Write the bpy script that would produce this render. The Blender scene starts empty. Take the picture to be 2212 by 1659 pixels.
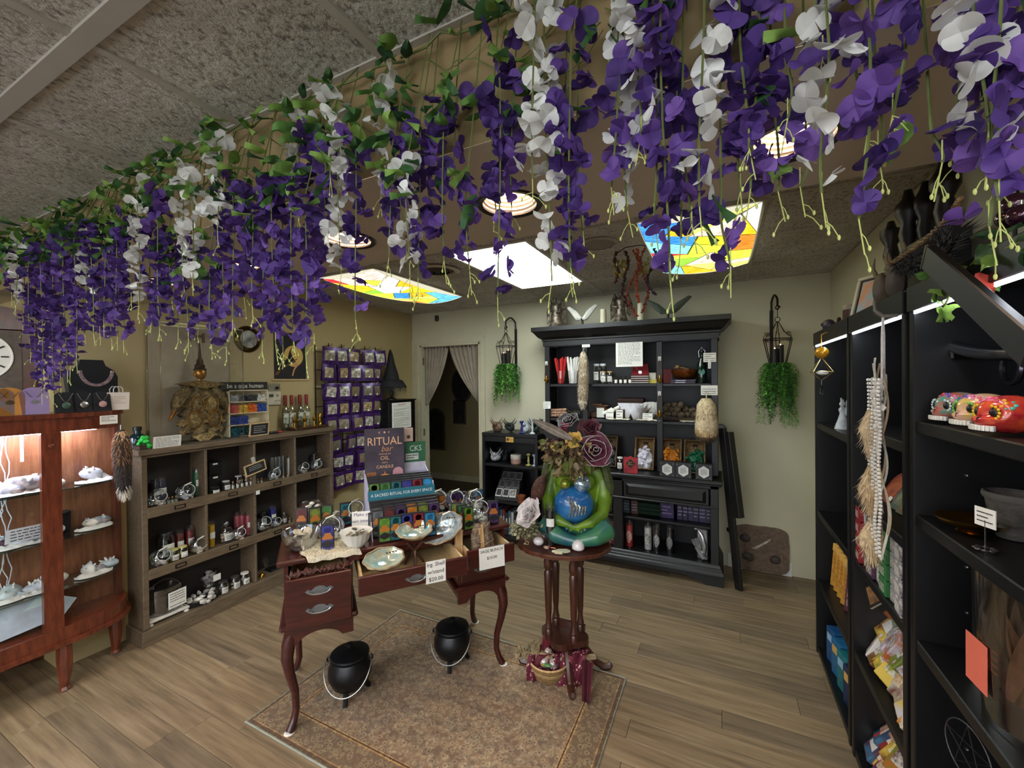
import bpy, math, random
from mathutils import Vector, Matrix, Euler
PI = math.pi
R = math.radians
rnd = random.Random(11)
SC = bpy.context.scene
COL = SC.collection
# ------------------------------------------------------------------ camera
CAM_H = 1.65
F_PX = 903.1
IMG_W, IMG_H = 2212,1659
def cam_axes(yaw, pitch, roll):
 fwd = Vector((-math.sin(yaw), math.cos(yaw),0))
 right = Vector((math.cos(yaw), math.sin(yaw),0))
 up = Vector((0,0,1))
 f2 = fwd * math.cos(pitch) - up * math.sin(pitch)
 u2 = up * math.cos(pitch) + fwd * math.sin(pitch)
 r3 = right * math.cos(roll) + u2 * math.sin(roll)
 u3 = u2 * math.cos(roll) - right * math.sin(roll)
 return r3, u3, f2
AX_R, AX_U, AX_F = cam_axes(R(26.515), R(0.409), R(-0.591))
CAM = Vector((0,0, CAM_H))
cam_data = bpy.data.cameras.new('camera')
cam = bpy.data.objects.new('camera', cam_data)
COL.objects.link(cam)
cam_data.sensor_width = 36
cam_data.sensor_fit = 'HORIZONTAL'
cam_data.lens = F_PX / IMG_W * 36
cam_data.clip_start = 0.02
mw = Matrix((AX_R, AX_U,-AX_F)).transposed().to_4x4()
mw.translation = CAM
cam.matrix_world = mw
SC.camera = cam
# ------------------------------------------------------------------ world, exposure
world = bpy.data.worlds.new('world')
SC.world = world
world.use_nodes = True
world.node_tree.nodes['Background'].inputs[0].default_value = (0.8,0.85,1.0,1)
world.node_tree.nodes['Background'].inputs[1].default_value = 0.02
vs = SC.view_settings
vs.view_transform = 'Standard'
vs.look = 'None'
vs.gamma = 1
vs.use_curve_mapping = False
vs.exposure = 1.1
SC.cycles.use_denoising = True
SC.cycles.max_bounces = 6
SC.cycles.diffuse_bounces = 3
SC.cycles.glossy_bounces = 2
SC.cycles.transmission_bounces = 4
SC.cycles.transparent_max_bounces = 10
SC.cycles.sample_clamp_indirect = 4
SC.cycles.use_adaptive_sampling = True
SC.cycles.adaptive_threshold = 0.05
SC.cycles.caustics_reflective = False
SC.cycles.caustics_refractive = False
# light strengths of the visible fixtures and of the added fill lights
E_PANEL = 9.0        # white fluorescent troffer
E_GLASS = 0.95       # troffers behind stained glass
E_DOWN = 80.0        # recessed bulbs in the soffit
E_FILL_PANEL = 12.0        # unseen ceiling panels added as fill behind the viewer
E_FILL_WINDOW = 2.2       # unseen window added as frontal fill light
E_LED = 15.0         # strip under the bookcase top
E_CURIO = 30.0       # strips in the china cabinet
# ------------------------------------------------------------------ from photograph pixel to a point on a real plane
def ray(p):
 return AX_R * ((p[0] - IMG_W / 2) / F_PX) - AX_U * ((p[1] - IMG_H / 2) / F_PX) + AX_F
def onz(x, y, z):
 r = ray((x, y))
 return CAM + r * ((z - CAM_H) / r.z)
def ony(x, y, Y):
 r = ray((x, y))
 return CAM + r * (Y / r.y)
def onx(x, y, X):
 r = ray((x, y))
 return CAM + r * (X / r.x)
# ------------------------------------------------------------------ materials
MATS = {}
def lin(h):
 if not isinstance(h, str):
  return tuple(h)
 h = h.lstrip('#')
 out = []
 for i in (0,2,4):
  c = int(h[i:i + 2],16) / 255
  out.append(c / 12.92 if c <= 0.04045 else ((c + 0.055) / 1.055) ** 2.4)
 return tuple(out)
def new_mat(name):
 m = bpy.data.materials.new(name)
 m.use_nodes = True
 nt = m.node_tree
 return m, nt, nt.nodes['Principled BSDF']
def N(nt, t, **kw):
 n = nt.nodes.new(t)
 for k, v in kw.items():
  setattr(n, k, v)
 return n
def coords(nt, scale=(1,1,1), world_space=False, rot=(0,0,0)):
 mp = N(nt, 'ShaderNodeMapping')
 mp.inputs['Scale'].default_value = scale
 mp.inputs['Rotation'].default_value = rot
 if world_space:
  g = N(nt, 'ShaderNodeNewGeometry')
  nt.links.new(g.outputs['Position'], mp.inputs[0])
 else:
  g = N(nt, 'ShaderNodeTexCoord')
  nt.links.new(g.outputs['Object'], mp.inputs[0])
 return mp.outputs[0]
def noise(nt, vec, scale, detail=3, rough=0.55):
 n = N(nt, 'ShaderNodeTexNoise')
 n.inputs['Scale'].default_value = scale
 n.inputs['Detail'].default_value = detail
 n.inputs['Roughness'].default_value = rough
 nt.links.new(vec, n.inputs['Vector'])
 return n.outputs['Fac']
def ramp(nt, fac, stops, interp='LINEAR'):
 r = N(nt, 'ShaderNodeValToRGB')
 r.color_ramp.interpolation = interp
 els = r.color_ramp.elements
 while len(els) < len(stops):
  els.new(0.5)
 for e,(p, c) in zip(els, stops):
  e.position = p
  c = lin(c)
  e.color = (c[0], c[1], c[2],1)
 nt.links.new(fac, r.inputs[0])
 return r.outputs[0]
def bump(nt, bs, h, strength, dist=0.01):
 b = N(nt, 'ShaderNodeBump')
 b.inputs['Strength'].default_value = strength
 b.inputs['Distance'].default_value = dist
 nt.links.new(h, b.inputs['Height'])
 nt.links.new(b.outputs[0], bs.inputs['Normal'])
def mt(c, rough=0.5, metal=0.0, var=0.12, vs_=14, bmp=0.0, bs_=60, coat=0.0, sheen=0.0, trans=0.0, c2=None, alpha=1.0, spec=0.5):
 """plain surface with a little procedural variation of its colour"""
 key = ('mt', c, rough, metal, var, vs_, bmp, bs_, coat, sheen, trans, c2, alpha, spec)
 if key in MATS:
  return MATS[key]
 m, nt, b = new_mat('surface_' + (c if isinstance(c, str) else 'c').lstrip('#') + '_%d' % len(MATS))
 a = lin(c)
 if c2:
  lo, hi = lin(c2), a
 else:
  lo = tuple(x * (1 - var) for x in a)
  hi = tuple(min(1, x * (1 + var)) for x in a)
 v = coords(nt)
 f = noise(nt, v, vs_)
 cr = ramp(nt, f,[(0.35, lo),(0.65, hi)])
 nt.links.new(cr, b.inputs['Base Color'])
 b.inputs['Roughness'].default_value = rough
 b.inputs['Metallic'].default_value = metal
 b.inputs['Specular IOR Level'].default_value = spec
 if coat:
  b.inputs['Coat Weight'].default_value = coat
  b.inputs['Coat Roughness'].default_value = 0.12
 if sheen:
  b.inputs['Sheen Weight'].default_value = sheen
 if trans:
  b.inputs['Transmission Weight'].default_value = trans
 if bmp:
  bump(nt, b, noise(nt, v, bs_,4), bmp)
 if alpha < 1:
  b.inputs['Alpha'].default_value = alpha
 MATS[key] = m
 return m
def wood(c1, c2, scale=(1,14,14), rough=0.4, coat=0.0, ns=3.0, world_space=False):
 key = ('wood', c1, c2, scale, rough, coat, ns, world_space)
 if key in MATS:
  return MATS[key]
 m, nt, b = new_mat('wood_%d' % len(MATS))
 v = coords(nt, scale, world_space)
 f = noise(nt, v, ns,5,0.6)
 nt.links.new(ramp(nt, f,[(0.3, c1),(0.7, c2)]), b.inputs['Base Color'])
 b.inputs['Roughness'].default_value = rough
 if coat:
  b.inputs['Coat Weight'].default_value = coat
  b.inputs['Coat Roughness'].default_value = 0.15
 bump(nt, b, f,0.12,0.004)
 MATS[key] = m
 return m
def emit(c, s, tex=None):
 key = ('emit', c, s, tex)
 if key in MATS:
  return MATS[key]
 m = bpy.data.materials.new('glow_%d' % len(MATS))
 m.use_nodes = True
 nt = m.node_tree
 nt.nodes.clear()
 e = N(nt, 'ShaderNodeEmission')
 o = N(nt, 'ShaderNodeOutputMaterial')
 c3 = lin(c)
 e.inputs[0].default_value = (*c3,1)
 e.inputs[1].default_value = s
 if tex:
  f = noise(nt, coords(nt,(6,30,6)),3,4)
  lo = tuple(x * 0.55 for x in c3)
  hi = tuple(min(1, x * 1.2 + 0.04) for x in c3)
  nt.links.new(ramp(nt, f,[(0.35, lo),(0.62, hi)]), e.inputs[0])
 nt.links.new(e.outputs[0], o.inputs[0])
 MATS[key] = m
 return m
def glass(tint='#ffffff', rough=0.02, amount=0.09, graze=0.75):
 """thin clear glass: mostly see-through, reflects at grazing angles"""
 key = ('glass', tint, rough, amount, graze)
 if key in MATS:
  return MATS[key]
 m = bpy.data.materials.new('glass_%d' % len(MATS))
 m.use_nodes = True
 nt = m.node_tree
 nt.nodes.clear()
 t = N(nt, 'ShaderNodeBsdfTransparent')
 c = lin(tint)
 t.inputs[0].default_value = (*c,1)
 g = N(nt, 'ShaderNodeBsdfGlossy')
 g.inputs['Roughness'].default_value = rough
 fr = N(nt, 'ShaderNodeLayerWeight')
 fr.inputs[0].default_value = 0.32
 mth = N(nt, 'ShaderNodeMath', operation='MULTIPLY_ADD')
 mth.inputs[1].default_value = graze
 mth.inputs[2].default_value = amount
 nt.links.new(fr.outputs['Facing'], mth.inputs[0])
 mx = N(nt, 'ShaderNodeMixShader')
 nt.links.new(mth.outputs[0], mx.inputs[0])
 nt.links.new(t.outputs[0], mx.inputs[1])
 nt.links.new(g.outputs[0], mx.inputs[2])
 o = N(nt, 'ShaderNodeOutputMaterial')
 nt.links.new(mx.outputs[0], o.inputs[0])
 MATS[key] = m
 return m
def petal_mat(c1, c2, seed):
 key = ('petal', c1, c2, seed)
 if key in MATS:
  return MATS[key]
 m, nt, b = new_mat('petal_%d' % len(MATS))
 oi = N(nt, 'ShaderNodeObjectInfo')
 f = noise(nt, coords(nt, world_space=True),35,2)
 mm = N(nt, 'ShaderNodeMath', operation='ADD')
 nt.links.new(f, mm.inputs[0])
 m2 = N(nt, 'ShaderNodeMath', operation='MULTIPLY_ADD')
 m2.inputs[1].default_value = 0.5
 m2.inputs[2].default_value = -0.25
 nt.links.new(oi.outputs['Random'], m2.inputs[0])
 nt.links.new(m2.outputs[0], mm.inputs[1])
 nt.links.new(ramp(nt, mm.outputs[0],[(0.3, c1),(0.75, c2)]), b.inputs['Base Color'])
 b.inputs['Roughness'].default_value = 0.7
 tr = N(nt, 'ShaderNodeBsdfTranslucent')
 tr.inputs[0].default_value = (*lin(c2),1)
 mx = N(nt, 'ShaderNodeMixShader')
 mx.inputs[0].default_value = 0.3
 nt.links.new(b.outputs[0], mx.inputs[1])
 nt.links.new(tr.outputs[0], mx.inputs[2])
 nt.links.new(mx.outputs[0], nt.nodes['Material Output'].inputs[0])
 MATS[key] = m
 return m
# ------------------------------------------------------------------ mesh builder
class MB:
 def __init__(s):
  s.v = []
  s.f = []
 def add(s, v, f):
  o = len(s.v)
  s.v.extend([tuple(p) for p in v])
  s.f.extend([tuple(i + o for i in q) for q in f])
  return s
 def box(s, x0, x1, y0, y1, z0, z1, mat=None):
  v = [(x, y, z) for x in (x0, x1) for y in (y0, y1) for z in (z0, z1)]
  if mat is not None:
   v = [mat @ Vector(p) for p in v]
  return s.add(v,[(0,1,3,2),(4,6,7,5),(0,4,5,1),(2,3,7,6),(0,2,6,4),(1,5,7,3)])
 def cbox(s, x0, x1, y0, y1, z0, z1, b, mat=None):
  """box with chamfered edges"""
  b = min(b,(x1 - x0) * .45,(y1 - y0) * .45,(z1 - z0) * .45)
  X, Y, Z = (x0, x1),(y0, y1),(z0, z1)
  v = []
  idx = {}
  for i in (0,1):
   for j in (0,1):
    for k in (0,1):
     sx, sy, sz = (1,-1)[i],(1,-1)[j],(1,-1)[k]
     for a in range(3):
      p = [X[i] + sx * b, Y[j] + sy * b, Z[k] + sz * b]
      p[a] = (X[i], Y[j], Z[k])[a]
      idx[i, j, k, a] = len(v)
      v.append(p)
  f = []
  for a in range(3):
   o = [(1,2),(2,0),(0,1)][a]
   for e in (0,1):
    q = []
    for (m_, n_) in ((0,0),(1,0),(1,1),(0,1)):
     c = [0,0,0]
     c[a] = e
     c[o[0]] = m_
     c[o[1]] = n_
     q.append(idx[c[0], c[1], c[2], a])
    f.append(tuple(q) if e else tuple(reversed(q)))
  for a in range(3):
   o0, o1 = [(1,2),(2,0),(0,1)][a]
   for m_ in (0,1):
    for n_ in (0,1):
     q = []
     for e, ax in ((0, o0),(1, o0),(1, o1),(0, o1)):
      c = [0,0,0]
      c[a] = e
      c[o0] = m_
      c[o1] = n_
      q.append(idx[c[0], c[1], c[2], ax])
     f.append(tuple(q) if (m_ ^ n_) == 0 else tuple(reversed(q)))
  for i in (0,1):
   for j in (0,1):
    for k in (0,1):
     q = [idx[i, j, k, a] for a in range(3)]
     f.append(tuple(q) if (i + j + k) % 2 else tuple(reversed(q)))
  if mat is not None:
   v = [mat @ Vector(p) for p in v]
  return s.add(v, f)
 def lathe(s, prof, n=16, c=(0,0,0), sx=1, sy=1, mat=None):
  v = []
  f = []
  rings = []
  for r, z in prof:
   if r < 1e-5:
    rings.append([len(v)])
    v.append((c[0], c[1], c[2] + z))
   else:
    rings.append(list(range(len(v), len(v) + n)))
    for i in range(n):
     a = 2 * PI * i / n
     v.append((c[0] + r * math.cos(a) * sx, c[1] + r * math.sin(a) * sy, c[2] + z))
  for A, B in zip(rings, rings[1:]):
   for i in range(n):
    j = (i + 1) % n
    if len(A) == 1 and len(B) == 1:
     continue
    if len(A) == 1:
     f.append((A[0], B[j], B[i]))
    elif len(B) == 1:
     f.append((A[i], A[j], B[0]))
    else:
     f.append((A[i], A[j], B[j], B[i]))
  if mat is not None:
   v = [mat @ Vector(p) for p in v]
  return s.add(v, f)
 def sph(s, c, r, nu=12, nv=8, mat=None):
  if not isinstance(r,(tuple, list)):
   r = (r, r, r)
  pr = []
  for i in range(nv + 1):
   a = -PI / 2 + PI * i / nv
   pr.append((math.cos(a), math.sin(a)))
  m2 = Matrix.Translation(c) @ Matrix.Diagonal((r[0], r[1], r[2],1))
  if mat is not None:
   m2 = mat @ m2
  return s.lathe([(max(0, q), z) for q, z in pr], nu, mat=m2)
 def tube(s, path, r, n=6, closed=False, cap=True):
  P = [Vector(p) for p in path]
  L = len(P)
  if not hasattr(r, '__len__'):
   r = [r] * L
  v = []
  f = []
  T = []
  for i in range(L):
   if closed:
    t = P[(i + 1) % L] - P[i - 1]
   else:
    t = P[min(i + 1, L - 1)] - P[max(i - 1,0)]
   if t.length < 1e-9:
    t = Vector((0,0,1))
   T.append(t.normalized())
  a = Vector((0,0,1)) if abs(T[0].z) < 0.9 else Vector((1,0,0))
  nrm = T[0].cross(a).normalized()
  for i in range(L):
   nrm = (nrm - T[i] * nrm.dot(T[i]))
   if nrm.length < 1e-6:
    nrm = T[i].orthogonal()
   nrm.normalize()
   bn = T[i].cross(nrm)
   for k in range(n):
    an = 2 * PI * k / n
    v.append(P[i] + (nrm * math.cos(an) + bn * math.sin(an)) * r[i])
  m_ = L if closed else L - 1
  for i in range(m_):
   i2 = (i + 1) % L
   for k in range(n):
    k2 = (k + 1) % n
    f.append((i * n + k, i * n + k2, i2 * n + k2, i2 * n + k))
  if cap and not closed:
   f.append(tuple(reversed(range(n))))
   f.append(tuple(range((L - 1) * n, L * n)))
  return s.add(v, f)
 def prism(s, poly, a0, a1, plane='xy', mat=None):
  """extrude a 2-d outline; plane xy -> along z, xz -> along y, yz -> along x"""
  n = len(poly)
  v = []
  for a in (a0, a1):
   for p, q in poly:
    v.append({'xy': (p, q, a), 'xz': (p, a, q), 'yz': (a, p, q)}[plane])
  f = [tuple(reversed(range(n))), tuple(range(n,2 * n))]
  for i in range(n):
   j = (i + 1) % n
   f.append((i, j, n + j, n + i))
  if plane == 'xz':
   f = [tuple(reversed(q)) for q in f]
  if mat is not None:
   v = [mat @ Vector(p) for p in v]
  return s.add(v, f)
 def grid(s, fn, nu, nv, closed_u=False):
  v = [fn(i / nu, j / nv) for j in range(nv + 1) for i in range(nu + (0 if closed_u else 1))]
  w = nu if closed_u else nu + 1
  f = []
  for j in range(nv):
   for i in range(nu):
    i2 = (i + 1) % w
    f.append((j * w + i, j * w + i2,(j + 1) * w + i2,(j + 1) * w + i))
  return s.add(v, f)
 def merge(s, o, mat=None):
  return s.add(o.v if mat is None else [mat @ Vector(p) for p in o.v], o.f)
 def mesh(s, name, mat, smooth=True, ang=38):
  me = bpy.data.meshes.new(name)
  me.from_pydata(s.v,[], s.f)
  me.materials.append(mat)
  if smooth:
   me.polygons.foreach_set('use_smooth',[True] * len(me.polygons))
   me.set_sharp_from_angle(angle=R(ang))
  return me
 def flat(s, name, mat, parent=None, loc=(0,0,0), rot=(0,0,0)):
  return s.build(name, mat, parent, loc, rot, False)
 def build(s, name, mat, parent=None, loc=(0,0,0), rot=(0,0,0), smooth=True, ang=38):
  return link(name, s.mesh(name, mat, smooth, ang), parent, loc, rot)
def link(name, data, parent=None, loc=(0,0,0), rot=(0,0,0), scale=(1,1,1)):
 o = bpy.data.objects.new(name, data)
 COL.objects.link(o)
 o.location = loc
 o.rotation_euler = rot
 o.scale = scale if hasattr(scale, '__len__') else (scale,) * 3
 if parent is not None:
  o.parent = parent
 return o
def tag(o, label=None, cat=None, group=None, kind=None):
 if label:
  o['label'] = label
 if cat:
  o['category'] = cat
 if group:
  o['group'] = group
 if kind:
  o['kind'] = kind
 return o
def thing(name, label, cat, loc=(0,0,0), rz=0.0, group=None, rot=None):
 o = bpy.data.objects.new(name, None)
 COL.objects.link(o)
 o.empty_display_size = 0.05
 o.location = loc
 o.rotation_euler = rot if rot is not None else (0,0, rz)
 return tag(o, label, cat, group)
def struct(name, mb, mat, parent=None, smooth=False, **kw):
 o = mb.build(name, mat, parent, smooth=smooth, **kw)
 if parent is None:
  o['kind'] = 'structure'
 return o
def rotz(a):
 return Matrix.Rotation(a,4, 'Z')
def TR(x, y, z, rz=0, rx=0, ry=0):
 return Matrix.Translation((x, y, z)) @ Euler((rx, ry, rz)).to_matrix().to_4x4()
ICO = None
def ico():
 global ICO
 if ICO is None:
  t = (1 + 5 ** .5) / 2
  v = [Vector(p).normalized() for p in ((-1, t,0),(1, t,0),(-1,-t,0),(1,-t,0),(0,-1, t),(0,1, t),(0,-1,-t),(0,1,-t),(t,0,-1),(t,0,1),(-t,0,-1),(-t,0,1))]
  f = [(0,11,5),(0,5,1),(0,1,7),(0,7,10),(0,10,11),(1,5,9),(5,11,4),(11,10,2),(10,7,6),(7,1,8),(3,9,4),(3,4,2),(3,2,6),(3,6,8),(3,8,9),(4,9,5),(2,4,11),(6,2,10),(8,6,7),(9,8,1)]
  lv = [(v[:], f[:])]
  for _ in range(2):
   v, f = list(lv[-1][0]), lv[-1][1]
   cache = {}
   def mid(a, b):
    k = (min(a, b), max(a, b))
    if k not in cache:
     v.append(((v[a] + v[b]) / 2).normalized())
     cache[k] = len(v) - 1
    return cache[k]
   nf = []
   for a, b, c in f:
    x, y, z = mid(a, b), mid(b, c), mid(c, a)
    nf += [(a, x, z),(b, y, x),(c, z, y),(x, y, z)]
   lv.append((v, nf))
  ICO = lv
 return ICO
def rock(mb, c, r, seed=0, rough=0.3, lvl=1, mat=None):
 """lumpy stone"""
 g = random.Random(seed)
 V, Fc = ico()[lvl]
 if not isinstance(r,(tuple, list)):
  r = (r, r, r)
 dirs = [Vector((g.gauss(0,1), g.gauss(0,1), g.gauss(0,1))).normalized() for _ in range(7)]
 am = [g.uniform(-1,1) for _ in range(7)]
 out = []
 for p in V:
  k = 1 + rough * sum(a * max(0, p.dot(d)) ** 3 for a, d in zip(am, dirs))
  q = Vector((p.x * r[0] * k + c[0], p.y * r[1] * k + c[1], p.z * r[2] * k + c[2]))
  out.append(mat @ q if mat is not None else q)
 return mb.add(out, Fc)
# ------------------------------------------------------------------ lettering
TXT = {}
def letters(s, size, mat, parent, loc=(0,0,0), rot=(PI / 2,0,0), align='CENTER', name='lettering', sx=1.0, shear=0.0):
 key = (s, size, mat.name, align, shear)
 if key not in TXT:
  cu = bpy.data.curves.new('text', 'FONT')
  cu.body = s
  cu.size = size
  cu.align_x = align
  cu.align_y = 'CENTER'
  cu.extrude = 0.0004
  cu.resolution_u = 2
  cu.shear = shear
  o = bpy.data.objects.new('text', cu)
  COL.objects.link(o)
  bpy.context.view_layer.update()
  me = bpy.data.meshes.new_from_object(o.evaluated_get(bpy.context.evaluated_depsgraph_get()))
  bpy.data.objects.remove(o)
  me.materials.clear()
  me.materials.append(mat)
  TXT[key] = me
 return link(name, TXT[key], parent, loc, rot,(sx,1,1))
def ink_lines(w, h, n, seed, mat, parent, loc, rot=(0,0,0), fill=0.85, th=0.28, name='printed_lines'):
 """rows of print too small to read, on a sheet that faces -Y"""
 g = random.Random(seed)
 m = MB()
 step = h / n
 for i in range(n):
  z = h / 2 - step * (i + .5)
  if g.random() > fill:
   continue
  x = -w / 2
  end = w / 2 * (1 if g.random() < .7 else g.uniform(0,.9))
  while x < end:
   l = g.uniform(.05,.16) * w
   x1 = min(x + l, end)
   m.box(x, x1,-0.0006,0, z - step * th / 2, z + step * th / 2)
   x = x1 + .03 * w
 return m.flat(name, mat, parent, loc, rot)
WHITE_PAPER = '#e9e7df'
def card(name, label, cat, loc, w, h, rz=0, tilt=0, c=WHITE_PAPER, text=None, tc='#2a2522', lines=0, group=None, th=0.0015, seed=1, size=None, parent=None):
 """a stiff sheet standing on its lower edge, facing -Y before it is turned by rz"""
 if parent is None:
  t = thing(name, label, cat, loc, group=group, rot=(tilt,0, rz))
 else:
  t = parent
 m = MB().box(-w / 2, w / 2,-th / 2, th / 2,0, h)
 m.flat('sheet', mt(c,.7, var=.03), t)
 if text:
  rows = text if isinstance(text, list) else [text]
  sz = size or h / len(rows) * .75
  for i, s in enumerate(rows):
   letters(s, sz, mt(tc,.7), t,(0,-th / 2 - .0006, h * (1 - (i + .5) / len(rows))))
 if lines:
  ink_lines(w * .82, h * .86, lines, seed, mt(tc,.7), t,(0,-th / 2, h * .5))
 return t
def ordinal(i):
 return ['first', 'second', 'third', 'fourth', 'fifth', 'sixth', 'seventh', 'eighth', 'ninth', 'tenth', 'eleventh', 'twelfth', 'thirteenth', 'fourteenth', 'fifteenth', 'sixteenth', 'seventeenth', 'eighteenth', 'nineteenth', 'twentieth'][i]
def copy_tree(o, parent=None):
 c = o.copy()
 COL.objects.link(c)
 if parent is not None:
  c.parent = parent
 for ch in list(o.children):
  copy_tree(ch, c)
 return c
# ================================================================== the setting
ZC = 2.4915
XL, XR, YB = -3.456,0.79,4.14
YS0, YS1, ZS = 0.84,1.455,2.2
# ---- wall paint
def paint(c, seed=0):
 m, nt, b = new_mat('paint_%d' % len(MATS))
 MATS[('paint', c, seed)] = m
 v = coords(nt, world_space=True)
 a = lin(c)
 nt.links.new(ramp(nt, noise(nt, v,1.4,3),[(0.3, tuple(x * .93 for x in a)),(0.7, tuple(x * 1.05 for x in a))]), b.inputs['Base Color'])
 b.inputs['Roughness'].default_value = 0.62
 bump(nt, b, noise(nt, v,160,3),0.12,0.002)
 return m
PAINT_L = paint('#b5a377')
PAINT_B = paint('#c8c3a8')
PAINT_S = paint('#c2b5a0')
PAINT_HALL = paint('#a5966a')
TRIM = mt('#c9c3a8',.45, var=.04)
# ---- floor: long vinyl planks laid along the back wall
def plank_mat():
 m, nt, b = new_mat('vinyl_plank')
 oi = N(nt, 'ShaderNodeObjectInfo')
 cb = N(nt, 'ShaderNodeCombineXYZ')
 mul = N(nt, 'ShaderNodeMath', operation='MULTIPLY')
 mul.inputs[1].default_value = 60
 nt.links.new(oi.outputs['Random'], mul.inputs[0])
 nt.links.new(mul.outputs[0], cb.inputs[0])
 nt.links.new(mul.outputs[0], cb.inputs[1])
 g = N(nt, 'ShaderNodeNewGeometry')
 add = N(nt, 'ShaderNodeVectorMath', operation='ADD')
 nt.links.new(g.outputs['Position'], add.inputs[0])
 nt.links.new(cb.outputs[0], add.inputs[1])
 mp = N(nt, 'ShaderNodeMapping')
 mp.inputs['Scale'].default_value = (1.4,22,1)
 nt.links.new(add.outputs[0], mp.inputs[0])
 f1 = noise(nt, mp.outputs[0],1.6,6,0.62)
 grain = ramp(nt, f1,[(0.25, '#574734'),(0.48, '#8d795d'),(0.7, '#ab977b')])
 tone = ramp(nt, oi.outputs['Random'],[(0.0, '#9a938a'),(0.35, '#c6beb0'),(0.7, '#e6dccb'),(1.0, '#a8a095')])
 mx = N(nt, 'ShaderNodeMixRGB', blend_type='MULTIPLY')
 mx.inputs[0].default_value = 0.75
 nt.links.new(grain, mx.inputs[1])
 nt.links.new(tone, mx.inputs[2])
 hs = N(nt, 'ShaderNodeBrightContrast')
 hs.inputs[1].default_value = 0.02
 nt.links.new(mx.outputs[0], hs.inputs[0])
 nt.links.new(hs.outputs[0], b.inputs['Base Color'])
 b.inputs['Roughness'].default_value = 0.42
 bump(nt, b, f1,0.1,0.002)
 return m
PLANK = plank_mat()
floor = struct('floor', MB().box(-4.75,3.1,-3.7,4.26,-0.12,-0.004).box(-5.2,-1.9,4.26,5.95,-0.12,-0.002), mt('#4a3c2e',.5, var=.2, vs_=4))
PW, PL = 0.126,1.22
y = 0.3
row = 0
gp = random.Random(3)
while y < YB:
 x = -4.7 - gp.uniform(0, PL)
 while x < XR:
  x0, x1 = max(x,-4.7), min(x + PL, XR)
  if x1 > x0 + .02:
   w, d = x1 - x0 - .0016, min(PW, YB - y) - .0014
   MB().cbox(-w / 2, w / 2,-d / 2, d / 2,-.006,0,.0012).flat('plank', PLANK, floor,((x0 + x1) / 2, y + d / 2,0))
  x += PL
 y += PW
 row += 1
# ---- walls
DX0, DX1, DZ = -3.327,-2.47,2.099
wb = MB().box(-3.6, DX0, YB, YB + .12,0,2.56).box(DX0, DX1, YB, YB + .12, DZ,2.56).box(DX1, XR + .15, YB, YB + .12,0,2.56)
wall_back = struct('wall_back', wb, PAINT_B)
wall_left = struct('wall_left', MB().box(XL - .14, XL,.98, YB,0,2.56).box(-4.75, XL - .14,.98,1.1,0,2.56), PAINT_L)
wall_right = struct('wall_right', MB().box(XR, XR + .15,.3, YB,0,2.56).box(XR + .15,3.1,.3,.45,0,2.56), PAINT_B)
struct('wall_front', MB().box(-4.75,3.1,-3.8,-3.7,0,2.56), PAINT_B)
# unseen glowing window added behind the viewer to light soffit and flowers
win = struct('fill_window', MB().box(-3.9,2.3,-3.70,-3.66,.62,.68).box(-3.9,2.3,-3.70,-3.66,2.32,2.38).box(-3.96,-3.9,-3.70,-3.66,.62,2.38).box(2.3,2.36,-3.70,-3.66,.62,2.38), TRIM)
for k in range(4):
 MB().box(-3.88 + k * 1.55,-2.37 + k * 1.55,-3.692,-3.685,.69,2.31).flat('pane', emit('#e9f0fa', E_FILL_WINDOW), win)
 if k:
  MB().box(-3.9 + k * 1.55 - .03,-3.9 + k * 1.55 + .03,-3.70,-3.66,.68,2.32).flat('mullion', TRIM, win)
struct('wall_side_left', MB().box(-4.85,-4.75,-3.8,1.1,0,2.56), PAINT_L)
struct('wall_side_right', MB().box(3.1,3.2,-3.8,.45,0,2.56), PAINT_B)
# the hall behind the curtain
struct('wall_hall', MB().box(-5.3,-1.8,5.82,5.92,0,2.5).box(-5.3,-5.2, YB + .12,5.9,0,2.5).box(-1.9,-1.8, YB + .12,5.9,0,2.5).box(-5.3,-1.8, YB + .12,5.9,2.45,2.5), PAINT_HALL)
struct('baseboard_hall', MB().box(-5.2,-1.9,5.80,5.82,0,.1), mt('#b9ae8f',.5))
bb = MB().box(.05,.52, YB - .014, YB,0,.1).box(.05,.52, YB - .01, YB,.1,.115)
struct('baseboard_back', bb, mt('#dcdcd8',.4, var=.02))
struct('baseboard_right', MB().box(XR - .014, XR,3.06, YB,0,.11), mt('#dcdcd8',.4, var=.02))
# ---- door casing
dr = MB()
dr.box(XL + .002, DX0 - .028, YB - .02, YB,0, DZ + .075).box(DX1 + .012, DX1 + .066, YB - .02, YB,0, DZ + .075)
dr.box(DX0 - .028, DX1 + .012, YB - .02, YB, DZ + .01, DZ + .075)
dr.box(DX0 - .028, DX0, YB - .012, YB,0, DZ + .01).box(DX1, DX1 + .012, YB - .012, YB,0, DZ + .01)
door = struct('door_1', dr, TRIM)
jm = MB().box(DX0 - .004, DX0 + .02, YB - .014, YB + .13,0, DZ).box(DX1 - .02, DX1 + .004, YB - .014, YB + .13,0, DZ).box(DX0, DX1, YB - .014, YB + .13, DZ - .02, DZ + .012)
struct('jamb', jm, TRIM, door)
for z in (1.86,.98):
 MB().box(DX0 + .018, DX0 + .023, YB + .01, YB + .04, z, z + .09).build('hinge_plate', mt('#8d8670',.4,.6), door)
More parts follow.
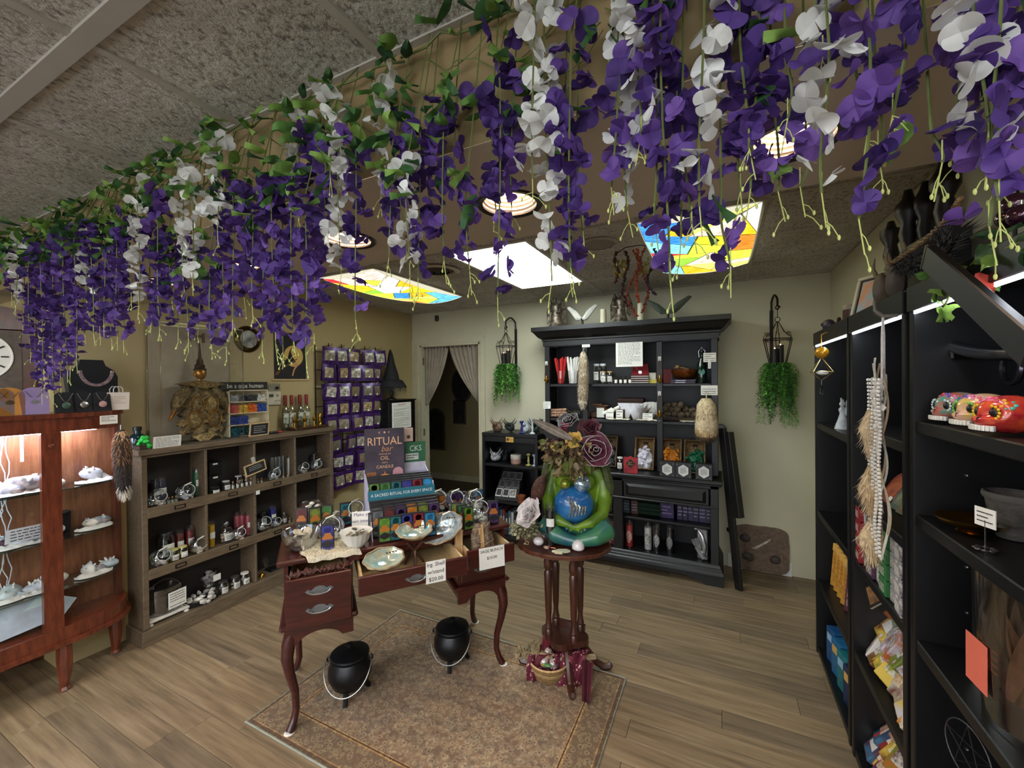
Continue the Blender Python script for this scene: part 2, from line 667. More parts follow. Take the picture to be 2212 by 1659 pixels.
# ---- soffit with round holes for the lamps
LAMPS = [(0.152,1.150),(-0.583,1.162),(-1.28,1.166),(-1.981,1.17),(-2.675,1.17)]
HR, HS = 0.086,0.14
sf = MB()
X0, X1 = -4.75, XR
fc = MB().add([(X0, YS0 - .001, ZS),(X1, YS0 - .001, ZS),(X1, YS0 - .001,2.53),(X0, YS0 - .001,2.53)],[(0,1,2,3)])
sf.add([(X0, YS1, ZS),(X1, YS1, ZS),(X1, YS1,2.53),(X0, YS1,2.53)],[(3,2,1,0)])
cy = 1.165
sf.add([(X0, YS0, ZS),(X1, YS0, ZS),(X1, cy - HS, ZS),(X0, cy - HS, ZS)],[(3,2,1,0)])
sf.add([(X0, cy + HS, ZS),(X1, cy + HS, ZS),(X1, YS1, ZS),(X0, YS1, ZS)],[(3,2,1,0)])
xs = sorted(l[0] for l in LAMPS)
ed = [X0] + [v for x in xs for v in (x - HS, x + HS)] + [X1]
for a, b_ in zip(ed[0::2], ed[1::2]):
 sf.add([(a, cy - HS, ZS),(b_, cy - HS, ZS),(b_, cy + HS, ZS),(a, cy + HS, ZS)],[(3,2,1,0)])
for x in xs:
 n = 24
 vv = []
 for i in range(n):
  an = 2 * PI * i / n
  vv.append((x + HR * math.cos(an), cy + HR * math.sin(an), ZS))
 for i in range(n):
  an = 2 * PI * i / n
  k = HS / max(abs(math.cos(an)), abs(math.sin(an)))
  vv.append((x + k * math.cos(an), cy + k * math.sin(an), ZS))
 sf.add(vv,[(i,(i + 1) % n, n + (i + 1) % n, n + i) for i in range(n)])
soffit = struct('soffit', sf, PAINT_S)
struct('soffit_front', fc, paint('#8c7750'), soffit)  # front plane of the soffit, darker tan than its underside
# ---- suspended ceiling
def tile_mat():
 m, nt, b = new_mat('fissured_tile')
 g = N(nt, 'ShaderNodeNewGeometry')
 oi = N(nt, 'ShaderNodeObjectInfo')
 mp = N(nt, 'ShaderNodeMapping')
 mp.inputs['Scale'].default_value = (1.0,0.62,1)
 nt.links.new(g.outputs['Position'], mp.inputs[0])
 nt.links.new(oi.outputs['Random'], mp.inputs['Rotation'])
 f = noise(nt, mp.outputs[0],70,4,0.65)
 f2 = noise(nt, mp.outputs[0],6,2)
 c = ramp(nt, f,[(0.36, '#8d8a84'),(0.47, '#c9c6bf'),(0.7, '#d8d5ce')])
 c2 = ramp(nt, f2,[(0.3, '#e0ded8'),(0.7, '#ffffff')])
 mx = N(nt, 'ShaderNodeMixRGB', blend_type='MULTIPLY')
 mx.inputs[0].default_value = 1
 nt.links.new(c, mx.inputs[1])
 nt.links.new(c2, mx.inputs[2])
 nt.links.new(mx.outputs[0], b.inputs['Base Color'])
 b.inputs['Roughness'].default_value = 0.9
 bump(nt, b, f,0.85,0.012)
 return m
TILE = tile_mat()
TEE = mt('#b3aea3',.5, var=.03)
ceiling = struct('ceiling', MB().box(-4.75,3.1,-3.7, YS0,2.515,2.56).box(-4.75, XR, YS0, YB,2.53,2.57), mt('#777777',.9))
def tile(x0, x1, y0, y1):
 if x1 - x0 < .03 or y1 - y0 < .02:
  return
 w, d = x1 - x0 - .006, y1 - y0 - .006
 MB().cbox(-w / 2, w / 2,-d / 2, d / 2,0,.014,.004).flat('ceiling_tile', TILE, ceiling,((x0 + x1) / 2,(y0 + y1) / 2, ZC + .002))
xg = [-4.75] + [-0.777 - .61 * k for k in range(6,-1,-1)] + [-.167,.443,1.05,1.66,2.27,3.1]
yg = [-3.7,-3.21,-1.99,-.77,.451, YS0]
FILL_PANELS = {(3,2),(6,2),(9,2),(4,1),(8,1)}  # grid cells given to added fill panels
FILL_BOX = []
for i in range(len(xg) - 1):
 for j in range(len(yg) - 1):
  if (i, j) in FILL_PANELS:
   FILL_BOX.append((xg[i], xg[i + 1], yg[j], yg[j + 1]))
   continue
  tile(xg[i], xg[i + 1], yg[j], yg[j + 1])
for x in xg[1:-1]:
 MB().box(-.012,.012, yg[0], YS0,-.004,.012).flat('grid_tee', TEE, ceiling,(x,0, ZC))
for y in yg[1:-1]:
 w = .021 if y > .4 else .012
 MB().box(-4.75,3.1,-w, w,-.007,.012).flat('grid_tee', TEE, ceiling,(0, y, ZC))
MB().box(-4.75,3.1,-.02,0,-.003,.01).flat('wall_angle', TEE, ceiling,(0, YS0, ZC))
xb = [XL] + [.2 - .61 * k for k in range(5,-1,-1)] + [XR]
yb = [YS1,1.66,2.27,2.87,3.47,4.08, YB]
LIGHT_COLS = {1: 'glass_a',3: 'panel',5: 'glass_b'}
for i in range(len(xb) - 1):
 for j in range(len(yb) - 1):
  if i in LIGHT_COLS and j in (2,3):
   continue
  tile(xb[i], xb[i + 1], yb[j], yb[j + 1])
for x in xb[1:-1]:
 MB().box(-.012,.012, YS1, YB,-.003,.012).flat('grid_tee', TEE, ceiling,(x,0, ZC))
for y in yb[1:-1]:
 for i in range(len(xb) - 1):
  if i in LIGHT_COLS and y == 2.87:
   continue
  MB().box(xb[i] + .012, xb[i + 1] - .012,-.012,.012,-.003,.012).flat('grid_tee', TEE, ceiling,(0, y, ZC))
# ================================================================== lamps of the ceiling
for k,(x, y) in enumerate(sorted(LAMPS, key=lambda l: -l[0])):
 t = thing('recessed_downlight', 'black-rimmed recessed downlight in the soffit, %s from the bookcase side' % ordinal(k), 'downlight',(x,1.165, ZS), group='recessed lamps along the soffit')
 MB().lathe([(.084,.004),(.084,-.003),(.1,-.006),(.104,-.001),(.104,.0)],32).build('trim_ring', mt('#15120f',.35, var=.05), t)
 pr = []
 for i in range(10):
  z = .004 + i * .0125
  r = .084 - i * .0022
  pr += [(r, z),(r, z + .007),(r - .006, z + .009),(r - .006, z + .0115)]
 MB().lathe(list(reversed(pr)),32).build('ribbed_baffle', mt('#f3e3d6',.35,.0, var=.02), t)
 MB().lathe([(0,.098),(.03,.1),(.052,.112),(.06,.128)],24).build('bulb', emit('#ffe2c4', E_DOWN), t)
t = thing('fluorescent_panel', 'plain white glowing fluorescent ceiling panel between the stained glass ones', 'ceiling light',((xb[3] + xb[4]) / 2,2.87, ZC))
MB().box(-.278,.278,-.575,.575,.0,.004).flat('lens', emit('#eaf4f2', E_PANEL), t)
fr = MB()
for a in ((-.298,-.278,-.595,.595),(.278,.298,-.595,.595),(-.278,.278,-.595,-.575),(-.278,.278,.575,.595)):
 fr.box(*a,-.006,.02)
fr.flat('frame', mt('#d9d7cf',.5), t)
MB().box(-.3,.3,-.6,.6,.006,.036).flat('housing', mt('#bbbbbb',.6), t)
for k,(x0, x1, y0, y1) in enumerate(FILL_BOX):  # unseen ceiling panels, added to throw fill light forward
 t = thing('fluorescent_panel', 'unseen fill light panel added in the front room ceiling, %s behind the viewer' % ordinal(k), 'ceiling light',((x0 + x1) / 2,(y0 + y1) / 2, ZC), group='added front room fill panels')
 w, d = (x1 - x0) / 2 - .02,(y1 - y0) / 2 - .02
 MB().box(-w, w,-d, d,0,.004).flat('lens', emit('#f2f4f6', E_FILL_PANEL), t)
 MB().box(-w - .01, w + .01,-d - .01, d + .01,.005,.02).flat('housing', mt('#bbbbbb',.6), t)
# ---- stained glass panels: each pane its own piece, held in dark came
def split(poly, p, d):
 nrm = Vector((-d.y, d.x))
 A, B = [],[]
 n = len(poly)
 for i in range(n):
  a, b = poly[i], poly[(i + 1) % n]
  sa, sb = (a - p).dot(nrm),(b - p).dot(nrm)
  (A if sa >= 0 else B).append(a)
  if sa * sb < 0:
   q = a + (b - a) * (sa / (sa - sb))
   A.append(q)
   B.append(q)
 return A, B
def area(p):
 return abs(sum(p[i].x * p[i - 1].y - p[i - 1].x * p[i].y for i in range(len(p)))) / 2
def stained(label, x0, x1, y0, y1, seed, pal):
 g = random.Random(seed)
 cx, cyy = (x0 + x1) / 2,(y0 + y1) / 2
 hw, hd = (x1 - x0) / 2 - .018,(y1 - y0) / 2 - .018
 polys = [[Vector((-hw,-hd)), Vector((hw,-hd)), Vector((hw, hd)), Vector((-hw, hd))]]
 while len(polys) < 22:
  polys.sort(key=area)
  p = polys.pop()
  c = sum(p, Vector((0,0))) / len(p)
  c += Vector((g.uniform(-.05,.05), g.uniform(-.07,.07)))
  e = max(((p[i] - p[i - 1]) for i in range(len(p))), key=lambda q: q.length)
  an = math.atan2(e.y, e.x) + PI / 2 + g.uniform(-.7,.7)
  A, B = split(p, c, Vector((math.cos(an), math.sin(an))))
  if len(A) < 3 or len(B) < 3 or min(area(A), area(B)) < .002:
   polys.append(p)
   continue
  polys += [A, B]
 def sag(q):
  u, v = (q.x / hw + 1) / 2,(q.y / hd + 1) / 2
  return -.012 - .036 * (1 - (1 - 4 * u * (1 - u)) * (1 - 4 * v * (1 - v)))
 t = thing('stained_glass_light', label, 'ceiling light',(cx, cyy, ZC))
 last = None
 for p in polys:
  c = sum(p, Vector((0,0))) / len(p)
  q = []
  for i in range(len(p)):
   a, b = p[i], p[(i + 1) % len(p)]
   m_ = max(1, int((b - a).length / .16))
   q += [a + (b - a) * (k / m_) for k in range(m_)]
  q = [v + (c - v).normalized() * min(.006,(c - v).length * .25) for v in q]
  vv = [(v.x - c.x, v.y - c.y, sag(v)) for v in q] + [(0,0, sag(c))]
  n = len(q)
  m = MB()
  m.add(vv,[(i, n,(i + 1) % n) for i in range(n)])
  k = g.choice([z for z in pal if z != last])
  last = k
  m.flat('pane', emit(k, E_GLASS,1), t,(c.x, c.y,0))
 m = MB()
 n = 10
 m.grid(lambda u, v: (-hw + 2 * hw * u,-hd + 2 * hd * v, sag(Vector((-hw + 2 * hw * u,-hd + 2 * hd * v))) + .006), n, n)
 m.build('came_sheet', mt('#241d14',.5), t)
 m = MB()
 ring = [(u,0) for u in range(10)] + [(10, u) for u in range(10)] + [(10 - u,10) for u in range(10)] + [(0,10 - u) for u in range(10)]
 vv = []
 for a, b in ring:
  q = Vector((-hw + 2 * hw * a / 10,-hd + 2 * hd * b / 10))
  vv += [(q.x, q.y, sag(q)),(q.x, q.y,.012)]
 nn = len(ring)
 m.add(vv,[(2 * i,2 * ((i + 1) % nn),2 * ((i + 1) % nn) + 1,2 * i + 1) for i in range(nn)])
 m.flat('diffuser_edge', emit('#f2edd0', E_GLASS * .5), t)
 m = MB()
 for a in ((-hw - .016,-hw,-hd - .016, hd + .016),(hw, hw + .016,-hd - .016, hd + .016),(-hw, hw,-hd - .016,-hd),(-hw, hw, hd, hd + .016)):
  m.box(*a,-.012,.02)
 m.flat('frame', mt('#b9b4a6',.5), t)
PAL = ['#ffc40a', '#ffb000', '#ff7a10', '#2f86e6', '#5db4f2', '#cfe83a', '#8fd436', '#e02424', '#fffbe8', '#f6c6b4', '#eaf46a', '#7fd0d8', '#ffd21a']
stained('colourful stained glass ceiling light nearest the packet rack', xb[1], xb[2],2.27,3.47,5, PAL)
stained('colourful stained glass ceiling light nearest the bookcase', xb[5], xb[6],2.27,3.47,21, PAL)
# ---- round air vent and round speaker
c = onz(945,583, ZC)
t = thing('ceiling_air_vent', 'round louvred air vent in the ceiling beside a stained glass light', 'vent',(c.x, c.y, ZC - .003))
MB().lathe([(.155,0),(.17,-.004),(.15,-.014),(.125,-.012),(.12,-.002)],32).build('rim', mt('#bdb39f',.5), t)
MB().lathe([(0,.001),(.124,.001)],32).build('throat', mt('#14110d',.8), t)
for k in range(4):
 r = .11 - k * .027
 MB().lathe([(r,-.001),(r - .016,-.014 - k * .003),(r - .018,-.012 - k * .003),(r - .003,.0)],28).build('louvre', mt('#3b342a',.5), t)
c = onz(1293,525, ZC)
t = thing('ceiling_speaker', 'round grey ceiling speaker grille beside the plain white panel', 'speaker',(c.x, c.y, ZC - .003))
MB().lathe([(.098,-.01),(.11,-.004),(.115,0)],32).build('rim', mt('#a49c8e',.5), t)
MB().lathe([(0,-.012),(.07,-.011),(.098,-.008)],32).build('grille', mt('#8b8377',.6, var=.25, vs_=300), t)
# ================================================================== furniture
BLACK = mt('#0c0c0e',.4, var=.25, vs_=6, bmp=.05, bs_=90)
BLACK_IN = mt('#09090c',.5, var=.2, vs_=6)
IRON = mt('#16130f',.45,.4, var=.2)
BRASS = mt('#c79a3b',.25,1.0, var=.1)
CHERRY = wood('#2a0c0a', '#4a1712',(3,18,18),.32,.45)
CHERRY_TOP = wood('#2c100b', '#4a1c13',(3,18,18),.3,.5)
MAHOG = wood('#4a1e12', '#7a3a22',(18,18,3),.28,.5)
WALNUT = wood('#2c140d', '#4b2417',(14,14,4),.35,.35)
CUBBY = wood('#57493a', '#75644f',(16,3,16),.5)
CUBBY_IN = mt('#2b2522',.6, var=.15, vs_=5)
PALEWOOD = wood('#b99a6c', '#d8bb8c',(20,20,3),.5)
CLEAR = glass()
FLATGLASS = glass('#ffffff',.01,.02,.22)
CLEAR2 = glass('#f4fbff',.04,.2,.8)
INK = mt('#2a2624',.7)
# ---- woven rug ----------------------------------------------------
def rug_mat(hx, hy):
 m, nt, b = new_mat('faded_oriental_weave')
 tc = N(nt, 'ShaderNodeTexCoord')
 sp = N(nt, 'ShaderNodeSeparateXYZ')
 nt.links.new(tc.outputs['Object'], sp.inputs[0])
 def edge(o, h):
  a = N(nt, 'ShaderNodeMath', operation='ABSOLUTE')
  nt.links.new(o, a.inputs[0])
  s = N(nt, 'ShaderNodeMath', operation='SUBTRACT')
  s.inputs[0].default_value = h
  nt.links.new(a.outputs[0], s.inputs[1])
  return s.outputs[0]
 mn = N(nt, 'ShaderNodeMath', operation='MINIMUM')
 nt.links.new(edge(sp.outputs[0], hx), mn.inputs[0])
 nt.links.new(edge(sp.outputs[1], hy), mn.inputs[1])
 d = mn.outputs[0]
 v = tc.outputs['Object']
 vo = N(nt, 'ShaderNodeTexVoronoi')
 vo.inputs['Scale'].default_value = 13
 nt.links.new(v, vo.inputs['Vector'])
 vo2 = N(nt, 'ShaderNodeTexVoronoi')
 vo2.inputs['Scale'].default_value = 42
 nt.links.new(v, vo2.inputs['Vector'])
 wv = N(nt, 'ShaderNodeTexWave', wave_type='RINGS')
 wv.inputs['Scale'].default_value = 2.3
 wv.inputs['Distortion'].default_value = 7
 wv.inputs['Detail'].default_value = 4
 wv.inputs['Detail Scale'].default_value = 6
 nt.links.new(v, wv.inputs['Vector'])
 n1 = noise(nt, v,3.2,4)
 n2 = noise(nt, v,75,4,.7)
 fld = ramp(nt, n1,[(0.32, '#a8967c'),(0.45, '#8c7058'),(0.56, '#b5a58a'),(0.68, '#75594a')])
 mot = ramp(nt, vo.outputs['Distance'],[(0.12, '#4a4044'),(0.25, '#9c7860'),(0.36, '#d0b892'),(0.5, '#8a6c58')])
 mx = N(nt, 'ShaderNodeMixRGB')
 mx.inputs[0].default_value = .5
 nt.links.new(fld, mx.inputs[1])
 nt.links.new(mot, mx.inputs[2])
 fine = ramp(nt, vo2.outputs['Distance'],[(0.1, '#5b5250'),(0.35, '#d4c09e'),(0.6, '#9a8066')])
 mxb = N(nt, 'ShaderNodeMixRGB')
 mxb.inputs[0].default_value = .55
 nt.links.new(mx.outputs[0], mxb.inputs[1])
 nt.links.new(fine, mxb.inputs[2])
 swirl = ramp(nt, wv.outputs[1],[(0.3, '#a8a094'),(0.5, '#ffffff'),(0.7, '#d3c4ad')])
 mxs = N(nt, 'ShaderNodeMixRGB', blend_type='MULTIPLY')
 mxs.inputs[0].default_value = .55
 nt.links.new(mxb.outputs[0], mxs.inputs[1])
 nt.links.new(swirl, mxs.inputs[2])
 # border bands by distance from the edge
 band = N(nt, 'ShaderNodeMath', operation='DIVIDE')
 band.inputs[1].default_value = .2
 nt.links.new(d, band.inputs[0])
 bcol = ramp(nt, band.outputs[0],[(0.0, '#9aa39a'),(0.03, '#6b5b48'),(0.11, '#b79f78'),(0.14, '#8d8371'),(0.7, '#938570'),(0.72, '#c2a877'),(0.76, '#4a3f38'),(0.79, '#c2a877'),(0.82, '#8a6c54')], 'CONSTANT')
 bmx = N(nt, 'ShaderNodeMixRGB', blend_type='OVERLAY')
 bmx.inputs[0].default_value = .8
 nt.links.new(bcol, bmx.inputs[1])
 nt.links.new(fine, bmx.inputs[2])
 isb = N(nt, 'ShaderNodeMath', operation='LESS_THAN')
 isb.inputs[1].default_value = .165
 nt.links.new(d, isb.inputs[0])
 fin = N(nt, 'ShaderNodeMixRGB')
 nt.links.new(isb.outputs[0], fin.inputs[0])
 nt.links.new(mxs.outputs[0], fin.inputs[1])
 nt.links.new(bmx.outputs[0], fin.inputs[2])
 wear = ramp(nt, n2,[(0.3, '#b4aa9c'),(0.7, '#ffffff')])
 fw = N(nt, 'ShaderNodeMixRGB', blend_type='MULTIPLY')
 fw.inputs[0].default_value = .8
 nt.links.new(fin.outputs[0], fw.inputs[1])
 nt.links.new(wear, fw.inputs[2])
 nt.links.new(fw.outputs[0], b.inputs['Base Color'])
 b.inputs['Roughness'].default_value = .95
 b.inputs['Sheen Weight'].default_value = .15
 bump(nt, b, n2,.4,.004)
 return m
RX0, RX1, RY0, RY1 = -2.08,-.475,1.225,2.325
hx, hy = (RX1 - RX0) / 2,(RY1 - RY0) / 2
t = thing('area_rug', 'faded brown and tan oriental rug under the red desk', 'rug',((RX0 + RX1) / 2,(RY0 + RY1) / 2,0))
MB().cbox(-hx, hx,-hy, hy,.0005,.006,.002).flat('pile', rug_mat(hx, hy), t)
MB().tube([(-hx,-hy,.004),(hx,-hy,.004),(hx, hy,.004),(-hx, hy,.004)],.0045,6, closed=True).build('binding', mt('#8e9488',.9), t)
# ---- desk ---------------------------------------------------------
DA = R(51.56)
DU = Vector((.622,.783,0))
DN = Vector((.783,-.622,0))
DO = Vector((-1.824,1.257,0))
DZT = .825
def dk(x, y, z=DZT):
 """desk frame (along its front, backwards, up) to world"""
 return DO + DU * x - DN * y + Vector((0,0, z))
desk = thing('desk', 'dark red cherry desk with cabriole legs and three drawers pulled open', 'desk', DO, DA)
W_, D_ = 1.125,.5
tp = MB().cbox(-.03, W_ + .03,-.015, D_ + .03, DZT - .028, DZT,.008)
tp.flat('desk_top', CHERRY_TOP, desk)
def apron(x0, x1, z0, z1):
 pts = [(x0, z1),(x1, z1),(x1, z0 + .0)]
 for i in range(11):
  u = i / 10
  pts.append((x1 - .05 - (x1 - x0 - .1) * u, z0 + .045 * math.sin(PI * u) ** .6))
 pts.append((x0, z0))
 return pts
def cabinet_block(x0, x1, open_y, deep):
 s = MB()
 s.box(x0, x0 + .018,0, D_,.515, DZT - .028).box(x1 - .018, x1,0, D_,.515, DZT - .028).box(x0, x1, D_ - .018, D_,.515, DZT - .028).box(x0, x1,0, D_,.515,.53)
 s.flat('pedestal', CHERRY, desk)
 mo = MB().cbox(x0 - .022, x1 + .022,-.022, D_ + .01,.497,.52,.009)
 mo.flat('moulding', CHERRY, desk)
 MB().prism(apron(x0, x1,.42,.498),-.004,.018, 'xz').flat('apron', CHERRY, desk)
 MB().box(x0, x0 + .02,.02, D_,.45,.498).box(x1 - .02, x1,.02, D_,.45,.498).flat('side_apron', CHERRY, desk)
def pull(parent, x, y, z, s=1.0):
 """bat-wing drawer pull with a bail"""
 pts = []
 for u, w in ((-1,.05),(-.8,.5),(-.55,.25),(-.3,.85),(0,1),(.3,.85),(.55,.25),(.8,.5),(1,.05)):
  pts.append((x + u * .052 * s, z + w * .017 * s))
 for u, w in ((.8,-.55),(.5,-.35),(.25,-.75),(0,-1),(-.25,-.75),(-.5,-.35),(-.8,-.55)):
  pts.append((x + u * .052 * s, z + w * .017 * s))
 h = MB().prism(pts, y - .003, y, 'xz')
 h.tube([(x + math.sin(a) * .04 * s, y - .008 - .01 * math.cos(a * .5), z + .004 - .016 * math.cos(a)) for a in [R(q) for q in range(-95,96,19)]],.0035,6)
 h.flat('pull_handle', mt('#8f9499',.35,.85, var=.15), parent)
def drawer(x0, x1, z0, z1, yo, depth, face_h=None):
 s = MB().cbox(x0, x1, yo - .02, yo, z0, z1,.004)
 d = s.flat('drawer', CHERRY, desk)
 b_ = MB()
 zt = z1 - .012
 b_.box(x0 + .012, x0 + .022, yo, depth, z0 + .01, zt).box(x1 - .022, x1 - .012, yo, depth, z0 + .01, zt).box(x0 + .012, x1 - .012, depth - .01, depth, z0 + .01, zt)
 b_.box(x0 + .012, x1 - .012, yo, depth, z0 + .008, z0 + .014)
 b_.flat('drawer_box', PALEWOOD, d)
 return d
cabinet_block(0,.3,.07,.2)
cabinet_block(.84, W_,.12,.1)
d1 = drawer(.012,.288,.535,.765,-.075,.36)
pull(d1,.15,-.096,.70,1.15)
pull(d1,.15,-.096,.615,1.15)
d2 = drawer(.31,.83,.675,.765,-.185,.25)
pull(d2,.57,-.206,.715)
d3 = drawer(.85,1.12,.665,.765,-.125,.3)
MB().cbox(.856,1.11,-.012,.0,.535,.655,.004).flat('drawer_front', CHERRY, desk)
pull(desk,.985,-.013,.6,1.1)
MB().box(.3,.84, D_ - .02, D_,.66, DZT - .028).box(.3,.84,0.0,.018,.768, DZT - .028).flat('rail', CHERRY, desk)
def cab_leg(x, y, ox, oy):
 P, rr = [],[]
 for z, o, r in ((.5,0,.03),(.47,.004,.031),(.42,.016,.031),(.36,.022,.027),(.28,.012,.022),(.18,-.008,.018),(.09,-.012,.0165),(.04,.0,.018),(.012,.014,.02),(.006,.018,.018)):
  P.append((x + ox * o, y + oy * o, z))
  rr.append(r)
 leg = MB().tube(P, rr,10).build('leg', CHERRY, desk)
 MB().lathe([(0,.0),(.024,0),(.026,.004),(.022,.007),(0,.007)],14,(P[-1][0], P[-1][1],0)).build('glide_cup', mt('#e5e2d8',.5), leg)
for x, y in ((.03,.03),(W_ - .03,.03),(.03, D_ - .03),(W_ - .03, D_ - .03)):
 cab_leg(x, y,-1 if x < .5 else 1,-1 if y < .2 else 1)
# ---- pie-crust side table ------------------------------------------
TC = Vector((-.81,2.27,0))
TZ = .72
TA = 0.0
table = thing('pedestal_table', 'small dark wood table with scalloped top and four turned pillars', 'table', TC, TA)
def crust(k, u):
 a = 2 * PI * u
 w = 1 + .035 * abs(math.sin(6 * a)) ** .6 - .02
 return (.265 * k * w * math.cos(a),.205 * k * w * math.sin(a))
m = MB()
rings = [(0.0,-.012),(.86,-.012),(.93,-.004),(.97,0),(1.0,-.006),(.99,-.022),(.93,-.028),(0.0,-.028)]
m.grid(lambda u, v: (*crust(max(.001, rings[int(round(v * 7))][0]), u), TZ + rings[int(round(v * 7))][1] + .004),96,7, True)
m.build('table_top', wood('#3a1c14', '#5d3022',(14,14,4),.3,.4), table, rot=(0,0, R(19)))
PILL = [(.0,.0),(.022,.0),(.022,.03),(.016,.04),(.022,.05),(.017,.07),(.014,.1),(.018,.14),(.023,.3),(.024,.36),(.017,.375),(.024,.39),(.026,.42),(.019,.455),(.023,.465),(.023,.5),(0,.5)]
for sx, sy in ((-1,-1),(1,-1),(1,1),(-1,1)):
 MB().lathe(PILL,12,(sx * .075, sy * .06,.2)).build('pillar', WALNUT, table)
bs = MB().prism([(.125 * (1 + .12 * math.cos(4 * a)) * math.cos(a),.115 * (1 + .12 * math.cos(4 * a)) * math.sin(a)) for a in [2 * PI * i / 32 for i in range(32)]],.17,.205)
bs.lathe([(.05,.12),(.07,.17)],14)
bs.flat('lower_platform', WALNUT, table)
MB().box(-.1,.1,.055,.075,.2,.235).flat('platform_rail', WALNUT, table)
for a in (R(-62), R(20), R(118), R(200)):
 P, rr = [],[]
 for r_, z, q in ((.05,.17,.026),(.085,.15,.026),(.13,.1,.022),(.175,.045,.019),(.22,.02,.02),(.25,.024,.019),(.262,.035,.012)):
  P.append((r_ * math.cos(a), r_ * math.sin(a), z))
  rr.append(q)
 MB().tube(P, rr,8).build('foot', WALNUT, table)
# ---- black hutch ----------------------------------------------------
HX0, HX1, HYF, HYU = -1.545,-.02,3.70,3.82
hutch = thing('hutch', 'tall black hutch with crown moulding, open shelves, drawers and open lower cupboard', 'hutch',(0,0,0))
def hb(name, *boxes, mat=BLACK, parent=None, b=.003):
 m = MB()
 for q in boxes:
  m.cbox(*q, b)
 return m.flat(name, mat, parent or hutch)
YW = YB - .01
# crown: stepped cornice swept round three sides
cr = MB()
pro = [(0,1.985),(.012,1.985),(.012,2.03),(.02,2.036),(.02,2.05),(.05,2.07),(.085,2.115),(.1,2.125),(.1,2.165),(0,2.165)]
pth = [(HX0, YW,-1,0),(HX0, HYU,-1,-1),(HX1, HYU,1,-1),(HX1, YW,1,0)]
v = []
for x, y, dx, dy in pth:
 for o, z in pro:
  v.append((x + dx * o, y + dy * o, z))
n = len(pro)
f = []
for i in range(3):
 for k in range(n - 1):
  f.append((i * n + k,(i + 1) * n + k,(i + 1) * n + k + 1, i * n + k + 1))
cr.add(v, f)
cr.flat('crown_moulding', BLACK, hutch)
hb('top_panel',(HX0 - .09, HX1 + .09, HYU - .09, YW,2.15,2.166))
hb('back_panel',(HX0 + .02, HX1 - .02, YW - .012, YW,.1,2.0), mat=BLACK_IN)
for x in (HX0, HX1 - .05):
 hb('upper_post',(x, x + .05, HYU, HYU + .04,.85,1.99))
 hb('upper_side',(x if x < -1 else x + .03, x + .02 if x < -1 else x + .05, HYU + .04, YW - .012,.85,1.99), mat=BLACK_IN)
for x in (-1.165,-.5):
 hb('upper_divider',(x, x + .05, HYU, HYU + .03,.85,1.99))
hb('frieze',(HX0 + .05, HX1 - .05, HYU, HYU + .03,1.975,2.0))
ZU1, ZU2 = 1.615,1.285
for z in (ZU1, ZU2):
 hb('shelf',(HX0 + .02, HX1 - .05, HYU + .015, YW - .012, z - .025, z))
hb('counter',(HX0 - .03, HX1 + .03, HYF - .025, YW,.805,.835), b=.006)
hb('counter_edge',(HX0 - .02, HX1 + .02, HYF - .012, YW,.79,.805), b=.004)
for x in (HX0, HX1 - .06,-.86):
 hb('lower_post',(x, x + .06 if x != -.86 else x + .085, HYF, HYF + .04,.1,.79))
for x in (HX0, HX1 - .02):
 hb('lower_side',(x, x + .02, HYF + .04, YW - .012,.1,.79))
hb('drawer_rail',(HX0, HX1, HYF - .012, HYF + .02,.612,.63), b=.004)
hb('drawer_rail',(HX0, HX1, HYF, HYF + .02,.765,.79))
for x0, x1 in ((HX0 + .06,-.875),(-.765, HX1 - .07)):
 d_ = hb('drawer',(x0, x1, HYF - .004, HYF + .016,.632,.765))
 # raised field with bevelled edge
 m = MB()
 o = [(x0 + .02,.648),(x1 - .02,.648),(x1 - .02,.75),(x0 + .02,.75)]
 i_ = [(x0 + .045,.668),(x1 - .045,.668),(x1 - .045,.73),(x0 + .045,.73)]
 vv = [(x, HYF - .004, z) for x, z in o] + [(x, HYF - .016, z) for x, z in i_]
 m.add(vv,[(4,5,6,7)] + [(k,(k + 1) % 4,4 + (k + 1) % 4,4 + k) for k in range(4)])
 m.flat('raised_field', BLACK, d_)
ZL1, ZL0 = .44,.155
hb('lower_shelf',(HX0 + .02, HX1 - .02, HYF + .06, YW - .012, ZL1 - .02, ZL1))
hb('bottom_board',(HX0, HX1, HYF + .01, YW - .012, ZL0 - .025, ZL0))
bm = MB()
pro = [(.0,.165),(.008,.158),(.012,.14),(.02,.134),(.022,.12),(.03,.112),(.034,.09),(.034,.075),(.028,.07),(0,.07)]
for (o0, z0),(o1, z1) in zip(pro, pro[1:]):
 bm.add([(HX0 - o0, HYF - o0, z0),(HX1 + o0, HYF - o0, z0),(HX1 + o1, HYF - o1, z1),(HX0 - o1, HYF - o1, z1)],[(0,3,2,1)])
 bm.add([(HX1 + o0, HYF - o0, z0),(HX1 + o0, YW, z0),(HX1 + o1, YW, z1),(HX1 + o1, HYF - o1, z1)],[(0,3,2,1)])
 bm.add([(HX0 - o0, HYF - o0, z0),(HX0 - o0, YW, z0),(HX0 - o1, YW, z1),(HX0 - o1, HYF - o1, z1)],[(0,1,2,3)])
bm.flat('base_moulding', BLACK, hutch)
pts = [(HX1 + .03,0),(HX1 + .03,.08),(HX0 - .03,.08),(HX0 - .03,0),(HX0 + .1,0),(HX0 + .13,.025),(HX0 + .17,.03),(HX0 + .24,.055),(HX1 - .24,.055),(HX1 - .17,.03),(HX1 - .13,.025),(HX1 - .1,0)]
MB().prism(pts, HYF - .03, HYF - .01, 'xz').flat('bracket_foot', BLACK, hutch)
MB().box(HX1 + .01, HX1 + .03, HYF - .01, YW,0,.08).box(HX0 - .03, HX0 - .01, HYF - .01, YW,0,.08).flat('side_foot', BLACK, hutch)
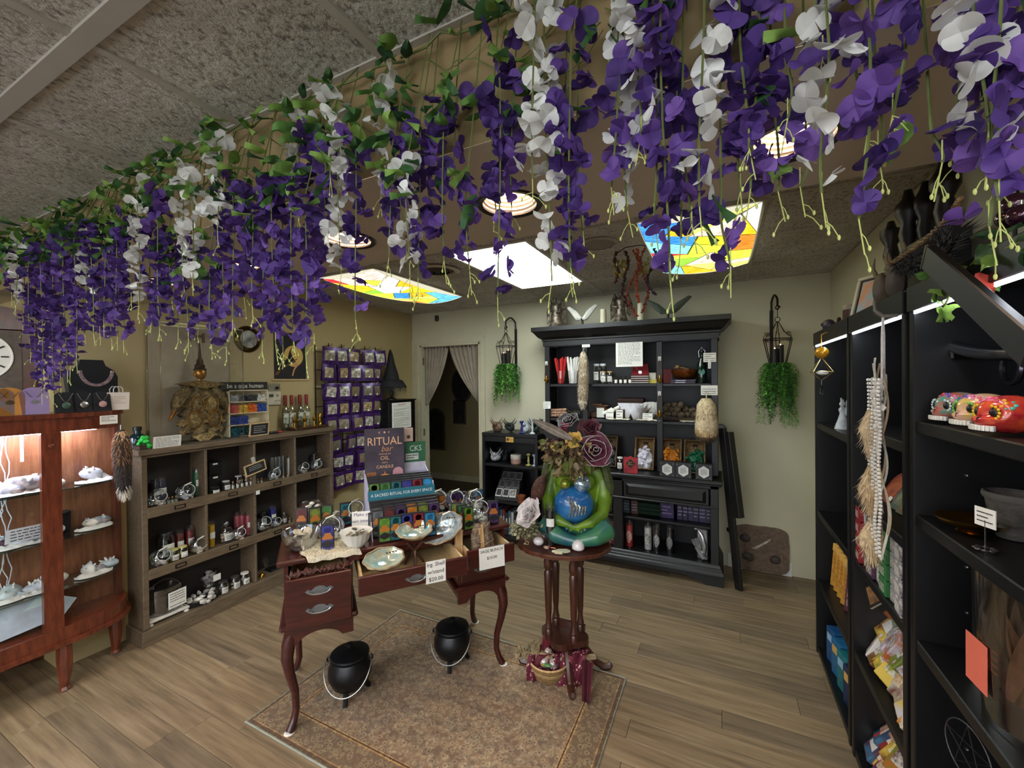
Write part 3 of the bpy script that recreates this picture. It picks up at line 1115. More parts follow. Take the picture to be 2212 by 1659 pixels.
# ---- low black shelf unit beside the doorway --------------------------
SX0, SX1, SY = -2.227,-1.60,3.75
low = thing('bookshelf', 'low black bookshelf beside the doorway', 'shelf',((SX0 + SX1) / 2, SY,0))
sw = (SX1 - SX0) / 2
for nm, q in (('side',(-sw,-sw + .03,0,.37,0,1.085)),('side',(sw - .03, sw,0,.37,0,1.085)),('top_board',(-sw, sw,-.004,.37,1.085,1.12)),('front_rail',(-sw + .03, sw - .03,0,.02,1.03,1.085)),('back_panel',(-sw + .03, sw - .03,.36,.37,.05,1.085)),
              ('shelf',(-sw + .03, sw - .03,.005,.36,.775,.8)),('shelf',(-sw + .03, sw - .03,.005,.36,.4,.425)),('shelf',(-sw + .03, sw - .03,.005,.36,.04,.07))):
 MB().cbox(*q,.003).flat(nm, BLACK, low)
# ---- cubby shelf on the left wall ---------------------------------------
CXF, CX0 = -3.25, XL + .003
cub = thing('cubby_shelf', 'weathered brown wooden cubby shelf with twelve open compartments', 'shelf',(0,0,0))
CY = [1.30,1.337,1.672,2.017,2.365,2.715,2.75]
def cb(nm, q, mat=CUBBY, parent=None):
 return MB().cbox(*q,.003).flat(nm, mat, parent or cub)
cb('top_board',(CX0, CXF + .02, CY[0] - .02, CY[6] + .02,1.205,1.24))
cb('top_ledge',(CX0, CXF, CY[0] + .0, CY[6],1.185,1.205))
cb('side',(CX0, CXF, CY[0], CY[0] + .032,.1,1.185))
cb('side',(CX0, CXF, CY[6] - .032, CY[6],.1,1.185))
for y in CY[2:5]:
 lo = .8 if y == CY[2] else 0.1
 if y == CY[2]:
  cb('divider',(CX0, CXF - .006, y - .009, y + .009,.47,1.185))
 else:
  cb('divider',(CX0, CXF - .006, y - .009, y + .009,.1,1.185))
ZCU = [.852,.458,.085]
for z, zt, zb in ((.852,.866,.80),(.458,.472,.408)):
 cb('shelf_board',(CX0, CXF - .012, CY[0] + .03, CY[6] - .03, z - .02, z))
 lip = cb('shelf_lip',(CXF - .012, CXF + .004, CY[0] + .03, CY[6] - .03, zb, zt))
 for k in range(4):
  yc = (CY[k + 1] + CY[k + 2]) / 2
  zc = (zt + zb) / 2
  h = MB()
  for q in ((-.032,.032,-.013,-.0085),(-.032,.032,.0085,.013),(-.032,-.027,-.0085,.0085),(.027,.032,-.0085,.0085)):
   h.box(CXF + .004, CXF + .008, yc + q[0], yc + q[1], zc + q[2], zc + q[3])
  h.flat('label_holder', mt('#1b1714',.4,.6), lip)
cb('base_board',(CX0, CXF - .006, CY[0], CY[6],.065,.085))
cb('plinth',(CX0, CXF + .012, CY[0] - .012, CY[6] + .012,0,.098))
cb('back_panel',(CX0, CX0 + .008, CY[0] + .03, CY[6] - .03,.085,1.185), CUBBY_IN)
# ---- curio cabinet with bowed glass sides ---------------------------------
curio = thing('china_cabinet', 'mahogany china cabinet with bowed glass and lit shelves of crystals', 'cabinet',(0,0,0))
KX = -3.19          # door plane
KY1, KYD = 1.25,.93  # far end of the bow, door stile
def bow(u, off=0.0):
 """outline of the front, from the back wall corner round the curved glass to the door plane"""
 a = u * PI / 2
 return Vector((XL + .03 + (KX - XL - .03 + off) * math.sin(a) ** .8, KYD + (KY1 - KYD + off) * math.cos(a) ** .8,0))
def rim(off, z0, z1):
 pts = [bow(i / 14, off) for i in range(15)]
 poly = [(XL + .025, KY1 + off)] + [(p.x, p.y) for p in pts] + [(KX + off,-.35)] + [(XL + .025,-.35)]
 return MB().prism(poly, z0, z1)
rim(.012,1.475,1.5).flat('top_board', MAHOG, curio)
rim(.0,1.40,1.475).flat('top_frieze', MAHOG, curio)
rim(.03,.25,.272).flat('base_rim', MAHOG, curio)
rim(.012,.272,.345).flat('base_frame', MAHOG, curio)
gl = MB()
gl.grid(lambda u, v: (*bow(u * .97,-.006).xy,.345 + v * 1.055),18,1)
gl.build('curved_pane', FLATGLASS, curio)
MB().box(KX - .028, KX + .004, KYD - .075, KYD,.345,1.40).flat('stile', MAHOG, curio)
MB().box(KX - .028, KX + .002,-.35,-.27,.345,1.40).flat('stile', MAHOG, curio)
MB().box(KX - .006, KX - .003,-.27, KYD - .075,.345,1.40)  .flat('door_pane', FLATGLASS, curio)
MB().box(XL + .022, XL + .03,-.35, KY1,.3,1.45).flat('back_panel', wood('#6d3c26', '#94603f',(16,16,2),.4,.3), curio)
MB().box(XL + .03, XL + .075, KY1 - .03, KY1 - .003,.345,1.40).flat('back_post', MAHOG, curio)
KZ = [1.085,.815,.545]
for z in KZ:
 pts = [bow(i / 14,-.02) for i in range(15)]
 MB().prism([(XL + .03, KY1 - .02)] + [(p.x, p.y) for p in pts] + [(KX - .03,-.3),(XL + .03,-.3)], z - .007, z).flat('glass_shelf', glass('#dff3ee',.03,.12), curio)
for x, y in ((KX - .01,.93),(XL + .1,1.2),(KX - .01,-.28),(XL + .1,-.28)):
 P = [(x, y,.25),(x + .004, y,.17),(x + .012, y,.1),(x + .004, y,.05),(x, y,.02),(x + .006, y,.0)]
 MB().tube(P,[.032,.034,.03,.022,.022,.028],8).build('leg', MAHOG, curio)
MB().lathe([(0,0),(.012,.002),(.01,.012),(0,.016)],10, mat=TR(KX + .004, KYD - .04,1.33,0,0, PI / 2)).build('knob', MAHOG, curio)
for y0 in (.8,.55,.2):
 m = MB().box(KX - .05, KX - .046, y0 - .005, y0 + .005,1.26,1.395)
 m.flat('led_strip', emit('#dbe8ff', E_CURIO), curio)
MB().box(XL + .09, XL + .13,.2,1.12,1.388,1.396).flat('led_bar', emit('#dbe8ff', E_CURIO), curio)
for k,(z0, z1) in enumerate(((1.395,1.09),(1.075,.82),(.806,.55))):
 for q in range(3):
  g = random.Random(k * 7 + q)
  P = [(XL + .06 + g.uniform(-.012,.012),.76 + q * .012 + .012 * math.sin(1.2 * i + q * 2) * (i / 6) * (1 - i / 6) * 4, z0 + (z1 - z0) * i / 6) for i in range(7)]
  MB().tube(P,.0022,5).build('white_wire', mt('#e8ebf2',.5), curio)
# ---- grandfather clock ------------------------------------------------------
ck = thing('grandfather_clock', 'brown wooden grandfather clock with white dial behind the purple flowers', 'clock',(-3.86,.80,0), R(70))
CW = wood('#3a1c10', '#5f3018',(14,14,3),.3,.4)
m = MB().cbox(-.24,.24,-.12,.12,.0,.35,.006).cbox(-.2,.2,-.1,.1,.35,1.45,.006)
m.flat('case', CW, ck)
MB().cbox(-.23,.23,-.12,.12,1.45,1.98,.006).flat('hood', CW, ck)
pts = [(-.25,1.98),(.25,1.98),(.25,2.02)] + [(.25 * math.cos(a),2.02 + .1 * math.sin(a)) for a in [R(q) for q in range(0,181,15)]] + [(-.25,2.02)]
MB().prism(pts,-.14,.13, 'xz').flat('bonnet', CW, ck)
MB().box(-.17,.17,-.125,-.122,1.5,1.97).flat('dial_surround', mt('#4a3a28',.4, var=.3, vs_=20), ck)
dl = MB().lathe([(0,0),(.13,0),(.135,.004),(.14,.004)],40, mat=TR(0,-.128,1.82,0, PI / 2)).build('dial', mt('#e3ded2',.4, var=.03), ck)
for k in range(12):
 a = k * PI / 6
 MB().box(-.004,.004,-.131,-.1285,.092,.122, TR(0,0,1.82,0,0, a)).flat('numeral', INK, dl)
MB().lathe([(0,0),(.05,0),(.052,.002)],24, mat=TR(0,-.13,1.82,0, PI / 2)).build('dial_centre', mt('#8d8b82',.4,.5, var=.2, vs_=40), dl)
for a, l in ((.9,.075),(-2.0,.11)):
 MB().box(-.004,.004,-.134,-.132,0, l, TR(0,0,1.82,0,0, a)).flat('hand', INK, dl)
# ---- bookcase run on the right wall --------------------------------------------
BXF = .508
BK = BLACK
def bookcase(label, y0, y1, top, shelves, name='bookcase'):
 """open at the room side; local origin at the floor, far end"""
 t = thing(name, label, 'bookcase',(0,0,0))
 def p(nm, q, mat=BK):
  return MB().cbox(*q,.003).flat(nm, mat, t)
 p('side',(BXF, XR - .015, y0, y0 + .03,0, top))
 p('side',(BXF, XR - .015, y1 - .03, y1,0, top))
 p('top_board',(BXF, XR - .015, y0 + .03, y1 - .03, top - .03, top))
 p('back_panel',(XR - .025, XR - .015, y0 + .03, y1 - .03,.02, top - .03), BLACK_IN)
 for z in shelves:
  p('shelf',(BXF + .004, XR - .025, y0 + .03, y1 - .03, z - .035, z))
 return t
BZ = 1.918
U1, U2, U3 = (2.33,3.075),(1.69,2.30),(.75,1.66)
bc1 = bookcase('black bookcase at the far end of the run, under the painted skull', *U1, BZ,(1.385,.86,.45,.04))
bc2 = bookcase('narrow middle black bookcase holding packets and tarot boxes', *U2, BZ,(1.445,1.14,.87,.47,.04))
bc3 = bookcase('wide near black bookcase holding the painted skulls', *U3, BZ,(1.52,1.245,.875,.04))
for t_,(a, b_) in ((bc1, U1),(bc2, U2),(bc3, U3)):
 MB().cbox(BXF - .006, BXF + .012, a, b_, BZ - .075, BZ,.003).flat('fascia', BK, t_)
 MB().box(BXF + .0, BXF + .006, a + .035, b_ - .035, BZ - .083, BZ - .076).flat('led_strip', emit('#eef4ff', E_LED), t_)
m = MB()
for i in range(10):
 m.lathe([(0,0),(.003,0),(.003,.002)],8, mat=TR(.62, U3[1] - .031,.2 + i * .13,0, PI / 2))
m.build('shelf_pin', mt('#b9b9b9',.3,.8), bc3)
# ---- folded black easel leaning by the hutch --------------------------------------
ez = thing('folding_easel', 'tall narrow black wooden easel standing folded beside the hutch', 'easel',(.07,3.78,0))
def bar(m, a, b, w, d):
 a, b = Vector(a), Vector(b)
 dd = (b - a)
 L = dd.length
 q = dd.to_track_quat('Z', 'Y').to_matrix().to_4x4()
 return m.cbox(-w / 2, w / 2,-d / 2, d / 2,0, L,.003, Matrix.Translation(a) @ q)
bar(MB(),(.05,-.085,0),(-.062,.0,1.25),.03,.055).flat('front_leg', BLACK, ez)
bar(MB(),(.045,.1,0),(-.05,.04,1.22),.03,.055).flat('rear_leg', BLACK, ez)
bar(MB(),(.04,-.06,.56),(-.03,.0,1.22),.06,.09).flat('panel', BLACK, ez)
bar(MB(),(.02,-.06,.42),(-.02,.06,.42),.03,.03).flat('cross_bar', BLACK, ez)
MB().tube([(-.0,-.03,1.13),(.02,-.034,1.07),(.026,-.034,1.03)],.006,6).build('latch', IRON, ez)
MB().lathe([(0,0),(.045,0),(.05,.01),(.045,.02),(0,.02)],12, mat=TR(-.075,.02,1.235,0, PI / 2)).build('top_cap', BLACK, ez)
# ---- brown hide mat leaning on the back wall ------------------------------------------
t = thing('painted_hide', 'brown fuzzy hide with a painted feather leaning against the back wall', 'hide',(.3,4.1,0), rot=(R(-5),0,0))
g = random.Random(5)
pts = []
for i in range(40):
 a = 2 * PI * i / 40
 ca, sa = math.cos(a), math.sin(a)
 k = 1 / (abs(ca) ** 6 + abs(sa) ** 6) ** (1 / 6)
 pts.append((.2 * k * ca * (1 + g.uniform(-.015,.015)),.2 + .19 * k * sa * (1 + g.uniform(-.015,.015))))
MB().prism(pts,-.012,.012, 'xz').build('hide', mt('#6d5a4c',.95, var=.25, vs_=40, bmp=.7, bs_=120, sheen=.4), t)
for x, z, s in ((.1,.13,.045),(-.1,.12,.05),(-.12,.28,.045)):
 rock(MB(),(x,-.02, z),(s,.016, s * .8), int(x * 100) + 5,.2).build('dark_stone', mt('#3d332e',.6, var=.3, vs_=30), t)
fe = MB().prism([(-.07,.2),(-.05,.21),(.0,.245),(.05,.285),(.075,.3),(.06,.275),(.02,.24),(-.04,.195)],-.0165,-.0135, 'xz')
fe.flat('painted_feather', mt('#cfc8bd',.8, c2='#4a372c', vs_=22), t)
# ---- curtains in the doorway ------------------------------------------------------------
ZROD = 2.065
MB().tube([(DX0 + .02, YB + .05, ZROD),(DX1 - .02, YB + .05, ZROD)],.007,8).build('curtain_rod', IRON)
tag(bpy.data.objects['curtain_rod'], 'thin dark rod across the top of the doorway', 'rod')
CURT = mt('#9d9282',.9, var=.12, vs_=8, bmp=.25, bs_=200, sheen=.2)
def curtain(name, label, xo, xi_top, z_low, sgn):
 # gathered at the top, tied back to the outer jamb at z_low
 def fn(u, v):
  top_x = xo + (xi_top - xo) * u
  zb = z_low
  low_x = xo + sgn * (.015 + .03 * u)
  k = v ** 1.25
  sw_ = u * .35 * math.sin(PI * v) * (xi_top - xo) * .12
  x = top_x * (1 - k) + low_x * k + sw_
  z = ZROD + .012 + (zb - ZROD) * v - .02 * u * math.sin(PI * v)
  y = YB + .05 + .016 * math.sin(u * 46) * (1 - .35 * v)
  return (x, y, z)
 t_ = thing(name, label, 'curtain',(0,0,0))
 MB().grid(fn,96,24).build('cloth', CURT, t_)
 MB().grid(lambda u, v: (xo + (xi_top - xo) * u, YB + .05 + .012 * math.sin(u * 60) - .008 + .016 * v, ZROD - .008 + .03 * v),70,2).build('rod_pocket', CURT, t_)
 return t_
xm = -2.955
curtain('door_curtain', 'beige curtain swept to the side of the doorway nearest the drawer chest', DX0 + .022, xm,1.36,1)
curtain('door_curtain', 'beige curtain swept to the side of the doorway nearest the low bookshelf', DX1 - .022, xm + .01,1.40,-1)
for nm, lb, px, pyy, w, h, shape in (('wall_mirror', 'dark oval framed picture on the wall of the hall',998,832,.2,.34, 'oval'),('wall_plaque', 'arched dark framed picture on the hall wall',942,925,.24,.36, 'arch'),('small_picture', 'small dark rectangular picture on the hall wall',993,890,.12,.2, 'rect')):
 c = ony(px, pyy,5.81)
 t = thing(nm, lb, 'picture', c)
 if shape == 'oval':
  o = [(w * math.cos(a), h * .85 * math.sin(a)) for a in [2 * PI * i / 28 for i in range(28)]]
 elif shape == 'arch':
  o = [(w * .75,-h)] + [(w * .75 * math.cos(a), h * .45 + h * .5 * math.sin(a)) for a in [PI * i / 14 for i in range(15)]] + [(-w * .75,-h)]
 else:
  o = [(-w,-h),(w,-h),(w, h),(-w, h)]
 MB().prism(o,-.02,0, 'xz').flat('frame', mt('#57503f',.3,.3), t)
 MB().prism([(x * .84, z * .88) for x, z in o],-.025,-.019, 'xz').flat('image', mt('#17140f',.5, c2='#3a3226', vs_=9), t)
# ================================================================== hanging wisteria
PURPLES = [petal_mat('#3a2168', '#664595',1), petal_mat('#472a78', '#7a56a6',2), petal_mat('#321d5a', '#573a88',3)]
WHITES = [petal_mat('#c9c8c2', '#f2f2ee',4)]
LEAFM = [petal_mat('#2f5a2c', '#6c9a4a',5), petal_mat('#1f3d22', '#3f6b38',6), petal_mat('#5b7f35', '#93b858',7)]
VINE = mt('#5f6a35',.7)
BUD = mt('#b9c070',.6, var=.1)
def petal(mb, L, W, cup, mat):
 v = [(0,0,0)]
 n = 8
 for i in range(n + 1):
  a = -PI * .5 + PI * i / n
  r = math.cos(a) ** .55 if abs(a) < PI / 2 - 1e-6 else 0
  x = L * (.45 + .55 * math.sin(a)) if False else L * (.52 + .48 * math.sin(a + PI / 2)) * (1 if True else 0)
  y = W * math.sin(a * 1.0)
  v.append((x, y, cup * (x / L) ** 2 - cup * .6 * (y / W) ** 2))
 v = [mat @ Vector(p) for p in v]
 mb.add(v,[(0, i + 1, i + 2) for i in range(n)])
def flower_mesh(seed, mat):
 g = random.Random(seed)
 mb = MB()
 n = g.choice((4,4,5))
 for k in range(n):
  a = 2 * PI * k / n + g.uniform(-.25,.25)
  s = g.uniform(.8,1.15)
  petal(mb,.028 * s,.0165 * s, g.uniform(-.008,.012), Euler((g.uniform(-.3,.3), g.uniform(-.6,.15), a)).to_matrix().to_4x4())
 return mb
def leaf_mb(L=.055, W=.019):
 m = MB()
 v, f = [],[]
 for i in range(6):
  u = i / 5
  w = W * math.sin(PI * min(1, u * .96 + .02)) ** .75 * (1.1 - .4 * u)
  v += [(u * L,-w,-.006 * math.sin(PI * u) + .004),(u * L,0,-.012 * u),(u * L, w,-.006 * math.sin(PI * u) + .004)]
 for i in range(5):
  a = i * 3
  f += [(a, a + 3, a + 4, a + 1),(a + 1, a + 4, a + 5, a + 2)]
 return m.add(v, f)
FLOW = {}
for key, mats in (('P', PURPLES),('W', WHITES)):
 FLOW[key] = [(flower_mesh(i * 5 + (0 if key == 'P' else 90), None), mats[i % len(mats)]) for i in range(6)]
FMESH = {k: [mb.mesh('flower', m) for mb, m in L] for k, L in FLOW.items()}
LEAF_MB = [leaf_mb(.055,.017), leaf_mb(.045,.019), leaf_mb(.065,.017)]
LEAF = [mb.mesh('leaf', LEAFM[k]) for k in range(3) for mb in LEAF_MB]
# photograph column, top row, bottom row, colour, distance of the hanging plane
STRANDS = [
 (28,520,640, 'P',.74),(38,500,660, 'W',.72),(52,500,700, 'P',.78),(66,505,760, 'P',.72),(80,500,800, 'P',.8),(92,515,850, 'P',.72),(104,520,838, 'P',.78),
 (118,500,850, 'P',.74),(130,505,826, 'P',.8),(142,480,800, 'P',.7),(155,490,790, 'P',.76),(165,475,780, 'P',.72),(180,470,720, 'P',.79),(190,490,650, 'W',.74),(200,470,720, 'P',.71),(214,470,720, 'P',.78),
 (228,480,700, 'P',.73),(240,480,730, 'P',.8),(255,470,728, 'P',.74),(268,480,735, 'P',.78),(280,450,640, 'P',.74),
 (300,380,660, 'W',.72),(324,420,690, 'P',.78),(345,400,705, 'P',.74),(368,480,650, 'P',.8),(398,330,600, 'W',.75),(416,340,605, 'W',.71),(382,520,712, 'P',.8),(404,560,730, 'P',.76),
 (432,500,700, 'P',.8),(456,540,730, 'P',.78),(470,275,500, 'W',.72),(486,400,748, 'P',.79),(506,370,690, 'P',.75),(530,390,640, 'P',.8),(548,400,660, 'P',.73),(570,410,735, 'P',.78),(592,360,742, 'P',.73),
 (614,390,760, 'P',.79),(634,340,730, 'P',.75),(645,210,470, 'W',.78),(662,380,765, 'P',.72),(682,260,720, 'P',.78),(706,280,480, 'P',.76),(716,180,380, 'W',.72),(735,300,590, 'W',.75),(772,270,690, 'P',.74),
 (826,130,420, 'W',.77),(845,300,555, 'P',.73),(868,220,520, 'P',.79),(880,330,600, 'W',.72),(908,230,600, 'P',.76),(930,290,430, 'P',.79),(962,190,560, 'P',.74),(985,180,350, 'P',.8),(1012,360,585, 'P',.74),
 (1082,50,640, 'P',.75),(1068,190,450, 'P',.8),(1110,180,440, 'P',.79),(1158,-60,380, 'W',.72),(1182,-40,610, 'W',.75),(1238,10,575, 'P',.74),(1252,180,500, 'P',.8),(1222,220,590, 'P',.79),
 (1332,90,400, 'P',.74),(1352,-60,455, 'W',.78),(1372,-60,300, 'W',.73),(1412,-80,480, 'P',.75),(1432,-80,610, 'P',.72),(1460,-40,520, 'P',.79),(1478,180,490, 'P',.76),(1524,-80,440, 'W',.73),(1560,400,580, 'P',.76),
 (1582,-80,420, 'P',.8),(1600,-60,330, 'P',.75),(1640,-40,400, 'P',.77),(1668,100,420, 'P',.8),(1698,90,260, 'P',.76),(1740,300,400, 'P',.8),(1772,-90,120, 'W',.75),(1792,60,410, 'W',.72),(1850,-90,300, 'P',.78),
 (1872,-80,470, 'P',.73),(1892,180,330, 'P',.79),(1952,-90,240, 'P',.75),(2012,250,360, 'P',.76),(2085,-90,150, 'W',.78),(2105,-90,330, 'W',.72),(2092,0,270, 'P',.78),(2138,-90,490, 'P',.74),(2165,-60,430, 'P',.71),(2196,-90,330, 'P',.77),
]
cnt = {'P': 0, 'W': 0}
SORTED = sorted(STRANDS, key=lambda s: s[0])
names = {'P': 'purple', 'W': 'white'}
for px, yt, ybm, colr, Y in SORTED:
 g = random.Random(px * 13 + yt)
 a, b_ = ony(px, yt, Y), ony(px, ybm, Y)
 ztop = min(a.z, ZC - .02)
 zbot = b_.z
 X = b_.x
 L = ztop - zbot
 k = cnt[colr]
 cnt[colr] += 1
 tens = ['', 'twenty-', 'thirty-', 'forty-', 'fifty-', 'sixty-', 'seventy-']
 nn = k + 1
 od = ordinal(k) if nn <= 20 else (['', '', 'twentieth', 'thirtieth', 'fortieth', 'fiftieth', 'sixtieth', 'seventieth'][nn // 10] if nn % 10 == 0 else tens[nn // 10 - 1] + ordinal(nn % 10 - 1))
 t = thing('wisteria_strand', 'hanging %s silk wisteria strand, %s %s one counting from the clock side' % (names[colr], od, names[colr]), 'flower strand',(X, Y, ztop), group='wisteria strands hung along the soffit')
 hz = ZC - .015 - ztop
 pts = []
 ph = g.uniform(0,6)
 for i in range(9):
  u = i / 8
  pts.append((.012 * math.sin(3 * u + ph) * u,.008 * math.cos(4 * u + ph) * u, hz * (1 - u * 8) if i == 0 else -L * (i - 0.0) / 8))
 pts[0] = (.0,(YS0 - Y) * .75, max(hz,.01))
 MB().tube(pts,.0018,4).build('stem', VINE, t)
 n = int(L / (.0185 if px < 800 else .0215))
 joined = px < 292
 jm = [MB(), MB(), MB()]
 for i in range(n):
  u = (i + g.uniform(-.3,.3)) / n
  if u < .03 or u > .97:
   continue
  s = (1.0 - .2 * u) * g.uniform(.8,1.12) * (.88 if px < 292 else .93)
  ang = g.uniform(0,2 * PI)
  ro = (.016 + .016 * g.random()) * (1.1 - .4 * u)
  loc = (ro * math.cos(ang) + .012 * math.sin(3 * u + ph) * u, ro * .8 * math.sin(ang),-L * u)
  rot = (g.uniform(0, PI), g.uniform(-.6,.6), g.uniform(0,2 * PI))
  q = g.randrange(6)
  if joined:
   jm[q % 3].merge(FLOW[colr][q][0], Matrix.Translation(loc) @ Euler(rot).to_matrix().to_4x4() @ Matrix.Scale(s,4))
  else:
   link('flower', FMESH[colr][q], t, loc, rot, s)
 if joined:
  for q in range(3):
   if jm[q].v:
    jm[q].build('blossoms', FLOW[colr][q][1], t)['kind'] = 'stuff'
 # buds at the tip
 m = MB()
 e = Vector(pts[-1])
 nb = g.choice((2,3,4)) if px > 292 else 1
 tip = e + Vector((g.uniform(-.01,.01),0,-.05))
 m.tube([e + Vector((0,0,.03)), e, tip],.0009,4)
 for q in range(nb):
  st = e + (tip - e) * g.uniform(0,1)
  en = st + Vector((g.uniform(-.022,.022), g.uniform(-.015,.015),-g.uniform(.012,.03)))
  m.tube([st,(st + en) / 2 + Vector((0,0,.004)), en],.0007,4)
  m.sph(en,(.0022,.0022,.0042),6,4)
 m.build('bud_sprig', BUD, t)
 # leaves near the top
 near_top = px < 1120
 nl = g.randint(4,7) if near_top else g.randint(0,2)
 for q in range(nl):
  z = g.uniform(-.1,.03) if near_top else g.uniform(-.06,.04)
  z = min(z, ZC - .03 - ztop)
  link('leaf', LEAF[g.randrange(9)], t,(g.uniform(-.03,.03), g.uniform(-.03,.02), z),(g.uniform(-.6,.6), g.uniform(-.3,1.2), g.uniform(-PI,.3)), g.uniform(.75,1.15))
# leafy garland that follows the corner of soffit and ceiling
GAR = [(-3.9,-3.3),(-3.3,-2.75),(-2.75,-2.2),(-2.2,-1.7),(-1.7,-1.2),(-1.2,-.7),(-.7,-.2),(-.2,.3)]
for k,(xa, xz) in enumerate(GAR):
 g = random.Random(400 + k)
 t = thing('leaf_garland', 'green silk leaf garland tacked along the top of the soffit, %s length from the clock' % ordinal(k), 'garland',((xa + xz) / 2, YS0 - .03, ZC - .04), group='leaf garland along the soffit')
 P = [(-(xz - xa) / 2 + (xz - xa) * i / 12, g.uniform(-.012,.012), g.uniform(-.012,.012)) for i in range(13)]
 MB().tube(P,.003,5).build('vine', VINE, t)
 for w in range(3):
  MB().tube([(p[0], p[1] + g.uniform(-.01,.02),-.05 - w * .045 + .03 * math.sin(i * 1.3 + w * 2)) for i, p in enumerate(P)],.0016,4).build('tendril', VINE, t)
 dens = 74 if k < 2 else 40 if k < 4 else 24
 for q in range(dens):
  x = g.uniform(P[0][0], P[-1][0])
  dz = g.choice((0,0,-.04,-.09,-.14)) + g.uniform(-.02,.015)
  if k < 2:
   dz -= g.uniform(0,.07)
  link('leaf', LEAF[g.randrange(9)], t,(x, g.uniform(-.05,.0), dz),(g.uniform(-.8,.8), g.uniform(-.5,1.3), g.uniform(-PI,.3)), g.uniform(.7,1.2))
# ================================================================== small wares: builders
STONE_W = mt('#d9d4cc',.35, var=.2, vs_=25)
PAPER = mt(WHITE_PAPER,.7, var=.03)
CORK = mt('#a9825a',.8, var=.2, vs_=60)
SILVER = mt('#c9c9cc',.25,1, var=.1)
def pebbles(n, R_, h, seed, s=.011):
 g = random.Random(seed)
 m = MB()
 for i in range(n):
  a, r = g.uniform(0,2 * PI), R_ * g.random() ** .5
  rock(m,(r * math.cos(a), r * math.sin(a), s * .7 + h * g.random()),(s * g.uniform(.7,1.3), s * g.uniform(.7,1.3), s * .8), seed * 100 + i,.35,0)
 return m
def tumble(R_, seed, s, cmat, parent, n=9, h=.01, loc=(0,0,0)):
 o = pebbles(n, R_, h, seed, s).flat('pieces', cmat, parent, loc)
 o['kind'] = 'stuff'
 return o
def candle(label, loc, r, h, c, tag_h=None, group=None, name='jar_candle', paperz=.35, rz=0):
 t = thing(name, label, 'candle', loc, rz, group=group)
 MB().lathe([(0,.004),(r * .9,.004),(r * .92, h * .86),(0, h * .86)],18).build('wax', mt(c,.35, var=.08), t)
 MB().lathe([(r * .95,0),(r,.006),(r, h * .92),(r * .94, h * .98),(r * .96, h)],20).build('glass', CLEAR, t)
 MB().lathe([(0,0),(r * .95,0),(r * .95,.006),(0,.006)],18).build('base', CLEAR2, t)
 if tag_h:
  a0, a1 = -PI / 2 - .75,-PI / 2 + .75
  MB().grid(lambda u, v: ((r + .001) * math.cos(a0 + (a1 - a0) * u),(r + .001) * math.sin(a0 + (a1 - a0) * u), h * paperz + tag_h * v),8,1).build('paper_label', PAPER, t)
 MB().tube([(0,0, h * .86),(.001,0, h * .9)],.001,4).build('wick', INK, t)
 return t
def fishbowl(label, loc, r, rz, tilt, tagged=True, fill='#d6d0c6', group=None, seed=1, fs=.012):
 """round glass jar lying back with its mouth towards the room"""
 t = thing('fishbowl_jar', label, 'jar', loc, rz, group=group)
 r *= 1.18
 m = TR(0,0, r * .98,0, tilt)
 pr = []
 for i in range(13):
  a = -PI / 2 + (PI * .80) * i / 12
  pr.append((max(0, r * math.cos(a)), r * math.sin(a)))
 rm = pr[-1][0]
 zm = pr[-1][1]
 MB().lathe(pr,22, mat=m).build('bowl', CLEAR2, t)
 MB().lathe([(rm, zm),(rm + .003, zm + .002),(rm + .003, zm + .005),(rm, zm + .006),(rm - .001, zm + .003),(rm, zm)],22, mat=m).build('rim', mt('#d5d8d8',.15, var=.02, alpha=.75), t)
 tumble(r * .62, seed, fs, mt(fill,.4, var=.35, vs_=30), t,11, r * .25,(0,0, r * .05))
 if tagged:
  MB().box(-.018,.026,-.001,.001,-.004,.012, m @ TR(-rm * .2, rm + .004, zm + .008,.3,.4)).flat('paper_tag', PAPER, t)
 return t
def jar(label, loc, r, h, fill, lid='#26221f', paper=True, group=None, rz=0, seed=3, name='lidded_jar', fillh=.6, fs=None, ball=False, tint=None):
 t = thing(name, label, 'jar', loc, rz, group=group)
 gm = CLEAR if not tint else glass(tint)
 MB().lathe([(0,.003),(r * .94,.003),(r,.012),(r, h * .78),(r * .78, h * .88),(r * .78, h * .95)],20).build('body', gm, t)
 if lid:
  if ball:
   MB().lathe([(r * .8, h * .93),(r * .85, h * .97),(r * .3, h),(r * .3, h * 1.03)],18).sph((0,0, h * 1.03 + r * .42), r * .5,14,10).build('ball_lid', CLEAR2, t)
  else:
   MB().lathe([(0, h),(r * .8, h),(r * .86, h * .98),(r * .86, h * .9),(r * .8, h * .89),(0, h * .89)],18).build('lid', mt(lid,.4, var=.06), t)
 if fill:
  s = fs or r * .28
  tumble(r * .66, seed, s, mt(fill,.4, var=.35, vs_=30), t,14, h * fillh * .8)
 if paper:
  a0, a1 = -PI / 2 - .7,-PI / 2 + .7
  MB().grid(lambda u, v: ((r + .0012) * math.cos(a0 + (a1 - a0) * u),(r + .0012) * math.sin(a0 + (a1 - a0) * u), h * .18 + h * .42 * v),8,1).build('paper_label', PAPER, t)
  ink_lines(r * 1.0, h * .3,4, seed, INK, t,(0,-r - .002, h * .39), th=.35)
 return t
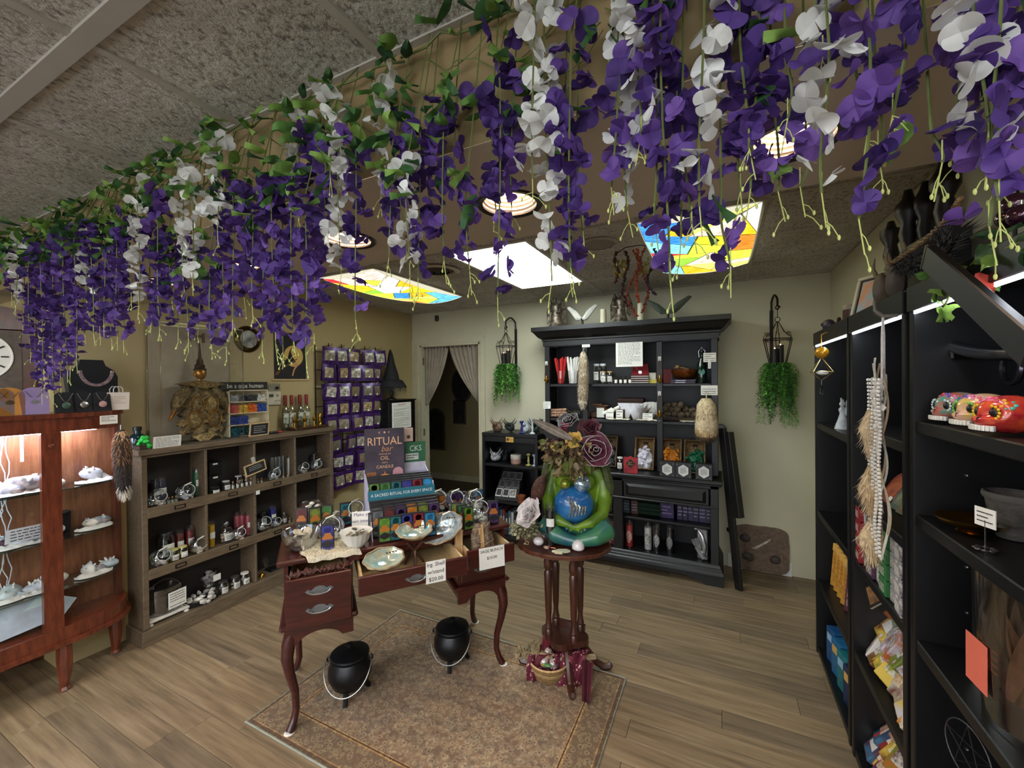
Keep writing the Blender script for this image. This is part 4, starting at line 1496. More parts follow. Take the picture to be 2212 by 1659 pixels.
def vial(label, loc, r, h, fill, group=None, cap=CORK, white=True):
 t = thing('small_bottle', label, 'bottle', loc, group=group)
 MB().lathe([(0,.001),(r,.001),(r, h * .62),(r * .45, h * .76),(r * .45, h * .88)],12).build('body', CLEAR, t)
 MB().lathe([(0,.003),(r * .85,.003),(r * .85, h * .5),(0, h * .5)],10).build('contents', mt(fill,.6, var=.2, vs_=80), t)
 MB().lathe([(0, h),(r * .5, h),(r * .42, h * .8),(0, h * .8)],10).build('stopper', cap, t)
 return t
# ================================================================== cubby shelf contents
SX_ = -3.335
RZL = R(90)
def cy_(px, py=1050, X=SX_):
 return onx(px, py, X).y
def cl(px, row, X=SX_, dx=0):
 return (X + dx, cy_(px,(1050,1150,1270)[row], X), ZCU[row] + .001)
# top row
candle('dark violet jar candle in the top cubby row next to the china cabinet', cl(348,0,-3.40),.03,.17, '#3f3a56',.04, rz=RZL)
candle('second dark violet jar candle hidden at the cubby side panel', cl(336,0,-3.405),.028,.165, '#2f2b44',.04, rz=RZL)
fishbowl('fishbowl jar of pale stones at the corner of the top cubby row', cl(340,0,-3.315),.047, RZL, R(68), False, seed=2)
fishbowl('fishbowl jar with white tag in front of the green candle', cl(400,0,-3.31),.05, RZL, R(68), True, '#cfcfd2', seed=3, fs=.014)
candle('tall green jar candle with white label in the top cubby row', cl(427,0,-3.37),.031,.2, '#1f6a3f',.045, rz=RZL)
for k, px in enumerate((364,372,380)):
 vial('small corked bottle of greenish herbs, %s of three between two fishbowls' % ordinal(k), cl(px,0,-3.30),.011,.045, '#8d9a88', 'corked herb bottles')
t = thing('stacking_box', 'black stacking box with white labels in the second top compartment', 'box', cl(460,0,-3.39), RZL)
MB().cbox(-.05,.05,-.04,.04,0,.12,.004).flat('lower_box', BLACK, t)
MB().cbox(-.045,.045,-.04,.04,.124,.22,.004).flat('upper_box', BLACK, t)
for z in (.1,.2):
 MB().box(-.02,.012,-.042,-.04, z, z + .012).flat('paper_label', PAPER, t)
jar('squat black tin with white label in the second top compartment', cl(463,0,-3.30),.032,.05, '#1d1b1c', '#1c1b1d', True, rz=RZL, seed=8)
jar('short clear jar with white label and metal lid beside the black tin', cl(488,0,-3.31),.028,.075, '#6e6268', '#b9b9bd', True, rz=RZL, seed=9)
for k, px in enumerate((503,513,523,533,542)):
 vial('tiny corked bottle of pale powder, %s of five under the tilted chalkboard' % ordinal(k), cl(px,0,-3.295),.0115,.062, '#cfc9b8', 'five tiny powder bottles')
jar('clear jar with rounded lid behind the tiny powder bottles', cl(515,0,-3.36),.026,.085, '#c9c4bc', '#d7d7d7', False, seed=12)
jar('second clear jar with rounded lid behind the tiny powder bottles', cl(533,0,-3.365),.024,.08, '#c9c4bc', '#d7d7d7', False, seed=13)
for k, px in enumerate((588,596,604,612)):
 t = thing('glass_tube', 'tall empty clear glass tube, %s of four in the top cubby row' % ordinal(k), 'tube', cl(px,0,-3.385), group='clear glass tubes')
 MB().lathe([(0,0),(.014,0),(.015,.004),(.015,.165),(.0165,.17)],14).build('tube', CLEAR2, t)
candle('tall white jar candle at the end of the glass tubes', cl(626,0,-3.34),.021,.175, '#e9e6df', None)
fishbowl('fishbowl jar of small stones in front of the glass tubes', cl(592,0,-3.31),.042, RZL, R(68), True, seed=14)
for k, px in enumerate((557,565,612,622)):
 vial('tiny stoppered bottle, %s of four around the fishbowl by the glass tubes' % ordinal(k), cl(px,0,-3.29),.01,.042, '#b8aa96', 'four stoppered bottles')
fishbowl('fishbowl jar of coins in the top compartment nearest the packet rack', cl(655,0,-3.31),.042, RZL, R(60), False, '#d0cbbd', seed=15)
fishbowl('second fishbowl jar in the top compartment nearest the packet rack', cl(683,0,-3.32),.042, RZL, R(68), True, '#8c8478', seed=16)
jar('dark jar with black lid and label at the back of the last top compartment', cl(680,0,-3.40),.03,.14, '#2b2a2a', '#1c1b1d', True, rz=RZL, seed=17)
# middle row
jar('large dark jar with white label in the first middle compartment', cl(357,1,-3.385),.05,.19, '#1f1d1c', '#2a2726', True, rz=RZL, seed=20)
candle('dark red jar candle nearer the china cabinet in the middle row', cl(387,1,-3.40),.028,.17, '#64141c',.04, rz=RZL)
candle('dark red jar candle nearer the yellow one in the middle row', cl(410,1,-3.395),.028,.175, '#7a1722',.04, rz=RZL)
fishbowl('fishbowl jar with tag at the corner of the middle cubby row', cl(345,1,-3.30),.052, RZL, R(66), True, '#d6cdc9', seed=21)
jar('small jar of yellow liquid with big white label beside a fishbowl', cl(375,1,-3.30),.029,.085, '#b5b05c', '#c9c27a', True, rz=RZL, seed=22, tint='#f0eeb8')
jar('second small jar of yellow liquid with big white label', cl(394,1,-3.305),.029,.085, '#b5b05c', '#c9c27a', True, rz=RZL, seed=23, tint='#f0eeb8')
fishbowl('fishbowl jar of wood slices with tag beside the yellow liquid jars', cl(428,1,-3.31),.048, RZL, R(66), True, '#d9cdb6', seed=24, fs=.015)
candle('tall bright yellow jar candle with white label', cl(456,1,-3.345),.024,.185, '#d9a812',.045, rz=RZL)
jar('clear jar of wood slices with ball-shaped glass lid', cl(488,1,-3.34),.042,.12, '#cbbd9f', '#ffffff', True, rz=RZL, ball=True, seed=25)
fishbowl('fishbowl jar beside the pink candles', cl(515,1,-3.305),.042, RZL, R(66), True, '#c9b39b', seed=26)
for k,(px, X) in enumerate(((513,-3.405),(524,-3.39),(537,-3.34))):
 candle('pink jar candle with white label, %s of three from the yellow one' % ordinal(k), cl(px,1, X),.025,.18, '#b5505f',.04 if k == 2 else None, 'three pink jar candles', rz=RZL)
jar('dark jar with white label in the third middle compartment', cl(569,1,-3.40),.026,.13, '#24211f', '#2b2927', True, rz=RZL, seed=28)
candle('royal blue jar candle with white label', cl(589,1,-3.38),.027,.16, '#1d2f8f',.04, rz=RZL)
fishbowl('large upright fishbowl jar in front of the blue candle', cl(570,1,-3.31),.05, RZL, R(50), False, '#bfbab2', seed=29)
fishbowl('smaller fishbowl jar tilted beside the blue candle', cl(596,1,-3.31),.036, RZL, R(66), False, '#aaa6a0', seed=30)
jar('slim clear jar with glass stopper and label beside the blue candle', cl(614,1,-3.33),.021,.075, '#cfcac2', '#ffffff', True, rz=RZL, ball=True, seed=31)
for k, px in enumerate((626,634)):
 vial('tiny corked bottle, %s of two at the end of the blue candle compartment' % ordinal(k), cl(px,1,-3.29),.01,.045, '#a58f74', 'two corked bottles')
candle('short red candle in the middle compartment nearest the packet rack', cl(655,1,-3.36),.034,.11, '#9a1d20', None)
fishbowl('fishbowl jar beside the short red candle', cl(682,1,-3.32),.04, RZL, R(66), False, '#aaa29a', seed=33)
# bottom row
t = thing('stool_stand', 'low white painted stand under the plastic tub', 'stand', cl(355,2,-3.345), RZL)
MB().cbox(-.115,.115,-.07,.07,.028,.045,.004).flat('top', mt('#d4cec3',.6, var=.12, vs_=30), t)
for sx in (-1,1):
 for sy in (-1,1):
  MB().lathe([(0,0),(.012,0),(.016,.012),(.01,.028),(0,.028)],10,(sx * .1, sy * .055,0)).build('leg', mt('#dcd7cd',.6), t)
t = thing('plastic_tub', 'large clear plastic tub of dark herbs with a white price sheet', 'tub',(cl(355,2,-3.345)[0], cl(355,2)[1], ZCU[2] + .047), RZL)
MB().lathe([(0,.002),(.088,.002),(.1,.03),(.104,.14),(.1,.17)],22, sy=.66).build('tub', CLEAR2, t)
MB().lathe([(0,.006),(.084,.006),(.092,.08),(0,.1)],18, sy=.64).build('herbs', mt('#3c3934',.9, var=.5, vs_=60, bmp=.8), t)
MB().tube([(-.09,0,.16),(-.05,0,.2),(.0,0,.215),(.05,0,.2),(.09,0,.16)],.003,6).build('bail_handle', mt('#55524f',.4), t)
card('sheet', '', '',(0,0,0),.11,.11, parent=link('price_sheet', None, t,(.045,-.074,.03),(0,0,.12)), lines=6, seed=4)
t = thing('display_tray', 'black oval tray of clear wrapped crystals in the wide bottom compartment', 'tray', cl(437,2,-3.31), RZL)
MB().lathe([(0,.002),(.1,.002),(.118,.045),(.112,.045),(.096,.01),(0,.01)],24, sy=.42).build('tray', mt('#1a1818',.5), t)
tumble(.085,41,.02, mt('#b9b5ad',.25, var=.4, vs_=30), t,20,.045,(0,0,.012))
t = thing('footed_vase', 'tall footed glass vase heaped with grey stones', 'vase', cl(452,2,-3.38), RZL)
MB().lathe([(0,0),(.04,.002),(.042,.006),(.012,.02),(.01,.05),(.03,.07),(.045,.1),(.052,.19)],18).build('vase', CLEAR, t)
tumble(.036,42,.016, mt('#8d8a86',.4, var=.5, vs_=40), t,26,.1,(0,0,.075))
MB().box(0,.05,-.056,-.054,.12,.165).flat('paper_label', PAPER, t)
for k, px in enumerate((482,508,529)):
 jar('clear jar with white label in the bottom row, %s of three beside the vase' % ordinal(k), cl(px,2,-3.32),.033,.1,('#8f8b86', '#d2cbbd', '#b5aea4')[k],('#3c3a38', '#45423f', '#e0dbd0')[k], True, 'three labelled jars in the bottom row', RZL,44 + k)
t = thing('desk_bell', 'small black and gold bell in the last bottom compartment', 'bell', cl(566,2,-3.31))
MB().lathe([(0,0),(.026,0),(.026,.008),(.022,.012)],18).build('base', mt('#141312',.3), t)
MB().lathe([(.022,.012),(.02,.028),(.01,.038),(.003,.042),(.003,.048),(0,.048)],18).build('dome', BRASS, t)
t = thing('flat_box', 'flat black box lying behind the small bell', 'box', cl(600,2,-3.36), RZL)
MB().cbox(-.09,.09,-.05,.05,0,.02,.003).flat('box', BLACK, t)
MB().cbox(-.085,.085,-.045,.045,.02,.024,.002).flat('lid', BLACK_IN, t)
jar('clear glass tumbler behind the small bell', cl(572,2,-3.41),.03,.12, None, None, False)
def chalkboard(label, loc, w, h, rz, roll, lines=4, name='chalkboard_sign', tilt=0, text=None):
 t = thing(name, label, 'sign', loc, rot=(tilt, roll, rz))
 MB().box(-w / 2 + .006, w / 2 - .006,-.003,.003,.006, h - .006).flat('slate', mt('#1c1c1e',.7, var=.2), t)
 m = MB()
 for q in ((-w / 2, w / 2,0,.009),(-w / 2, w / 2, h - .009, h),(-w / 2,-w / 2 + .009,.009, h - .009),(w / 2 - .009, w / 2,.009, h - .009)):
  m.cbox(q[0], q[1],-.006,.006, q[2], q[3],.0015)
 m.flat('frame', PALEWOOD, t)
 ink_lines(w * .6, h * .6, lines, int(w * 1000), mt('#c9c8c2',.8), t,(0,-.004, h / 2), th=.22)
 return t
c = onx(553,1012, CXF + .012)
ch = chalkboard('small tilted chalkboard clipped to the front of the cubby shelf',(CXF + .018, c.y, c.z - .035),.165,.085, RZL, R(-12))
MB().cbox(-.012,.012,-.006,.012,.085,.13,.003).flat('clip', mt('#b9b4aa',.5), ch)
card('price_tag', 'small white price tag on the lip below the tilted chalkboard', 'tag', onx(557,1068, CXF + .012),.03,.03, RZL)
# ================================================================== on top of the cubby shelf
ZT = 1.24
ZT1 = ZT + .001
t = thing('display_case', 'clear acrylic case around the gilded marionette', 'display case',(XL + .1,1.68, ZT1), RZL)
bw, bd, bh = .262,.09,.82
pn = MB()
for q in ((-bw, bw,-bd,-bd + .004,0, bh),(-bw,-bw + .004,-bd, bd,0, bh),(bw - .004, bw,-bd, bd,0, bh),(-bw, bw,-bd, bd, bh - .004, bh)):
 pn.box(*q)
pn.flat('acrylic_box', FLATGLASS, t)
ed = MB()
for x in (-bw, bw):
 for y in (-bd, bd):
  ed.box(x - .003, x + .003, y - .003, y + .003,0, bh)
 ed.box(x - .003, x + .003,-bd, bd, bh - .003, bh + .003)
for y in (-bd, bd):
 ed.box(-bw, bw, y - .003, y + .003, bh - .003, bh + .003)
ed.flat('polished_edge', glass('#efe8da',.1,.3,.3), t)
MB().box(-bw + .006, bw - .006, bd - .012, bd - .006,.004, bh - .006).flat('backing', mt('#a89b86',.9, var=.06), t)
MB().box(-bw + .006, bw - .006,-bd + .006, bd - .006,0,.006).flat('floor_board', mt('#4a3f36',.7), t)
# marionette
pu = thing('marionette', 'gilded wooden marionette in sequinned bronze robes with tall pointed crown', 'marionette',(XL + .105,1.69, ZT1 + .012), RZL)
ROBE = mt('#8d7448',.32,.6, c2='#3c2f1c', vs_=60, bmp=.6, bs_=130)
ROBE2 = mt('#b09660',.32,.6, c2='#5c4a2c', vs_=70, bmp=.6, bs_=130)
GOLD = mt('#c08a34',.3,.7, c2='#7a4a1e', vs_=20)
gold_face = MB().sph((0,-.008,.475),(.036,.036,.045),16,12)
gold_face.sph((0,-.044,.47),(.006,.008,.012),8,6).sph((-.034,-.0,.47),(.008,.012,.02),8,6).sph((.034,-.0,.47),(.008,.012,.02),8,6)
gold_face.tube([(-.012,-.042,.453),(0,-.046,.451),(.012,-.042,.453)],.0025,5)
gold_face.lathe([(.016,.41),(.014,.45)],10)
gold_face.build('head', GOLD, pu)
for s in (-1,1):
 MB().sph((s * .014,-.041,.482),(.006,.003,.0025),8,5).build('eye', mt('#2a1a0c',.5), pu)
MB().lathe([(.04,.495),(.042,.505),(.03,.515),(.033,.53),(.022,.545),(.02,.57),(.012,.585),(.008,.64),(.004,.69),(0,.7)],12, sy=.9).build('crown', mt('#4a3420',.4,.5, c2='#2a1c12', vs_=40), pu)
MB().grid(lambda u, v: ((.03 + (.125 * (1 + .12 * math.sin(9 * u * 2 * PI) * v)) * v) * math.cos(2 * PI * u),(.02 + .045 * v) * math.sin(2 * PI * u) - .01,.425 - .06 * v + .035 * v * abs(math.cos(2 * PI * u))),48,6, True).build('collar', ROBE2, pu)
for k in range(5):
 z0, r0, r1 = .385 - .062 * k,.055 + .012 * k,.115 + .014 * k - (.03 if k == 4 else 0)
 MB().grid(lambda u, v: ((r0 + (r1 - r0) * v) * math.cos(2 * PI * u) * (1 + .07 * v * math.sin(9 * 2 * PI * u + k)),(.03 + .022 * v) * math.sin(2 * PI * u) * (1 + .25 * v * math.sin(9 * 2 * PI * u + k)) - .004 * k, z0 - .085 * v + .012 * v * math.sin(9 * 2 * PI * u + k)),54,5, True).build('robe_tier',(ROBE, ROBE2)[k % 2], pu)
for k,(x, z, w, h) in enumerate(((-.05,.25,.04,.06),(.045,.25,.04,.06),(0,.2,.045,.07),(-.06,.15,.045,.06),(.06,.15,.045,.06))):
 MB().sph((x,-.056, z),(w,.014, h),14,10).build('robe_panel', ROBE2 if k % 2 else ROBE, pu)
 MB().tube([(x + w * math.cos(q),-.066, z + h * math.sin(q)) for q in [2 * PI * i / 20 for i in range(20)]],.004,5, closed=True).build('braid_trim', GOLD, pu)
for s in (-1,1):
 MB().tube([(s * .075,0,.37),(s * .12,-.005,.31),(s * .15,-.01,.25),(s * .165,-.012,.215)],[.035,.045,.04,.022],10).build('sleeve', ROBE, pu)
 MB().tube([(s * .165,-.012,.22),(s * .185,-.012,.175),(s * .2,-.014,.15)],[.016,.013,.008],8).build('hand', GOLD, pu)
MB().tube([(-.05,-.005,.1),(-.1,-.01,.065),(-.14,-.012,.07)],[.03,.018,.006],8).build('slipper', mt('#3a2c1e',.5), pu)
sk = MB()
sk.grid(lambda u, v: ((.05 + .06 * v) * math.cos(2 * PI * u) + .03 * v,(.035 + .02 * v) * math.sin(2 * PI * u) - .015,.09 - .085 * v + .02 * v * math.sin(8 * PI * u)),32,5, True)
sk.build('train', ROBE2, pu)
MB().box(-.045,.045,.03,.045,.735,.755).box(-.05,-.04,.025,.05,.70,.79).box(.04,.05,.025,.05,.70,.77).flat('control_bar', mt('#5f4836',.6), pu)
for x in (-.04,0,.04):
 MB().tube([(x,.035,.74),(x * .6,.0,.56 if x == 0 else .4)],.0006,4).build('string', INK, pu)
card('description_card', 'white printed card in front of the marionette case', 'card',(CXF + .005, cy_(360,955, CXF), ZT1),.155,.075, RZL, R(8), lines=7, seed=9)
t = thing('round_bottle', 'dark teal round bottle with black cap at the corner of the cubby top', 'bottle',(-3.36, cy_(297,950,-3.36) + .0, ZT1))
MB().lathe([(0,0),(.038,0),(.045,.01),(.045,.07),(.03,.09),(.018,.095),(.018,.115)],20).build('body', mt('#0c2a30',.12, var=.1, coat=.5), t)
MB().lathe([(.022,.115),(.022,.14),(0,.14)],16).build('cap', mt('#151414',.4), t)
t = thing('figurine', 'bright green lumpy figurine beside the dark teal bottle', 'figurine',(-3.29, cy_(315,960,-3.29), ZT1))
m = MB()
g = random.Random(2)
for i in range(16):
 a, z = g.uniform(0,2 * PI), g.uniform(.016,.075)
 r = .03 * math.sin(PI * min(1, z / .1 + .1))
 rock(m,(r * math.cos(a), r * math.sin(a), z),.015, i,.4)
m.build('body', mt('#2fc24a',.45, var=.25, vs_=40), t)
MB().lathe([(0,0),(.02,0),(.024,.006),(.016,.02),(0,.03)],12).build('base', mt('#2fc24a',.45), t)
t = thing('trinket_box', 'small brown box under the green figurine corner', 'box',(-3.31,1.325, ZT1), RZL)
MB().cbox(-.03,.022,-.05,.03,0,.022,.003).flat('box', wood('#3a2b22', '#57443a',(9,9,3),.5), t)
MB().cbox(-.032,.024,-.052,.032,.022,.028,.002).flat('lid', wood('#3a2b22', '#57443a',(9,9,3),.5), t)
# organiser rack of coloured tumbled beads
ry0, ry1 = cy_(492,900,-3.33), cy_(578,900,-3.33)
ryc = (ry0 + ry1) / 2
rw = (ry1 - ry0) / 2
t = thing('bead_organizer', 'small white-edged organizer of coloured beads under the black wooden plank', 'organizer',(-3.36, ryc, ZT1), RZL)
oh = .36
WO = mt('#d8c9a6',.5)
m = MB()
for x in (-rw, rw - .008):
 m.box(x, x + .008,-.045,.045,0, oh)
m.box(-rw, rw,.04,.045,0, oh)
for k in range(5):
 z = k * (oh - .006) / 4
 m.box(-rw, rw,-.045,.045, z, z + .006)
m.flat('case', WO, t)
cols = [['#8d8f96', '#23263a', '#3a3a3f', '#d8d6d0'],['#b02a35', '#d8b43a', '#d86a24', '#2c4fa0'],['#2a3d86', '#2f4aa0', '#cfc9b8', '#20306a'],['#0f5a66', '#0d4d58', '#125a60', '#0f5560']]
for i in range(4):
 for j in range(4):
  if i == 2 and j > 1:
   continue
  x0 = -rw + .01 + j * (2 * rw - .02) / 4
  w = (2 * rw - .02) / 4 - .003
  z0 = (3 - i) * (oh - .006) / 4 + .006
  g = random.Random(i * 9 + j)
  m = MB()
  for q in range(26):
   m.box(-.004,.004,-.003,.003,-.003,.003, TR(x0 + g.uniform(.004, w),-.042 + g.uniform(0,.012), z0 + g.uniform(.004,.07 if i else .055), g.uniform(0,3), g.uniform(0,3)))
  o = m.flat('beads', mt(cols[i][j],.3, var=.3, vs_=90), t)
  o['kind'] = 'stuff'
  MB().box(x0, x0 + w,-.028,.03, z0, z0 + (.06 if i else .045)).flat('bead_fill', mt(cols[i][j],.5, var=.4, vs_=120), t)
t = thing('wooden_plaque', 'black wooden plank reading be a nice human above the bead organizer', 'sign',(-3.35, ryc - .012, ZT1 + oh + .001), RZL)
MB().cbox(-rw - .03, rw + .018,-.018,.018,0,.062,.003).flat('plank', mt('#1d1b1a',.7, var=.2), t)
letters('be a nice human',.05, mt('#d9d6cd',.7), t,(-.005,-.0195,.031), sx=.86)
chalkboard('little framed chalkboard in front of the bead organizer',(CXF - .0, cy_(559,925, CXF), ZT1),.155,.105, RZL,0,4, tilt=R(8))
t = thing('brush_pen', 'black pen with teal tip and red cap lying on the cubby top', 'pen',(CXF - .01, cy_(590,935, CXF), ZT1 + .009), RZL)
MB().tube([(-.085,0,0),(.05,0,.0)],.009,10).build('barrel', mt('#121214',.35), t)
MB().tube([(.05,0,0),(.075,0,0)],.0095,10).build('cap', mt('#b01f2a',.35), t)
MB().tube([(-.105,0,0),(-.085,0,0)],[.004,.009],10).build('tip', mt('#0f6a6a',.35), t)
# wall: clock plate, thermostat, poster
c = onx(535,733, XL)
t = thing('wall_clock', 'round brass porthole style wall clock half hidden by flowers', 'clock',(XL, c.y, c.z), RZL)
MB().lathe([(.07,.02),(.078,.032),(.085,.03),(.095,.018),(.105,.012),(.11,.0)],36, mat=TR(0,0,0,0, PI / 2)).build('brass_rim', mt('#6a5a33',.25,1, var=.2), t)
MB().lathe([(0,.018),(.072,.016)],32, mat=TR(0,0,0,0, PI / 2)).build('face', mt('#2a2a2c',.3, c2='#b9b5a8', vs_=16), t)
c = onx(590,860, XL)
t = thing('thermostat', 'beige wall thermostat with small display', 'thermostat',(XL, c.y, c.z), RZL)
MB().cbox(-.062,.062,-.022,0,-.06,.058,.006).flat('body', mt('#cdc6b2',.5), t)
MB().box(-.05,-.012,-.0235,-.022,.01,.035).flat('display', mt('#4d5246',.3), t)
m = MB()
for k in range(3):
 m.box(.0 + k * .018,.012 + k * .018,-.0235,-.022,-.028,-.02)
m.lathe([(0,0),(.012,0),(.012,.003),(0,.003)],14, mat=TR(.025,-.022,.022,0, PI / 2))
m.flat('buttons', mt('#8d8878',.5), t)
c = onx(592,838, XL)
t = thing('light_dimmer', 'metal wall plate with round black dimmer knob above the thermostat', 'dimmer',(XL, c.y, c.z), RZL)
MB().cbox(-.055,.055,-.006,0,-.035,.035,.002).flat('plate', mt('#9c9684',.35,.6), t)
MB().lathe([(.014,0),(.013,.014),(0,.016)],16, mat=TR(.02,-.006,0,0, PI / 2)).build('knob', mt('#141414',.3), t)
a, b_ = onx(588,712, XL), onx(663,822, XL)
pw, phh = b_.y - a.y, a.z - b_.z
t = thing('hanging_scroll', 'scroll poster of a witch on a broom before a yellow moon', 'poster',(XL,(a.y + b_.y) / 2, b_.z), RZL)
MB().box(-pw / 2 + .01, pw / 2 - .01,-.004,-.002,.012, phh - .012).flat('sheet', mt('#232022',.8, var=.15), t)
for z in (0.006, phh - .006):
 MB().tube([(-pw / 2 - .012,-.006, z),(pw / 2 + .012,-.006, z)],.009,10).build('wooden_rail', PALEWOOD, t)
MB().tube([(-pw / 2,-.006, phh),(0,-.004, phh + .11),(pw / 2,-.006, phh)],.0012,4).build('hanging_cord', mt('#8a7a55',.8), t)
MB().lathe([(0,0),(.095,0)],32, mat=TR(.03,-.0045, phh * .5,0, PI / 2)).build('moon', mt('#cfae62',.8, var=.1), t)
FIG = mt('#151216',.8)
MB().prism([(-.09,.13),(-.07,.16),(-.03,.2),(.02,.21),(.05,.17),(.0,.15),(-.04,.14),(-.06,.11)],-.0062,-.005, 'xz').prism([(-.03,.2),(.02,.21),(.0,.26),(.012,.3),(-.012,.262)],-.0062,-.005, 'xz').flat('witch_shape', FIG, t)
MB().prism([(-.13,.075),(-.125,.09),(.06,.2),(.065,.192)],-.0066,-.0055, 'xz').prism([(-.15,.05),(-.12,.1),(-.1,.085),(-.12,.05)],-.0066,-.0055, 'xz').flat('broom_shape', mt('#6b4a30',.8), t)
MB().prism([(.02,.15),(.05,.17),(.075,.14),(.04,.1),(.02,.04),(.008,.045),(.025,.1),(.045,.135)],-.007,-.006, 'xz').flat('leg_shape', mt('#c98f6e',.8), t)
# bottles with red necks and the brass scales stand
for k,(px, X, h) in enumerate(((616,-3.41,.3),(630,-3.39,.3),(648,-3.41,.3),(662,-3.395,.3))):
 t = thing('liquor_bottle', 'clear bottle with red wrapped neck and floral label, %s of four' % ordinal(k), 'bottle',(X, cy_(px,900, X), ZT1), group='four red-necked bottles')
 MB().lathe([(0,0),(.03,0),(.033,.006),(.033,.17),(.015,.21),(.012,.22)],16).build('body', glass('#e8eadf',.05,.14), t)
 MB().lathe([(.014,.215),(.015,.3),(.012, h + .005),(0, h + .005)],12).build('neck_wrap', mt('#8d1c1f',.6, c2='#c9a24a' if False else '#5f1214', vs_=60), t)
 a0, a1 = -1.0,1.0
 MB().grid(lambda u, v: (.0342 * math.cos(a0 + (a1 - a0) * u),.0342 * math.sin(a0 + (a1 - a0) * u),.06 + .09 * v),8,1).build('paper_label', mt('#d8d4c6',.7, c2='#5a6a4a', vs_=45), t)
t = thing('drip_tray', 'brown wooden tray with brass spouts on the cubby top', 'tray',(-3.34, cy_(665,915,-3.34), ZT1), RZL)
MB().cbox(-.17,.17,-.07,.07,0,.022,.004).flat('tray', wood('#2d1a10', '#4c2d1b',(3,14,14),.35,.3), t)
for k, x in enumerate((-.13,-.03,.07)):
 m = MB().lathe([(0,.022),(.02,.022),(.02,.026),(.006,.032),(.005,.06),(.018,.075),(.02,.095),(.006,.1),(.008,.13),(0,.135)],12,(x,0,0))
 m.tube([(x,0,.08),(x + .03,-.01,.085),(x + .04,-.012,.07)],.004,6)
 m.build('brass_spout', BRASS, t)
MB().lathe([(0,.022),(.018,.022),(.018,.03),(.012,.04),(.018,.06),(.012,.09),(.016,.11),(.006,.13),(0,.135)],12,(.145,.02,0)).build('brass_bottle', BRASS, t)
# ball of fluff hung from the ceiling side? nothing else stands here
# ================================================================== fur pieces
def fur(parent, path, radii, bands, n=900, hl=.03, seed=1, name='fur', flat=1.0):
 """soft body plus loose hair; bands = colours from one end to the other"""
 g = random.Random(seed)
 P = [Vector(p) for p in path]
 MB().tube(path, radii,12).build('core', mt(bands[len(bands) // 2],.95, var=.3, vs_=50), parent)
 ms = [MB() for _ in bands]
 L = len(P) - 1
 for i in range(n):
  u = g.random() * L
  k = min(int(u), L - 1)
  q = P[k].lerp(P[k + 1], u - k)
  r = radii[k] + (radii[k + 1] - radii[k]) * (u - k)
  T_ = (P[k + 1] - P[k]).normalized()
  a = g.uniform(0,2 * PI)
  o = T_.orthogonal().normalized()
  o = Matrix.Rotation(a,3, T_) @ o
  o.y *= flat
  base = q + o * r * .9
  d = (T_ * 1.0 + o * g.uniform(.25,.7) + Vector((g.uniform(-.2,.2), g.uniform(-.2,.2), g.uniform(-.1,.1)))).normalized()
  tip = base + d * hl * g.uniform(.6,1.2)
  w = T_.cross(o).normalized() * .0022
  b = max(0, min(len(bands) - 1, int(u / L * len(bands) + g.uniform(-.35,.35))))
  ms[b].add([base - w, base + w, base + d * hl * .5 + w * .7, tip],[(0,1,2),(0,2,3)])
 for m, c in zip(ms, bands):
  if m.v:
   m.build(name, mt(c,.9, var=.25, vs_=60, sheen=.3), parent)['kind'] = 'stuff'
# ================================================================== china cabinet contents
g = random.Random(31)
CRY = [mt('#cfd3dc',.2, var=.2, vs_=30), mt('#e6e4df',.35, var=.12, vs_=20), mt('#b9a9a4',.5, c2='#6f7684', vs_=35), mt('#d9cfc2',.4, var=.2, vs_=20), mt('#9fb4b8',.3, c2='#d9e2e2', vs_=25), mt('#5c3d52',.3, c2='#2b1c2a', vs_=30)]
def crystal(label, loc, r, mi, seed, spiky=False, group='crystals on the lit glass shelves'):
 t = thing('crystal_cluster', label, 'crystal', loc, rnd.uniform(0,3), group=group)
 rock(MB(),(0,0, r[2] * .8), r, seed,.45,2).build('matrix', CRY[mi], t, smooth=not spiky, ang=25)
 m = MB()
 q = random.Random(seed)
 for i in range(9 if spiky else 5):
  a = q.uniform(0,2 * PI)
  d = Vector((math.cos(a) * q.uniform(.2,.9), math.sin(a) * q.uniform(.2,.9), q.uniform(.4,1))).normalized()
  b = Vector((d.x * r[0] * .6, d.y * r[1] * .6, r[2] * (.8 + .5 * d.z)))
  l = r[2] * q.uniform(.5,1.1)
  m.tube([b, b + d * l * .75, b + d * l],[r[2] * .2, r[2] * .17,.0005],6)
 m.flat('points', CRY[(mi + 1) % 2], t)
 return t
KXI = -3.33
lay = [
 (0,[(8,(.05,.05,.035),2),(46,(.075,.055,.055),2),(76,(.035,.03,.025),1),(98,(.04,.03,.025),3),(118,(.035,.03,.024),1),(200,(.05,.035,.04),0),(222,(.03,.03,.018),1)]),
 (1,[(4,(.04,.035,.03),5),(36,(.03,.03,.022),0),(62,(.055,.04,.022),0),(92,(.05,.04,.024),1),(118,(.035,.03,.03),4),(196,(.035,.03,.024),3),(222,(.045,.03,.026),2)]),
 (2,[(22,(.055,.04,.03),4),(70,(.04,.035,.026),0),(96,(.05,.035,.03),1),(120,(.045,.03,.03),3),(190,(.03,.028,.032),1),(212,(.03,.028,.02),2),(238,(.045,.035,.028),4)]),
]
wn = ['top', 'middle', 'lowest']
for s, items in lay:
 for k,(px, r, mi) in enumerate(items):
  p = onx(px,1000 + 120 * s, KXI)
  side = 'before the door stile' if px < 150 else 'behind the curved pane'
  crystal('%s pale crystal cluster on the %s glass shelf, %s' % (ordinal(k), wn[s], side),(KXI + rnd.uniform(-.02,.02), p.y, KZ[s] + .002), r, mi, s * 20 + k, k % 2 == 0)
